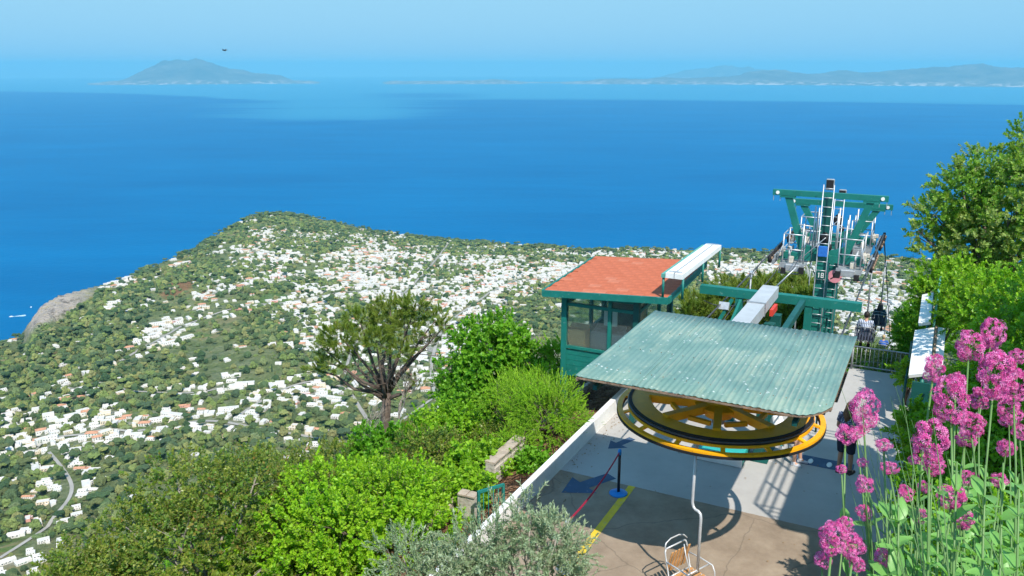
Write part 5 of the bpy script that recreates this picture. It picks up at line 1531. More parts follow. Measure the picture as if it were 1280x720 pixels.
# ------------------------------------------------------------------ chairs of the lift
m_alu = mat('pale_tube', (.62, .64, .66), .4, .08, 10, 0, metal=.3)
m_chair_dk = mat('dark_seat', (.05, .06, .09), .6, .2, 8, .1)
def lift_chair(loc, rz, label, slat_m, frame_m, with_bar=True, group='chairs of the lift'):
    """origin under the grip at rope height; the chair faces local +y"""
    t = empty('lift_chair', loc, rz, label, 'lift chair', group)
    q_ = MB(); q_.box((0, 0, 0), (.07, .22, .09), bev=.01); q_.tube([(0, 0, -.04), (0, 0, -.16)], .035, 8); q_.build('grip', m_galv, t)
    q_ = MB(); q_.tube([(0, 0, -.1), (0, -.01, -.9), (0, -.01, -1.10), (0, .015, -1.17), (0, .06, -1.20), (0, .12, -1.20), (0, .165, -1.23), (0, .18, -1.30), (0, .18, -2.25)], .024, 10)
    q_.build('hanger_rod', frame_m, t)
    z0 = -2.48
    fr_ = MB()
    for s_ in (-.26, .26):
        fr_.tube([(s_, .34, z0), (s_, -.12, z0 - .02), (s_, -.20, z0 + .02), (s_, -.30, z0 + .42), (s_ * .9, -.31, z0 + .47)], .014, 6)
        fr_.tube([(s_, -.27, z0 + .26), (s_ * 1.05, .0, z0 + .27), (s_ * 1.05, .26, z0 + .26), (s_, .32, z0 + .18), (s_, .34, z0)], .013, 6)
    fr_.tube([(-.23, -.31, z0 + .47), (.23, -.31, z0 + .47)], .014, 6); fr_.tube([(-.26, .34, z0), (.26, .34, z0)], .013, 6); fr_.tube([(-.26, -.2, z0), (.26, -.2, z0)], .013, 6)
    fr_.tube([(-.27, .18, z0 + .24), (.27, .18, z0 + .24)], .014, 6)
    fr_.build('seat_frame', frame_m, t)
    sm = MB(); sm.box((0, 0, 0), (.50, .055, .016), bev=.003); sme = sm.mesh('slat', slat_m)
    for k_ in range(6): link('slat', sme, t, (0, -.13 + k_ * .083, z0 + .018))
    vm_ = MB(); vm_.box((0, 0, 0), (.052, .42, .016), bev=.003); vme = vm_.mesh('back_slat', slat_m)
    for k_ in range(6): link('back_slat', vme, t, (-.205 + k_ * .082, -.235, z0 + .25), (R(77), 0, 0))
    if with_bar:
        q_ = MB(); q_.tube([(-.27, -.30, z0 + .50), (-.22, -.33, z0 + .56), (-.1, -.34, z0 + .60), (.1, -.34, z0 + .60), (.22, -.33, z0 + .56), (.27, -.30, z0 + .50)], .012, 6); q_.build('back_hoop', frame_m, t)
        q_ = MB(); q_.tube([(.26, .26, z0 + .26), (.33, .28, z0 + .45), (.34, .20, z0 + .65), (.30, .12, z0 + .80)], .010, 6); q_.build('safety_bar', frame_m, t)
    q_ = MB(); q_.tube([(-.2, .34, z0), (-.2, .44, z0 - .38), (-.2, .55, z0 - .40), (.2, .55, z0 - .40), (.2, .44, z0 - .38), (.2, .34, z0)], .010, 6); q_.build('footrest', frame_m, t)
    return t
# the empty one going round the wheel: it faces +b
gl = W(-1.68, -.02, 2.88)
lift_chair(gl, LROT - R(90) - R(26), 'empty wooden-slatted lift chair hanging from the near rim of the wheel', m_wood, m_alu)
RZL = LROT
down = [(12.6, 'lift chair of the man in the striped shirt beside the tower', m_chair_dk), (20.6, 'lift chair with the dark-haired rider just beyond the tower', m_chair_dk), (27.4, 'farthest occupied lift chair, above the garden', m_chair_dk)]
dz_rider = {12.6: .45, 20.6: -.9 + 0.0, 27.4: -4.0}
for a_, lb, mm in down:
    lift_chair(W(a_, ROPE, rope_z(a_)), RZL, lb, mm, m_steel)
for a_, lb in ((9.3, 'empty lift chair coming in left of the ladder tower'), (22.0, 'empty incoming lift chair beyond the towers'),):
    lift_chair(W(a_, -ROPE, rope_z(a_)), RZL + R(180), lb, m_chair_dk, m_steel)

# ------------------------------------------------------------------ small things on the platform
t = lemp('boarding_step', 3.95, -.75, 0, 'low teal step with a white edge under the wheel', 'step')
q_ = MB(); q_.box((0, 0, .12), (1.0, .9, .24), bev=.01); q_.build('step_body', mat('teal_paint', (.03, .40, .36), .5, .1, 4, .05), t)
q_ = MB(); q_.box((0, -.47, .11), (1.02, .035, .2)); q_.build('step_edge', m_whitep, t)
t = lemp('wire_chair', 4.35, .30, 0, 'teal wire garden chair under the wheel', 'chair', rz=R(-95))
fr_ = MB()
for s_ in (-.22, .22):
    fr_.tube([(s_, .22, .42), (s_ * 1.1, .28, .0), (s_ * 1.1, -.25, .0), (s_, -.20, .42), (s_ * .95, -.30, .86)], .013, 6)
    fr_.tube([(s_ * 1.05, -.26, .64), (s_ * 1.15, .0, .66), (s_ * 1.15, .22, .64), (s_, .24, .42)], .012, 6)
fr_.tube([(-.21, -.30, .86), (.21, -.30, .86)], .013, 6)
fr_.build('frame', m_galv, t)
m_teal = mat('teal_plastic', (.02, .42, .38), .5, .1, 4, .05)
q_ = MB(); q_.box((0, 0, .43), (.44, .44, .03), bev=.008); q_.build('seat', m_teal, t)
q_ = MB(); q_.box((0, -.265, .68), (.40, .02, .36), (R(12), 0, 0), bev=.005); q_.build('backrest', m_teal, t)

# masonry and gate on the bank at the left
m_stone = mat('rough_masonry', (.46, .42, .36), .9, .25, 4, .8, 12, dirt=(.25, .20, .15), dirt_amt=.6)
m_tile = mat('coping_tile', (.40, .33, .26), .85, .25, 5, .5, 20)
def masonry(name, p, rz, L_, h, th, label, stones=True):
    t = empty(name, p, rz, label, 'stone wall')
    q_ = MB(); q_.box((0, 0, h / 2 - .5), (L_, th, h + 1.0)); q_.build('wall_body', m_stone, t)
    n_ = max(2, int(L_ / .26)); r_ = random.Random(int(L_ * 100))
    for k_ in range(n_):
        q_ = MB(); q_.box((-L_ / 2 + (k_ + .5) * L_ / n_, 0, h + .025), (L_ / n_ - .015, th + .06, .05 + r_.uniform(-.008, .008)), (0, 0, r_.uniform(-.03, .03)), bev=.006); q_.build('coping_stone', m_tile, t)
    rows = int(h / .16) if stones else 0
    for row_ in range(rows):
        x_ = -L_ / 2 + r_.uniform(0, .1)
        while x_ < L_ / 2 - .12:
            w2__ = r_.uniform(.16, .3); q_ = MB(); q_.box((min(x_ + w2__ / 2, L_ / 2 - .08), -th / 2 - .006, (row_ + .5) * .16), (w2__ - .02, .05, .14), (0, 0, r_.uniform(-.04, .04)), bev=.012); q_.build('stone', m_stone, t); x_ += w2__
    return t
pw = at_z(640, 573, .0)
masonry('stone_wall', (pw.x - .15, pw.y, -.2), R(63), 1.5, .40, .2, 'stub of stone wall with a brown coping among the shrubs')
pg = at_z(611, 640, .0)
masonry('gate_pillar', (pg.x - .42, pg.y + .25, -.1), R(-25), .4, .34, .16, 'grey stone pillar beside the small green gate', stones=False)
t = empty('garden_gate', (pg.x + .05, pg.y - .15, 0), R(32), 'small green iron gate beside a grey stone pillar', 'gate')
q_ = MB(); 
for x_ in (-.28, .28): q_.beam((x_, 0, -.3), (x_, 0, .62), .05, .05)
q_.beam((-.28, 0, .60), (.28, 0, .60), .05, .05); q_.beam((-.28, 0, -.2), (.28, 0, -.2), .04, .04); q_.build('gate_frame', m_green, t)
for k_ in range(4):
    q_ = MB(); q_.tube([(-.17 + k_ * .113, 0, -.2), (-.17 + k_ * .113, 0, .6)], .01, 5); q_.build('bar', m_green, t)
# drain edge along the bank
q_ = MB(); 
r_ = random.Random(12)
t = lemp('kerb_edging', -1.5, -5.25, -.12, 'row of rough kerb stones in the brown bank', 'kerb')
for k_ in range(26):
    q_ = MB(); q_.box((0, 0, 0), (.12, .42, .16), (0, 0, r_.uniform(-.05, .05)), bev=.015); q_.build('kerb_stone', m_tile if k_ % 3 else m_stone, t, (r_.uniform(-.02, .02), k_ * .45, r_.uniform(-.02, .02)))

# ------------------------------------------------------------------ boats and a bird
m_hull = mat('boat_white', (.82, .83, .84), .4, .03, .5, 0)
def boat(px, py, L_, rz, label, wake):
    p_ = at_z(px, py, -580 - 0.3)
    t = empty('motor_boat', p_, rz, label, 'boat', 'boats on the sea')
    q_ = MB(); P_ = [(-L_ / 2, -L_ * .14), (L_ * .2, -L_ * .15), (L_ / 2, 0), (L_ * .2, L_ * .15), (-L_ / 2, L_ * .14)]
    q_.add([(x_, y_2, -.5) for x_, y_2 in P_] + [(x_ * 1.05, y_2 * 1.15, L_ * .12) for x_, y_2 in P_], [(4, 3, 2, 1, 0), (5, 6, 7, 8, 9)] + [(i, (i + 1) % 5, (i + 1) % 5 + 5, i + 5) for i in range(5)])
    q_.build('hull', m_hull, t)
    q_ = MB(); q_.box((-L_ * .05, 0, L_ * .18), (L_ * .35, L_ * .18, L_ * .12), bev=L_ * .02); q_.build('wheelhouse', m_hull, t)
    if wake:
        q_ = MB(); q_.add([(-L_ * .4, -L_ * .1, .45), (-L_ * .4, L_ * .1, .45), (-L_ * 3.2, L_ * .75, .4), (-L_ * 3.6, 0, .4), (-L_ * 3.2, -L_ * .75, .4)], [(0, 4, 3, 2, 1)])
        tag(q_.build('wake', mat('foam', (.45, .62, .72), .6, .25, .2, 0), None, p_, (0, 0, rz)), 'pale foam wake trailing behind the left motor boat', 'wake', kind='stuff')
boat(14, 396, 9, R(200), 'small white motor boat with a foam wake', True)
boat(39, 384, 8, R(110), 'tiny white boat at anchor beside the grey cliff', False)
p_ = at_d(281, 63, 28)
t = empty('bird', p_, R(70), 'small dark bird gliding above the island', 'bird')
m_bird = mat('dark_feathers', (.04, .035, .035), .8, .2, 20, 0)
q_ = MB(); q_.blob((0, 0, 0), (.020, .075, .019), 10, 8); q_.blob((0, .078, .008), (.014, .018, .014), 8, 6); q_.tube([(0, .09, .007), (0, .11, .004)], [.005, .001], 5)
q_.add([(-.012, -.06, 0), (.012, -.06, 0), (.035, -.13, 0), (0, -.11, .002), (-.035, -.13, 0), (0, -.07, .006)], [(0, 4, 3, 5), (5, 3, 2, 1), (0, 1, 2, 3, 4)]); q_.build('body', m_bird, t)
for s_ in (-1, 1):
    q_ = MB(); q_.add([(s_ * .01, .03, .01), (s_ * .08, .045, .035), (s_ * .17, -.02, .05), (s_ * .08, -.01, .032), (s_ * .01, -.03, .008), (s_ * .08, .02, .041)], [(0, 1, 5), (1, 2, 5), (2, 3, 5), (3, 4, 5), (4, 0, 5), (0, 4, 3, 2, 1)]); q_.build('wing', m_bird, t)

# ------------------------------------------------------------------ upper terrace off to the right; its deck and railing shade the platform
tp = Vector((6.85, 9.45, 0)); td = Vector((AX, AY, 0)); tn_ = Vector((BX, BY, 0))
q_ = MB()
def tpt(s_, w_, z_): v_ = tp + td * s_ + tn_ * w_; return (v_.x, v_.y, z_)
Pq = [(0, 0), (4.5, 0), (4.5, 1.3), (-3.5, 3.6), (-3.5, 1.1), (0, .6)]  # near wing added in place of unseen trees, only to shade the floor
q_.add([tpt(s_, w_, 6.95) for s_, w_ in Pq] + [tpt(s_, w_, 6.70) for s_, w_ in Pq], [tuple(range(6))[::-1], tuple(range(6, 12))] + [(i, (i + 1) % 6, (i + 1) % 6 + 6, i + 6) for i in range(6)])
for s_, w_ in ((-3.2, 1.5), (4.1, .4), (.3, .4)): v_ = tpt(s_, w_, 3.3); q_.box(v_, (.3, .3, 6.8))
ter_o = q_.build('upper_terrace', mat('terrace_concrete', (.45, .43, .40), .85, .15, 2, .3)); tag(ter_o, 'unseen raised concrete terrace on pillars above the right bank, shaped to shade the platform', 'terrace', kind='structure')
for h_ in (7.35, 7.65, 7.95):
    q_ = MB(); q_.tube([tpt(.05, .55, h_), tpt(.05, .05, h_), tpt(4.45, .05, h_), tpt(4.45, 1.25, h_)], .03, 6); q_.build('handrail', m_green, ter_o)
for k_ in range(5):
    q_ = MB(); q_.tube([tpt(.05 + k_ * 1.1, .05, 6.95), tpt(.05 + k_ * 1.1, .05, 7.97)], .03, 6); q_.build('railing_post', m_green, ter_o)

# roofing screws over the purlins, leaf litter on the floor
q_ = MB()
for yy in (-1.9, -.8, .3, 1.3):
    for k_ in range(20): q_.tube([(B0 + .1 + k_ * .185, yy, .015), (B0 + .1 + k_ * .185, yy, .028)], .006, 6)
sc_o = q_.build('roofing_screws', m_rust, cn); sc_o['kind'] = 'stuff'
q_ = MB(); r_ = random.Random(77)
for k_ in range(620):
    u = r_.random()
    if u < .45: a_, b_2 = r_.uniform(-4, 8), -3.72 + abs(r_.gauss(0, .25))
    elif u < .85: a_, b_2 = r_.uniform(-5, 8), 4.4 - abs(r_.gauss(0, .9))
    else: a_, b_2 = r_.uniform(-4, 8), r_.uniform(-3.5, 4.2)
    s_ = r_.uniform(.012, .035); t_ = r_.random() * 6.28; c2_, s2_ = math.cos(t_) * s_, math.sin(t_) * s_
    p_ = W(a_, b_2, .007)
    q_.add([p_ + Vector((c2_, s2_, r_.uniform(0, .012))), p_ + Vector((-s2_ * .5, c2_ * .5, .004)), p_ + Vector((-c2_, -s2_, r_.uniform(0, .012))), p_ + Vector((s2_ * .5, -c2_ * .5, 0))], [(0, 1, 2), (0, 2, 3)])
tag(q_.build('leaf_litter', mat('dry_leaves', (.26, .17, .08), .9, .4, 3, 0)), 'dry leaves blown along the wall and across the floor', 'leaf litter', kind='stuff')
# ------------------------------------------------------------------ people
m_skin = mat('skin', (.52, .30, .21), .55, .06, 8, .05, 60)
m_skin2 = mat('tanned_skin', (.42, .23, .15), .55, .06, 8, .05, 60)
def remesh(o, vox, smooth_it=4):
    md = o.modifiers.new('fuse', 'REMESH'); md.mode = 'VOXEL'; md.voxel_size = vox; md.use_smooth_shade = True
    s_ = o.modifiers.new('soften', 'SMOOTH'); s_.iterations = smooth_it; s_.factor = .5
def hand(mb, wrist, fwd, side, up, sgn):
    w = Vector(wrist); f = Vector(fwd).normalized(); s_ = Vector(side).normalized(); u = Vector(up).normalized()
    mb.tube([w, w + f * .05, w + f * .085], [.024, .032, .028], n=8)
    for k_, ln in enumerate((.068, .078, .072, .055)):
        o_ = (k_ - 1.5) * .019
        b0 = w + f * .075 + s_ * o_ * sgn
        mb.tube([b0, b0 + f * ln * .45 - u * .006, b0 + f * ln * .8 - u * .022, b0 + f * ln * .95 - u * .04], [.0105, .010, .0095, .008], n=6)
    b0 = w + f * .02 - s_ * .024 * sgn
    mb.tube([b0, b0 + f * .035 - s_ * .026 * sgn - u * .01, b0 + f * .062 - s_ * .028 * sgn - u * .02], [.013, .012, .009], n=6)
def person(loc, rz, label, J, skin, top_m, bot_m, hair_m, shoe_m, long_hair=False, sleeve=.6, leg_cover=.9, hat=None, trouser_r=1.0, vox=.012, group=None):
    """J: joints in metres, figure faces local +y; parts: body, top, shorts or trousers, hair, shoes"""
    t = empty('person', loc, rz, label, 'person', group)
    V_ = {k_: Vector(v) for k_, v in J.items()}
    b = MB()
    pel, ch, nk, hd = V_['pelvis'], V_['chest'], V_['neck'], V_['head']
    b.tube([pel, pel.lerp(ch, .5), ch, ch.lerp(nk, .75)], [.125, .115, .13, .07], n=14)
    b.tube([ch.lerp(nk, .6), nk, hd - Vector((0, 0, .06))], [.06, .052, .05], n=10)
    b.blob(hd, (.073, .092, .112), 16, 12)
    look = Vector(J.get('look', (0, 1, 0))).normalized(); rt = look.cross(Vector((0, 0, 1))).normalized()
    b.blob(hd + look * .03 - Vector((0, 0, .055)), (.052, .06, .055), 12, 8)
    b.tube([hd + look * .085 + Vector((0, 0, .01)), hd + look * .112 - Vector((0, 0, .022)), hd + look * .092 - Vector((0, 0, .03))], [.010, .014, .012], n=6)
    for s_ in (-1, 1):
        b.blob(hd + rt * .076 * s_ - Vector((0, 0, .005)) - look * .005, (.010, .018, .03), 8, 6)
        b.blob(hd + look * .082 + rt * .03 * s_ + Vector((0, 0, .033)), (.022, .012, .008), 8, 5)
    b.blob(hd + look * .088 - Vector((0, 0, .058)), (.024, .012, .008), 8, 5)
    for s_, L_ in ((-1, 'l'), (1, 'r')):
        sh, el, wr = V_['sh' + L_], V_['el' + L_], V_['wr' + L_]
        b.tube([ch.lerp(nk, .55), sh, sh.lerp(el, .5), el, el.lerp(wr, .4), wr], [.055, .052, .045, .037, .036, .025], n=10)
        f = (wr - el).normalized(); sd = f.cross(Vector((0, .3, 1))).normalized() if abs(f.z) < .9 else Vector((0, 1, 0))
        up = sd.cross(f).normalized()
        hand(b, wr, f, sd, up * -1 if False else up, 1 if L_ == 'r' else -1)
        hp, kn, an, to = V_['hip' + L_], V_['kn' + L_], V_['an' + L_], V_['to' + L_]
        b.tube([pel, hp, hp.lerp(kn, .4), kn, kn.lerp(an, .3), an.lerp(kn, .2), an], [.11, .10, .082, .056, .056, .042, .038], n=12)
        b.tube([an - Vector((0, 0, .0)), an.lerp(to, .5) - Vector((0, 0, .02)), to], [.04, .038, .028], n=8)
    bo = b.build('body', skin, t); remesh(bo, vox)
    c = MB()
    c.tube([pel.lerp(ch, .05), pel.lerp(ch, .5), ch, ch.lerp(nk, .72)], [.155, .145, .155, .088], n=16)
    for L_ in 'lr':
        sh, el = V_['sh' + L_], V_['el' + L_]
        c.tube([ch.lerp(nk, .5), sh, sh.lerp(el, sleeve)], [.075, .072, .062], n=12)
    o = c.build('top', top_m, t); remesh(o, vox + .002)
    c = MB()
    for L_ in 'lr':
        hp, kn, an = V_['hip' + L_], V_['kn' + L_], V_['an' + L_]
        pts = [pel + Vector((0, 0, .06)), hp, hp.lerp(kn, .5), hp.lerp(kn, min(1, leg_cover))]
        rs = [.135, .122, .105 * trouser_r, .088 * trouser_r]
        if leg_cover > 1: pts.append(kn.lerp(an, leg_cover - 1)); rs.append(.068)
        c.tube(pts, rs, n=14)
    o = c.build('shorts' if leg_cover <= 1 else 'trousers', bot_m, t); remesh(o, vox + .002)
    c = MB(); c.blob(hd - look * .018 + Vector((0, 0, .022)), (.085, .095, .105), 16, 10)
    if long_hair:
        c.tube([hd - look * .05 + Vector((0, 0, .03)), hd - look * .095 - Vector((0, 0, .08)), nk - look * .09 - Vector((0, 0, .05)), nk - look * .10 - Vector((0, 0, .20))], [.08, .085, .075, .03], n=10)
        for s_ in (-1, 1): c.tube([hd + rt * .06 * s_, nk + rt * .085 * s_ - look * .04, nk + rt * .09 * s_ - look * .06 - Vector((0, 0, .14))], [.035, .035, .015], n=8)
    o = c.build('hair', hair_m, t); remesh(o, .012)
    if shoe_m:
        for L_ in 'lr':
            an, to = V_['an' + L_], V_['to' + L_]; d = (to - an); d.z = 0; d = d.normalized() if d.length > .01 else Vector((0, 1, 0))
            c = MB(); base = Vector((an.x, an.y, min(an.z, to.z) - .01))
            c.tube([base - d * .06, base + d * .05, base + d * .17], [.045, .048, .038], n=10); c.tube([an + Vector((0, 0, .03)), base], [.045, .05], n=10)
            o = c.build('shoe', shoe_m, t); remesh(o, .010)
    return t
def stand(h=1.65, lean=.0, arms='down'):
    k_ = h / 1.65
    J = dict(pelvis=(0, 0, .90), chest=(0, .01, 1.22), neck=(0, .0, 1.40), head=(0, .035, 1.535), hipl=(-.09, 0, .86), hipr=(.09, 0, .86), knl=(-.095, .03, .47), knr=(.11, .05, .47),
             anl=(-.10, -.02, .08), anr=(.13, .04, .08), tol=(-.115, .13, .035), tor=(.16, .19, .035), shl=(-.165, -.01, 1.34), shr=(.165, -.01, 1.34), ell=(-.21, .0, 1.06), elr=(.21, .04, 1.07), wrl=(-.18, .16, .90), wrr=(.12, .26, 1.06))
    return {a_: tuple(c_ * k_ for c_ in v) for a_, v in J.items()}
def sit(seat=.45, legs=.45, fwd=.42, armup=0):
    J = dict(pelvis=(0, -.02, .12), chest=(0, -.06, .45), neck=(0, -.05, .62), head=(0, -.01, .76), hipl=(-.09, .02, .10), hipr=(.09, .02, .10), knl=(-.11, fwd, .12), knr=(.11, fwd, .12),
             anl=(-.12, fwd + .05, -.30), anr=(.10, fwd + .06, -.30), tol=(-.13, fwd + .20, -.35), tor=(.11, fwd + .21, -.35), shl=(-.165, -.07, .57), shr=(.165, -.07, .57), ell=(-.24, -.02, .32), elr=(.24, -.02, .32), wrl=(-.19, .20, .26), wrr=(.19, .20, .26))
    return J
def cloth_pattern(name, base, spots, sc_=14, thr=.55, wave=False, band=None):
    m, n_, l_, p_ = new_mat(name); t_ = n_.new('ShaderNodeTexCoord')
    if wave:
        q_ = n_.new('ShaderNodeTexWave'); q_.wave_type = 'BANDS'; q_.bands_direction = 'X'; q_.inputs['Scale'].default_value = sc_; q_.inputs['Distortion'].default_value = 0; l_.new(t_.outputs['Object'], q_.inputs['Vector'])
        r_ = ramp(n_, [(0, base), (thr, base), (thr + .06, spots), (1, spots)])
        l_.new(q_.outputs['Fac'], r_.inputs['Fac'])
    else:
        q_ = n_.new('ShaderNodeTexVoronoi'); q_.inputs['Scale'].default_value = sc_; l_.new(t_.outputs['Object'], q_.inputs['Vector'])
        r_ = ramp(n_, [(0, spots), (.28, spots), (.36, base), (1, base)]); l_.new(q_.outputs['Distance'], r_.inputs['Fac'])
    l_.new(r_.outputs[0], p_.inputs['Base Color']); p_.inputs['Roughness'].default_value = .85
    return m
m_navy = mat('navy_cloth', (.02, .025, .05), .85, .2, 10, .2)
m_hair_br = mat('brown_hair', (.16, .08, .04), .6, .35, 25, .4, 80)
m_hair_bk = mat('black_hair', (.02, .015, .012), .6, .3, 25, .3, 80)
m_hair_bl = mat('blond_hair', (.45, .32, .16), .6, .25, 25, .3, 80)
m_whitecloth = mat('white_cloth', (.75, .76, .76), .85, .08, 8, .2)
person(W(4.25, 1.78, 0), LROT + R(-18), 'woman with long brown hair in patterned blouse and dark shorts standing on the platform', stand(1.66), m_skin2, cloth_pattern('patterned_blouse', (.08, .10, .18), (.62, .66, .74), 30), m_navy, m_hair_br, mat('sandal', (.05, .03, .03), .7, .2, 5, 0), long_hair=True, leg_cover=.95)
Ja = sit(); 
pa = W(4.33, .36, .46)
Ja.update(anl=(-.10, .50, -.40), anr=(.14, .42, -.40), tol=(-.10, .66, -.435), tor=(.17, .57, -.435))
person(pa, LROT - R(95), 'attendant in a white shirt sitting on the teal chair under the wheel', Ja, m_skin, m_whitecloth, m_navy, m_hair_bk, mat('grey_sneaker', (.55, .56, .6), .7, .1, 6, 0), leg_cover=.9)
def rider(a_, label, top, hair, long_hair, bot, shoe, skin):
    p_ = W(a_, ROPE, rope_z(a_) - 2.47)
    person(p_, LROT, label, sit(), skin, top, bot, hair, shoe, long_hair=long_hair, vox=.018)
rider(12.6, 'man in a blue and white striped shirt riding the nearest occupied chair', cloth_pattern('striped_shirt', (.60, .66, .75), (.04, .07, .20), 6.5, .5, True), m_hair_bk, False, m_navy, m_black, m_skin)
rider(20.6, 'dark-haired rider in dark teal clothes on the second chair', mat('dark_teal_cloth', (.02, .07, .09), .85, .2, 8, .2), m_hair_bk, True, m_navy, m_black, m_skin)
rider(27.4, 'rider in a royal blue jacket on the farthest chair', mat('blue_jacket', (.03, .10, .38), .8, .15, 8, .2), m_hair_bl, False, m_navy, m_black, m_skin)

# ------------------------------------------------------------------ leaves
lm_bright = leaf_mat('leaf_bright', [(.20, .42, .012), (.26, .50, .02), (.34, .54, .03), (.17, .37, .012)], .35)
lm_mid = leaf_mat('leaf_green', [(.09, .27, .015), (.14, .36, .02), (.20, .42, .03), (.11, .30, .02)], .38)
lm_oak = leaf_mat('leaf_oak', [(.09, .17, .02), (.15, .25, .03), (.23, .31, .04), (.32, .34, .07), (.13, .24, .03), (.16, .27, .04), (.34, .20, .06)], .35, .4, .5)
lm_olive = leaf_mat('leaf_olive', [(.17, .26, .13), (.26, .36, .20), (.38, .46, .30), (.22, .31, .15)], .2, .5, .4)
lm_pine = leaf_mat('needles', [(.09, .17, .02), (.16, .25, .03), (.25, .31, .05), (.08, .15, .03)], .25, .6, .3)
lm_jun = leaf_mat('juniper', [(.20, .42, .02), (.28, .52, .03), (.34, .56, .04), (.15, .34, .02)], .3, .6, .2)
lm_tree = leaf_mat('leaf_tree', [(.12, .26, .03), (.18, .36, .04), (.26, .42, .06), (.38, .46, .15), (.14, .28, .04)], .35)
lm_blossom = leaf_mat('leaf_and_blossom', [(.10, .22, .03), (.16, .30, .05), (.60, .58, .34), (.40, .42, .20)], .3)
lm_ivy = leaf_mat('leaf_ivy', [(.16, .36, .015), (.22, .44, .02), (.30, .50, .03), (.10, .26, .02)], .35)
def proto(key, n_, fn):
    return src_collection(key, [fn(i_) for i_ in range(n_)]), n_
P_bright = proto('twigs_bright', 4, lambda i_: twig('tw_b%d' % i_, [lm_bright, m_twig], 20, .26, .068, .048, 84, 2, 100 + i_))
P_mid = proto('twigs_mid', 4, lambda i_: twig('tw_m%d' % i_, [lm_mid, m_twig], 20, .32, .10, .068, 82, 2, 110 + i_))
P_oak = proto('twigs_oak', 4, lambda i_: twig('tw_o%d' % i_, [lm_oak, m_twig], 20, .24, .064, .046, 90, 2, 120 + i_))
P_olive = proto('twigs_olive', 4, lambda i_: twig('tw_l%d' % i_, [lm_olive, m_twig], 28, .38, .080, .024, 66, 2, 130 + i_))
P_pine = proto('twigs_pine', 3, lambda i_: twig('tw_p%d' % i_, [lm_pine, m_twig], 46, .26, .17, .016, 44, 2, 140 + i_, needle=True))
P_jun = proto('twigs_jun', 3, lambda i_: twig('tw_j%d' % i_, [lm_jun, m_twig], 36, .40, .075, .022, 38, 2, 150 + i_, needle=True))
P_tree = proto('twigs_tree', 4, lambda i_: twig('tw_t%d' % i_, [lm_tree, m_twig], 20, .34, .095, .062, 82, 2, 160 + i_))
P_blos = proto('twigs_blossom', 2, lambda i_: twig('tw_s%d' % i_, [lm_blossom, m_twig], 18, .30, .07, .045, 60, 2, 170 + i_))
P_ivy = proto('twigs_ivy', 4, lambda i_: twig('tw_i%d' % i_, [lm_ivy, m_twig], 20, .30, .09, .064, 84, 2, 180 + i_))

def bush(name, label, cat, center, rad3, P, n_, size, seed, lumps=9, base=None, bark=m_bark, r0=.05, inner=.5, up=.35, group=None, extra=None, frac=(.35, .6), limb=True):
    bl = lump_crown((0, 0, rad3[2] * .2), rad3, lumps, seed, frac)
    if extra: bl += extra
    z0 = (base if base is not None else float(ter(center[0], center[1]))) - center[2]
    t = empty(name, (center[0], center[1], center[2] + z0), 0, label, cat, group)
    bl = [(b_[0], b_[1], b_[2] - z0, *b_[3:]) for b_ in bl]
    crown('crown' if 'tree' in name or name in ('pine',) else 'foliage', P[0], P[1], bl, n_, size, t, seed, inner=inner, up=up)
    if limb:
        mb = MB(); limbs(mb, (0, 0, -.3), bl, r0, seed); mb.build('trunk' if 'tree' in name else 'stem', bark, t)
    return t
# left foreground: big holm-oak shrub (several lobes), bright bush, olive
def atD(px, py, D):      # the point that shows at px, py and stands D metres out on the ground plan
    d = ray(px, py); k_ = D / d.y
    return Vector((d.x * k_, D, CAM_H + d.z * k_))
c_ = atD(268, 702, 15.0)
bush('oak_shrub', 'large olive-green oak shrub filling the lower left foreground', 'shrub', c_, (2.35, 2.0, 1.7), P_oak, 4300, 1.0, 11, 13, bark=m_bark_grey, r0=.10, inner=.35, frac=(.3, .55),
     extra=[(1.5, .2, 1.1, .8, .7, .5), (.1, 0, 1.75, .7, .6, .4), (1.0, 0, 1.9, .5, .5, .35), (-1.9, .1, .3, .6, .6, .5), (-1.2, 0, 1.25, .45, .4, .3)])
c_ = atD(105, 738, 14.0)
bush('oak_shrub', 'ragged oak shrub at the bottom left corner with loose twigs', 'shrub', c_, (.95, .9, .7), P_oak, 700, .95, 12, 7, bark=m_bark_grey, inner=.3, frac=(.3, .5))
c_ = atD(455, 690, 14.8)
bush('round_bush', 'big rounded bright yellow-green bush beside the gate', 'bush', c_, (2.1, 1.7, 1.45), P_bright, 6800, .92, 21, 16, r0=.08, inner=.72, up=.5, frac=(.32, .5),
     extra=[(-1.9, 0, -.5, .9, .9, .7), (1.5, 0, -.2, .8, .8, .7)])
c_ = atD(660, 735, 9.4)
bush('olive_tree', 'silvery olive tree rising in front of the low white wall', 'tree', c_, (1.05, .9, .85), P_olive, 1500, .62, 31, 9, bark=m_bark_grey, base=-.2, r0=.06, inner=.25, frac=(.3, .55),
     extra=[(.02, 0, .95, .22, .2, .30), (.12, 0, .6, .4, .3, .3), (-.6, 0, .55, .4, .4, .3), (.62, .1, .45, .18, .2, .25)])
c_ = atD(545, 745, 9.6)
bush('olive_tree', 'second olive shrub at the bottom edge below the bright bush', 'tree', c_, (.95, .8, .65), P_olive, 1100, .62, 32, 8, bark=m_bark_grey, base=-.2, r0=.05, inner=.25, frac=(.3, .55))

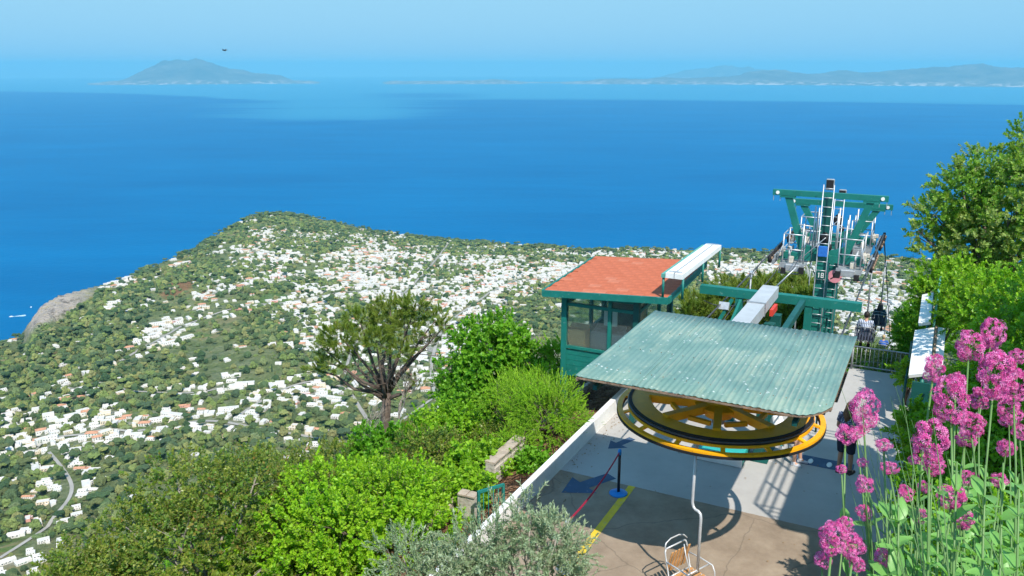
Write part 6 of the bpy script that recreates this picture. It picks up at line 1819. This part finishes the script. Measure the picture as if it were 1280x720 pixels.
# middle left: pine, leafy tree, junipers, undergrowth
pb = atD(482, 548, 27.5)
t = empty('pine_tree', pb, 0, 'windblown pine with bare grey boughs standing above the town', 'tree')
def rel(px, py, D): return atD(px, py, D) - pb
PL = [(425, 422, 27, .62, .36), (405, 436, 27.4, .4, .25), (450, 402, 27.8, .6, .34), (488, 388, 27.6, .62, .36), (520, 382, 27.2, .55, .34), (508, 408, 27.0, .65, .36), (470, 425, 26.8, .5, .28), (545, 400, 27.6, .38, .26), (552, 412, 28.2, .30, .22), (415, 455, 27.0, .42, .2), (500, 440, 26.6, .45, .25), (395, 462, 27.6, .25, .15), (535, 430, 28.4, .35, .2), (440, 445, 28.4, .4, .22), (480, 405, 28.6, .6, .35), (522, 475, 27.2, .25, .3)]
bl = []
for (px_, py_, D_, rx_, rz2) in PL:
    v_ = rel(px_, py_, D_); bl.append((v_.x, v_.y, v_.z, rx_, rx_ * .9, rz2))
crown('crown', P_pine[0], P_pine[1], bl, 900, .78, t, 41, inner=.25, up=.9)
mb = MB(); v = [rel(x_, y_2, D_) for x_, y_2, D_ in ((480, 556, 27.4), (482, 520, 27.4), (484, 490, 27.4))]
mb.tube([v[0] - Vector((0, 0, 1.2))] + v, [.2, .19, .17, .15], n=10)
tr_o = mb.build('trunk', m_bark, t)
r_ = random.Random(5)
for (px_, py_, D_, rx_, rz2) in PL:
    e = rel(px_, py_, D_); s0 = v[2].lerp(v[1], r_.uniform(-.15, .5))
    q_ = MB(); m1 = s0.lerp(e, .4) + Vector((r_.uniform(-.2, .2), r_.uniform(-.2, .2), r_.uniform(-.25, .05)))
    m2_ = s0.lerp(e, .75) + Vector((r_.uniform(-.15, .15), 0, r_.uniform(-.1, .1)))
    q_.tube([s0, m1, m2_, e], [.085, .055, .035, .018], n=6)
    for k_ in range(9):
        b0 = [m1, m2_, e][k_ % 3].lerp([s0, m1, m2_][k_ % 3], r_.random())
        d = Vector((r_.gauss(0, .8), r_.gauss(0, .6), r_.gauss(.1, .5))); 
        q_.tube([b0, b0 + d * .35 + Vector((0, 0, .05)), b0 + d * .75 + Vector((0, 0, r_.uniform(-.1, .2)))], [.016, .010, .005], n=4, cap=False)
    q_.build('bough', m_bark, t)
# bare twiggy shrub right of the pine
bb_ = atD(500, 530, 27.0)
t = empty('bare_tree', bb_, 0, 'thin leafless grey tree just right of the pine trunk', 'tree')
def twig_tree(t, H_, seed, mtl, spread=.5):
    r_ = random.Random(seed); q_ = MB()
    def grow(p, d, L_, r, lev):
        e = p + d * L_; mid = p.lerp(e, .5) + Vector((r_.uniform(-.06, .06), r_.uniform(-.06, .06), 0)) * L_
        q_.tube([p, mid, e], [r, r * .85, r * .65], n=5 if lev < 2 else 3, cap=False)
        if lev >= 5: return
        for _ in range(3 if lev < 3 else 2):
            nd = (d + Vector((r_.gauss(0, spread), r_.gauss(0, spread), r_.gauss(.12, .25)))).normalized()
            grow(p.lerp(e, r_.uniform(.6, 1)), nd, L_ * r_.uniform(.6, .8), r * .6, lev + 1)
    grow(Vector((0, 0, -.3)), Vector((0, 0, 1)), H_ * .34, .05, 0)
    q_.build('branches', mtl, t)
twig_tree(t, 3.0, 8, m_bark_grey)
for k_, (px_, py_, D_, h_, lb) in enumerate(((455, 560, 26.5, 2.2, 'thin dead grey tree leaning left below the pine'), (395, 690, 16.2, 2.0, 'bare grey branches poking from the oak shrub'), (625, 520, 26, 3.4, 'bare grey tree behind the leafy green tree'), (690, 500, 27, 3.6, 'bare grey tree beside the cabin corner'))):
    t = empty('bare_tree', atD(px_, py_, D_), r_.uniform(0, 6), lb, 'tree'); twig_tree(t, h_, 20 + k_, m_bark_grey, .42)

c_ = atD(616, 458, 24.0)
bush('leafy_tree', 'fresh green leafy tree with an uneven crown left of the cabin', 'tree', c_, (1.22, 1.1, 1.15), P_mid, 1900, .95, 51, 13, r0=.07, inner=.4, frac=(.28, .48),
     extra=[(-1.35, 0, -.1, .42, .4, .3), (1.2, 0, .2, .4, .4, .35), (.3, 0, 1.25, .4, .4, .25), (-.7, 0, .9, .4, .4, .3), (-1.1, 0, -.9, .6, .5, .4)])
c_ = atD(590, 510, 23.0)
bush('leafy_shrub', 'green shrub at the foot of the leafy tree', 'shrub', c_, (.9, .8, .7), P_mid, 800, .85, 52, 8, inner=.35)
c_ = atD(684, 520, 19.0)
bush('juniper_bush', 'bright feathery juniper beside the low white wall', 'bush', (c_.x, c_.y, c_.z), (.95, .9, .68), P_jun, 1800, .62, 53, 12, inner=.55, up=.6)
c_ = atD(648, 555, 18.2)
bush('juniper_bush', 'lower juniper clump spilling over the stone wall stub', 'bush', c_, (.48, .5, .38), P_jun, 520, .5, 54, 7, inner=.5, up=.5)
c_ = atD(668, 492, 21.5)
bush('leafy_shrub', 'pale green shrub between the leafy tree and the fan palm', 'shrub', c_, (.9, .8, .55), P_jun, 900, .7, 57, 8, inner=.4)
FILL = [(590, 612, 15.9, (.35, .3, .28), P_ivy, 'small bright shrub above the stone pillar'), (535, 548, 22, (.9, .8, .45), P_oak, 'low green shrub under the bare tree'), (560, 545, 20, (.9, .8, .6), P_ivy, 'yellow-green shrub above the stone wall stub'), (600, 590, 17.5, (.75, .7, .55), P_ivy, 'yellow-green shrub above the gate'),
        (540, 575, 18.5, (.9, .8, .6), P_oak, 'olive-green shrub behind the round bush'), (480, 575, 20, (1.0, .9, .6), P_mid, 'green shrub behind the left of the round bush'), (620, 560, 19.5, (.7, .6, .45), P_oak, 'dull green shrub behind the stone wall stub'),
        (410, 590, 20, (1.1, .9, .6), P_oak, 'olive shrub between the oak shrub and the round bush'), (575, 480, 25.5, (.8, .7, .5), P_oak, 'grey-green shrub right of the bare tree'), (330, 600, 19, (1.2, 1.0, .6), P_oak, 'leafy oak shrub behind the big oak shrub'),
        (665, 590, 17.4, (.33, .4, .30), P_mid, 'small green plant at the edge of the brown bank'), (700, 448, 24, (.5, .5, .4), P_jun, 'green shrub below the cabin corner')]
for k_, (px_, py_, D_, r3, P_, lb) in enumerate(FILL):
    c_ = atD(px_, py_, D_)
    bush('hillside_shrub', lb, 'shrub', c_, r3, P_, int(620 * r3[0] * 1.5), .8, 60 + k_, 8, inner=.4, group='shrubs of the bank')
for k_, (a_, b_2, r3, P_, lb) in enumerate(((3.9, -6.3, (.7, .6, .5), P_jun, 'juniper clump at the near corner of the cabin'),)):
    v_ = W(a_, b_2, .35); bush('hillside_shrub', lb, 'shrub', v_, r3, P_, 620, .55, 240 + k_, 8, inner=.45, up=.6, group='shrubs of the bank')
# fan palm / yucca tuft by the cabin
def tuft(loc, label, n_, L_, wd, seed, mtl, cat='plant'):
    t = empty('spiky_plant', loc, 0, label, cat); r_ = random.Random(seed)
    for k_ in range(n_):
        az_ = r_.uniform(0, 6.28); el = R(r_.uniform(5, 80)); d = Vector((math.cos(az_) * math.cos(el), math.sin(az_) * math.cos(el), math.sin(el)))
        s_ = d.cross(Vector((0, 0, 1))).normalized(); l_ = L_ * r_.uniform(.7, 1.1)
        pts = [d * .05, d * l_ * .5, d * l_ - Vector((0, 0, .12 * l_ * (1.2 - math.sin(el))))]
        q_ = MB(); w_s = (wd * .7, wd, .004)
        Vv = []
        for p_, w2__ in zip(pts, w_s): Vv += [p_ - s_ * w2__ / 2, p_ - Vector((0, 0, .2 * wd)), p_ + s_ * w2__ / 2]
        q_.add(Vv, [(0, 1, 4, 3), (1, 2, 5, 4), (3, 4, 7, 6), (4, 5, 8, 7)]); q_.build('leaf_blade', mtl, t)
    return t
m_blade = leaf_mat('blade_leaf', [(.18, .34, .04), (.34, .46, .10)], .3)
tuft(W(3.9, -5.0, .35), 'spiky fan of yellow-green blades at the cabin wall', 80, .95, .05, 3, m_blade)
tuft(W(4.0, -5.8, .2), 'second spiky clump left of the blades at the cabin', 60, .8, .045, 4, m_blade)
tuft(W(4.1, -4.15, -.05), 'small dark spiky clump under the canopy corner', 50, .5, .03, 5, m_blade)

# pine crowns seen beyond the crossbeam
for k_, (px_, py_, D_, r3, lb) in enumerate(((935, 385, 34, (1.9, 1.5, 1.0), 'olive-green pine crown behind the crossbeam'), (985, 375, 38, (1.5, 1.3, .9), 'olive-green pine crown left of the ladder tower'), (890, 405, 33, (1.3, 1.2, 1.0), 'pine crown right below the cabin trough'), (1000, 400, 31, (.9, .9, .8), 'small pine crown at the foot of the tower'))):
    c_ = atD(px_, py_, D_)
    bush('pine_tree', lb, 'tree', c_, r3, P_pine, 1000, 1.25, 90 + k_, 10, r0=.10, inner=.4, up=.7)
# far side slope below the line, with blossom
SL = [(1075, 455, 27, (1.0, .8, .5), P_blos, 'pale blossoming shrub beyond the platform railing'), (1118, 462, 25, (.8, .7, .35), P_blos, 'loose blossoming shrub low behind the safety net'), (1142, 415, 27, (.45, .5, .6), P_ivy, 'bright green shrub left of the white barrier'),
      (1070, 470, 36, (1.6, 1.2, .6), P_mid, 'green thicket below the towers')]
for k_, (px_, py_, D_, r3, P_, lb) in enumerate(SL):
    bush('hillside_shrub', lb, 'shrub', atD(px_, py_, D_), r3, P_, 900, .9, 120 + k_, 8, inner=.35, group='shrubs beyond the platform')

# right: big tree and the overgrown bank
c_ = atD(1262, 295, 26.0)
bush('broadleaf_tree', 'tall blossoming broadleaf tree at the right edge', 'tree', c_, (2.5, 2.2, 2.4), P_tree, 5200, 1.0, 71, 18, r0=.16, inner=.45, frac=(.26, .46), base=-.5,
     extra=[(-2.5, 0, .7, .55, .5, .35), (-2.2, 0, -.6, .7, .6, .5), (-1.4, 0, 1.6, .6, .5, .5), (.4, 0, 2.9, .8, .7, .5), (-2.9, 0, .15, .3, .3, .2), (1.6, 0, 2.6, .9, .8, .7)])
c_ = atD(1262, 280, 25.0)
tree_r = [o for o in COL.objects if o.get('label', '').startswith('tall blossoming')][0]
crown('blossom', P_blos[0], P_blos[1], lump_crown((0, 0, c_.z + .3 - tree_r.location.z), (2.4, 2.0, 2.3), 14, 71, (.3, .46)), 420, .8, tree_r, 77, inner=.9, up=.2)
RB = [(1262, 525, 12.6, (1.0, 1.0, 1.0), P_ivy, 1600, 'broad green bush rising behind the flower mass'), (1305, 440, 13.5, (1.0, 1.0, 1.1), P_ivy, 1100, 'tall green bush at the right edge behind the flowers'), (1182, 375, 23, (1.0, 1.0, .95), P_ivy, 1500, 'bright green rounded bush under the tall tree'), (1235, 395, 20.5, (1.2, 1.1, .9), P_ivy, 1700, 'bright green bush behind the pink flowers'), (1265, 400, 19.0, (1.3, 1.0, 1.0), P_ivy, 1500, 'bright green bush at the right edge of the bank'),
      (1150, 430, 25, (.7, .7, 1.0), P_mid, 800, 'dark green bush left of the white barrier'), (1250, 480, 16.5, (.85, .8, .7), P_ivy, 1300, 'green leafy bush below the white barrier'), (1280, 500, 14.5, (.8, .8, .8), P_ivy, 1200, 'green bush behind the flower stems at right'),
      (1165, 545, 14.6, (.62, .6, .45), P_ivy, 800, 'low ivy mound hanging over the platform edge'), (1195, 585, 12.8, (.75, .7, .6), P_ivy, 1000, 'green mound low on the right bank'), (1240, 600, 11.5, (.9, .8, .8), P_ivy, 1100, 'leafy mound behind the flower leaves'), (1175, 650, 10.8, (.6, .5, .5), P_mid, 700, 'small leafy mound at the bottom of the bank'), (1270, 700, 9.8, (1.0, .8, .8), P_mid, 1000, 'leafy mound at the bottom right corner'),
      (1135, 470, 20.5, (.25, .3, .25), P_ivy, 150, 'small ivy tuft at the foot of the barrier')]
for k_, (px_, py_, D_, r3, P_, n_, lb) in enumerate(RB):
    bush('bank_bush', lb, 'bush', atD(px_, py_, D_), r3, P_, n_, .78, 140 + k_, 9, inner=.5, group='bushes of the right bank')

# ------------------------------------------------------------------ undergrowth on the near slopes
n_ = 52000
g2 = np.random.default_rng(99)
ax_ = g2.uniform(R(-50), R(50), n_); rx_ = np.exp(g2.uniform(np.log(9), np.log(60), n_))
ux, uy = rx_ * np.sin(ax_), rx_ * np.cos(ax_)
ua = (ux - WC.x) * AX + (uy - WC.y) * AY; ub = (ux - WC.x) * BX + (uy - WC.y) * BY
ok = ((ub < -5.9 - .35 * np.sin(ua)) | (ub > 4.75) | (ua > 12.3)) & ~((ua > 3.8) & (ua < 8.5) & (ub < -2) & (ub > -6.2))
ok &= (g2.random(n_) < .55)
ux, uy = ux[ok], uy[ok]; k_ = len(ux); uz = ter(ux, uy)
D_ = g2.normal(size=(k_, 3)) * .45; D_[:, 2] = 1
P_under = src_collection('undergrowth_src', [twig('tw_u%d' % i_, [m__, m_twig], 26, .42, .10, .05, 62, 2, 200 + i_) for i_, m__ in enumerate((lm_mid, lm_tree, lm_oak, lm_ivy))])
pk = (np.clip(fbm(ux / 3.0, uy / 3.0, 3, 77) * 7 - 1.6 + g2.normal(size=k_) * .5, 0, 3.99)).astype(np.int32)
tag(points_object('undergrowth', P_under, np.stack([ux, uy, uz - .03], -1), euler_from_dirs(D_, g2.random(k_) * 6.28), .55 + .8 * g2.random(k_) * (.4 + .6 * fbm(ux / 2, uy / 2, 2, 78)), pk), 'mixed undergrowth covering the slopes round the station', 'undergrowth', kind='stuff')

# ------------------------------------------------------------------ pink valerian in the foreground
m_stem = leaf_mat('valerian_stem', [(.13, .26, .07), (.20, .32, .12)], .15)
m_vleaf = leaf_mat('valerian_leaf', [(.14, .38, .08), (.22, .46, .12), (.30, .54, .08), (.16, .36, .14), (.26, .44, .20)], .35, .4, .4)
def petal_mat():
    m, n_, l_, p_ = new_mat('valerian_flower')
    g = n_.new('ShaderNodeNewGeometry'); r_ = ramp(n_, [(0, (.55, .04, .23)), (.25, (.80, .09, .40)), (.6, (.88, .20, .54)), (.85, (.92, .42, .70)), (1, (.45, .02, .15))])
    l_.new(g.outputs['Random Per Island'], r_.inputs['Fac']); l_.new(r_.outputs[0], p_.inputs['Base Color'])
    p_.inputs['Roughness'].default_value = .6
    tr = n_.new('ShaderNodeBsdfTranslucent'); l_.new(r_.outputs[0], tr.inputs['Color'])
    mx_ = n_.new('ShaderNodeMixShader'); mx_.inputs[0].default_value = .3; l_.new(p_.outputs[0], mx_.inputs[1]); l_.new(tr.outputs[0], mx_.inputs[2])
    l_.new(mx_.outputs[0], n_['Material Output'].inputs['Surface']); return m
m_pink_fl = petal_mat()
def head_mesh(seed, dense=300, rad=1.0, tall=1.25, fs=.125):
    """rounded panicle of small five-petalled flowers, unit radius"""
    r_ = random.Random(seed); V_ = []; F_2 = []; 
    subs = []
    for k_ in range(11):
        z = 1 - 2 * (k_ + .5) / 11; ph = k_ * 2.399 + r_.uniform(-.3, .3); s = math.sqrt(1 - z * z)
        subs.append((Vector((.58 * s * math.cos(ph), .58 * s * math.sin(ph), .62 * z * tall)), r_.uniform(.26, .46)))
    for k_ in range(dense):
        c, rr = subs[r_.randrange(len(subs))]
        d = Vector((r_.gauss(0, 1), r_.gauss(0, 1), r_.gauss(0, 1))).normalized()
        if d.dot(c.normalized()) < -.2: d = -d
        p = c + d * rr * r_.uniform(.72, 1.18)
        u = d.orthogonal().normalized(); w = d.cross(u); s = fs * r_.uniform(.75, 1.2); rot_ = r_.random() * 6.28
        k0 = len(V_); V_.append(p - d * s * .3)
        for q_ in range(5):
            t0 = rot_ + q_ * 1.2566
            for dt, ls in ((-.30, .75), (.0, 1.15), (.30, .75)):
                V_.append(p + (u * math.cos(t0 + dt) + w * math.sin(t0 + dt)) * s * ls + d * s * .15)
            F_2 += [(k0, k0 + 1 + q_ * 3, k0 + 2 + q_ * 3), (k0, k0 + 2 + q_ * 3, k0 + 3 + q_ * 3)]
    nfl = len(F_2)
    mb_ = MB(); mb_.add(V_, F_2, 0)
    mb_.tube([Vector((0, 0, -tall * .95)), Vector((0, 0, .1))], [.03, .02], n=5, m=1)
    for c, rr in subs: mb_.tube([Vector((0, 0, c.z * .5 - .3)), c], [.02, .012], n=4, m=1, cap=False)
    return mb_.mesh('flower_head', [m_pink_fl, m_stem])
HEADS = [head_mesh(300 + i_, 460) for i_ in range(5)]
HEADS_S = [head_mesh(320 + i_, 190, tall=1.0, fs=.17) for i_ in range(3)]
lf = MB()
Vl = []; 
def vleaf_mesh():
    q_ = MB(); n1 = 5; Vv = []; Ff = []
    for i_ in range(n1 + 1):
        t_ = i_ / n1; w2__ = .26 * math.sin(math.pi * min(1, t_ * .93 + .05)) ** .8 * (1 - .25 * t_)
        z_ = .10 * math.sin(t_ * 2.6) - .16 * t_ * t_
        Vv += [(-w2__, t_, z_ + .07), (0, t_, z_), (w2__, t_, z_ + .07)]
    for i_ in range(n1):
        a_ = i_ * 3; Ff += [(a_, a_ + 1, a_ + 4, a_ + 3), (a_ + 1, a_ + 2, a_ + 5, a_ + 4)]
    q_.add(Vv, Ff, 0, True); return q_.mesh('leaf', m_vleaf)
VL = vleaf_mesh()
VAL = [  # px, py, radius px, squash, depth, where it stands
    (1080, 512, 21, 1.3, 1.75, 0), (1057, 543, 15, 1.0, 1.72, 0), (1071, 541, 12, .8, 1.74, 0), (1105, 556, 12, .8, 1.55, 0), (1078, 578, 9, .8, 1.6, 0), (1081, 606, 14, .9, 1.5, 0), (1052, 586, 8, .8, 1.6, 0), (1112, 585, 14, .7, 1.7, 0),
    (1168, 460, 17, 1.1, 1.7, 0), (1190, 498, 27, 1.2, 1.6, 0), (1163, 552, 27, 1.15, 1.45, 0), (1166, 583, 16, .7, 1.46, 0), (1212, 432, 21, .95, 1.9, 0), (1240, 418, 19, 1.1, 1.95, 0), (1244, 468, 28, 1.2, 1.7, 0), (1268, 482, 22, 1.1, 1.75, 0),
    (1214, 530, 19, .9, 1.65, 0), (1262, 515, 18, 1, 1.9, 0), (1224, 498, 16, .9, 1.8, 0), (1207, 549, 16, .6, 1.7, 0), (1041, 672, 21, 1.1, 1.35, 0), (1067, 684, 17, 1.1, 1.36, 0), (1028, 700, 13, .9, 1.37, 0), (1056, 655, 13, .9, 1.37, 0), (1072, 706, 12, .8, 1.38, 0),
    (1131, 616, 13, 1, 1.6, 0), (1190, 622, 22, .7, 1.5, 0), (1150, 645, 12, .9, 1.6, 0), (1080, 640, 11, 1.1, 1.7, 0), (1204, 650, 16, .8, 1.6, 0), (1250, 600, 12, .9, 1.7, 0), (1104, 697, 14, 1.2, 1.45, 0), (1212, 598, 15, .8, 1.7, 0), (1155, 608, 10, .9, 1.8, 0), (1272, 445, 13, .9, 2.2, 0),
    (1258, 560, 14, .9, 1.9, 0), (1275, 540, 13, .9, 1.9, 0), (1195, 475, 14, .9, 1.9, 0), (1142, 575, 9, .8, 1.8, 0)]
r_ = random.Random(44)
# stems: (indices of the heads one plant carries, foot px, foot py)
PLANTS = [((0, 2, 5), 1150, 800), ((1, 6), 1140, 830), ((3, 31), 1165, 790), ((4,), 1160, 820), ((7, 38), 1175, 800), ((8,), 1205, 800), ((9, 24 + 4), 1215, 790), ((10, 11, 33), 1200, 800), ((12, 13), 1240, 800), ((14, 16, 18), 1262, 790),
          ((15, 17, 34), 1290, 800), ((19, 32), 1222, 800), ((20, 23, 22), 1120, 850), ((21, 24), 1128, 860), ((25, 27), 1165, 830), ((26,), 1215, 830), ((29,), 1225, 840), ((30, 35), 1272, 820), ((36,), 1300, 820), ((37,), 1222, 820)]
whereV = []; lead = []
for hs_, fx, fy in PLANTS:
    i0 = hs_[0]; px_, py_, rp, sq, dep, _ = VAL[i0]
    c_ = at_d(px_, py_, dep)
    base = at_d(fx + r_.uniform(-12, 12), fy, dep * .84); base.z = min(base.z, 7.3)
    t = empty('valerian_plant', base, 0, None, 'flower', 'pink valerian stems in the foreground')
    whereV.append(t); lead.append(i0)
    top = c_ - base
    # the main stem leans out from its foot and then rises to the head
    bow = Vector((top.x * -.16 + r_.uniform(-.07, .07), r_.uniform(-.04, .04), .0)) 
    def P_(f): return top * f + bow * (4 * f * (1 - f)) * .5 + Vector((0, 0, -.03 * 4 * f * (1 - f)))
    for j_, hi in enumerate(hs_):
        hx_, hy_, hrp, hsq, hdep, _ = VAL[hi]
        e = at_d(hx_, hy_, hdep) - base; rr = hrp * hdep / FPX * .87
        f0 = 0 if j_ == 0 else r_.uniform(.45, .68)
        if j_ == 0: pts = [Vector((0, 0, -.3)), Vector((0, 0, 0))] + [P_(f) for f in (.2, .4, .6, .8)]
        else: pts = [P_(f0), P_(f0).lerp(e, .35) + Vector((0, 0, -.012)), P_(f0).lerp(e, .72) + Vector((0, 0, -.008))]
        hdn = (e - pts[-1]).normalized() * .6 + Vector((0, 0, .5)); hdn.normalize()
        pts.append(e - hdn * rr * .8 * hsq)
        k0 = .0034 if j_ == 0 else .0022
        q_ = MB(); q_.tube(pts, [k0 * (1 - .5 * i / len(pts)) for i in range(len(pts))], n=7); q_.build('stem', m_stem, t)
        o = link('flower_head', r_.choice(HEADS if hrp > 15 else HEADS_S), t, e, (hdn.to_track_quat('Z', 'Y') @ Quaternion((0, 0, 1), r_.random() * 6)).to_euler(), (rr, rr, rr * hsq))
        if j_ > 0:
            for s_ in (0, math.pi): link('leaf', VL, t, P_(f0), (R(r_.uniform(10, 40)), 0, r_.random() * .6 + s_), (r_.uniform(.025, .038),) * 3)
    for j_ in range(11):
        f = .10 + .72 * j_ / 11
        for s_ in (0, math.pi):
            L_ = (.062 - .036 * f) * r_.uniform(.7, 1.3)
            link('leaf', VL, t, P_(f), (R(r_.uniform(5, 50)), R(r_.uniform(-15, 15)), j_ * 1.57 + s_ + r_.uniform(-.3, .3)), (L_,) * 3)
for k_, (px_, py_, D_, r3, lb) in enumerate(((1245, 700, 4.6, (.42, .4, .30), 'dense leafy clump low behind the flower stems at right'), (1170, 735, 4.9, (.30, .3, .2), 'small leafy clump at the bottom edge below the flowers'))):
    c_ = atD(px_, py_, D_)
    bush('leafy_clump', lb, 'plant', c_, r3, P_ivy, 520, .34, 300 + k_, 8, inner=.4, base=c_.z - r3[2] - .3, limb=False)
# big glaucous leaves at the bottom right
VLAB = {0: 'tallest leftmost pink head in front of the standing woman'}
def vwhere(px_, py_, rp):
    size = 'large' if rp >= 20 else ('medium' if rp >= 13 else 'small')
    if px_ < 1095 and py_ < 620: w_ = 'in front of the standing woman'
    elif px_ < 1110 and py_ >= 620: w_ = 'low over the shaded floor at the bottom edge'
    elif px_ < 1160 and py_ < 620: w_ = 'between the woman and the dense flower mass'
    elif py_ < 480 : w_ = 'at the top of the flower mass near the white barrier'
    elif py_ < 560: w_ = 'in the middle of the dense flower mass'
    elif py_ < 615: w_ = 'under the dense flower mass'
    else: w_ = 'among the leaves at the bottom right'
    return f'{size}-headed pink valerian', w_
wd = []; wh2 = []; pxv = []
for (px_, py_, rp, sq, dep, _) in [VAL[i_] for i_ in lead]:
    a_, b_2 = vwhere(px_, py_, rp); wd.append(a_); wh2.append(b_2); pxv.append(px_)
autolabel(whereV, wd, wh2, pxv)
LF = []
for k_ in range(70):
    px_ = r_.uniform(1105, 1290); py_ = r_.uniform(575, 740)
    if px_ < 1160 and py_ < 640: continue
    LF.append((px_, py_, 1.2 + r_.random() * .6))
for k_ in range(9):
    px0 = 1108 + k_ * 21
    base = at_d(px0 + 20, 815, 1.3 + .05 * (k_ % 3)); base.z = min(base.z, 7.25)
    t = empty('valerian_shoot', base, 0, None, 'leafy shoot', 'leafy valerian shoots in the foreground')
    t['label'] = ['leftmost leafy green shoot without flowers at the bottom edge', 'second leafy green shoot from left at the bottom edge', 'third leafy green shoot from left at the bottom edge', 'fourth leafy green shoot from left at the bottom edge', 'middle leafy green shoot at the bottom right',
                  'fourth leafy green shoot from right at the bottom edge', 'third leafy green shoot from right at the bottom edge', 'second leafy green shoot from right at the bottom edge', 'rightmost leafy green shoot at the bottom right corner'][k_]
    top = at_d(px0 + r_.uniform(-8, 8), 560 + r_.uniform(15, 85), 1.5 + r_.uniform(-.15, .25)) - base
    q_ = MB(); q_.tube([Vector((0, 0, -.3)), Vector((0, 0, 0)), top * .5 + Vector((.01, 0, -.01)), top], [.004, .004, .003, .0015], n=6); q_.build('stem', m_stem, t)
    for j_ in range(13):
        f = .05 + .95 * j_ / 13
        for s_ in (0, math.pi):
            L_ = (.066 - .03 * f) * r_.uniform(.6, 1.4)
            link('leaf', VL, t, top * f, (R(r_.uniform(10, 55)), R(r_.uniform(-20, 20)), j_ * 1.57 + s_ + r_.uniform(-.4, .4)), (L_,) * 3)
for k_ in range(12):
    px0 = 1120 + k_ * 14 + r_.uniform(-5, 5); d_ = 1.75 + .05 * (k_ % 4)
    base = at_d(px0 + 12, 800, d_); base.z = min(base.z, 7.25)
    t = empty('valerian_shoot', base, 0, ['leftmost', 'second from left', 'third from left', 'fourth from left', 'fifth from left', 'sixth from left', 'sixth from right', 'fifth from right', 'fourth from right', 'third from right', 'second from right', 'rightmost'][k_] + ' of the short leafy shoots behind the pink heads', 'leafy shoot', 'short leafy shoots behind the pink heads')
    top = at_d(px0, r_.uniform(585, 660), d_ + .2) - base
    q_ = MB(); q_.tube([Vector((0, 0, -.3)), Vector((0, 0, 0)), top * .5 + Vector((r_.uniform(-.03, .03), 0, 0)), top], [.003, .003, .0025, .001], n=5); q_.build('stem', m_stem, t)
    for j_ in range(12):
        f = .05 + .95 * j_ / 12
        for s_ in (0, math.pi):
            L_ = (.07 - .03 * f) * r_.uniform(.6, 1.4)
            link('leaf', VL, t, top * f, (R(r_.uniform(10, 55)), R(r_.uniform(-20, 20)), j_ * 1.57 + s_ + r_.uniform(-.4, .4)), (L_,) * 3)
# fine pale grass stalks between the flowers
q_ = MB()
for k_ in range(34):
    px_ = r_.uniform(1075, 1285); d_ = r_.uniform(1.2, 2.0); b0 = at_d(px_ + r_.uniform(-10, 60), 760, d_); e0 = at_d(px_ - r_.uniform(0, 40), r_.uniform(480, 680), d_ + .15)
    q_.tube([b0, b0.lerp(e0, .5) + Vector((0, 0, .02)), e0], [.0012, .001, .0004], n=3, cap=False)
tag(q_.build('grass_stalks', m_stem), 'thin pale grass stalks between the pink flowers', 'grass', kind='stuff')

print('leaf triangles about', NTRI[0] * 1.4)
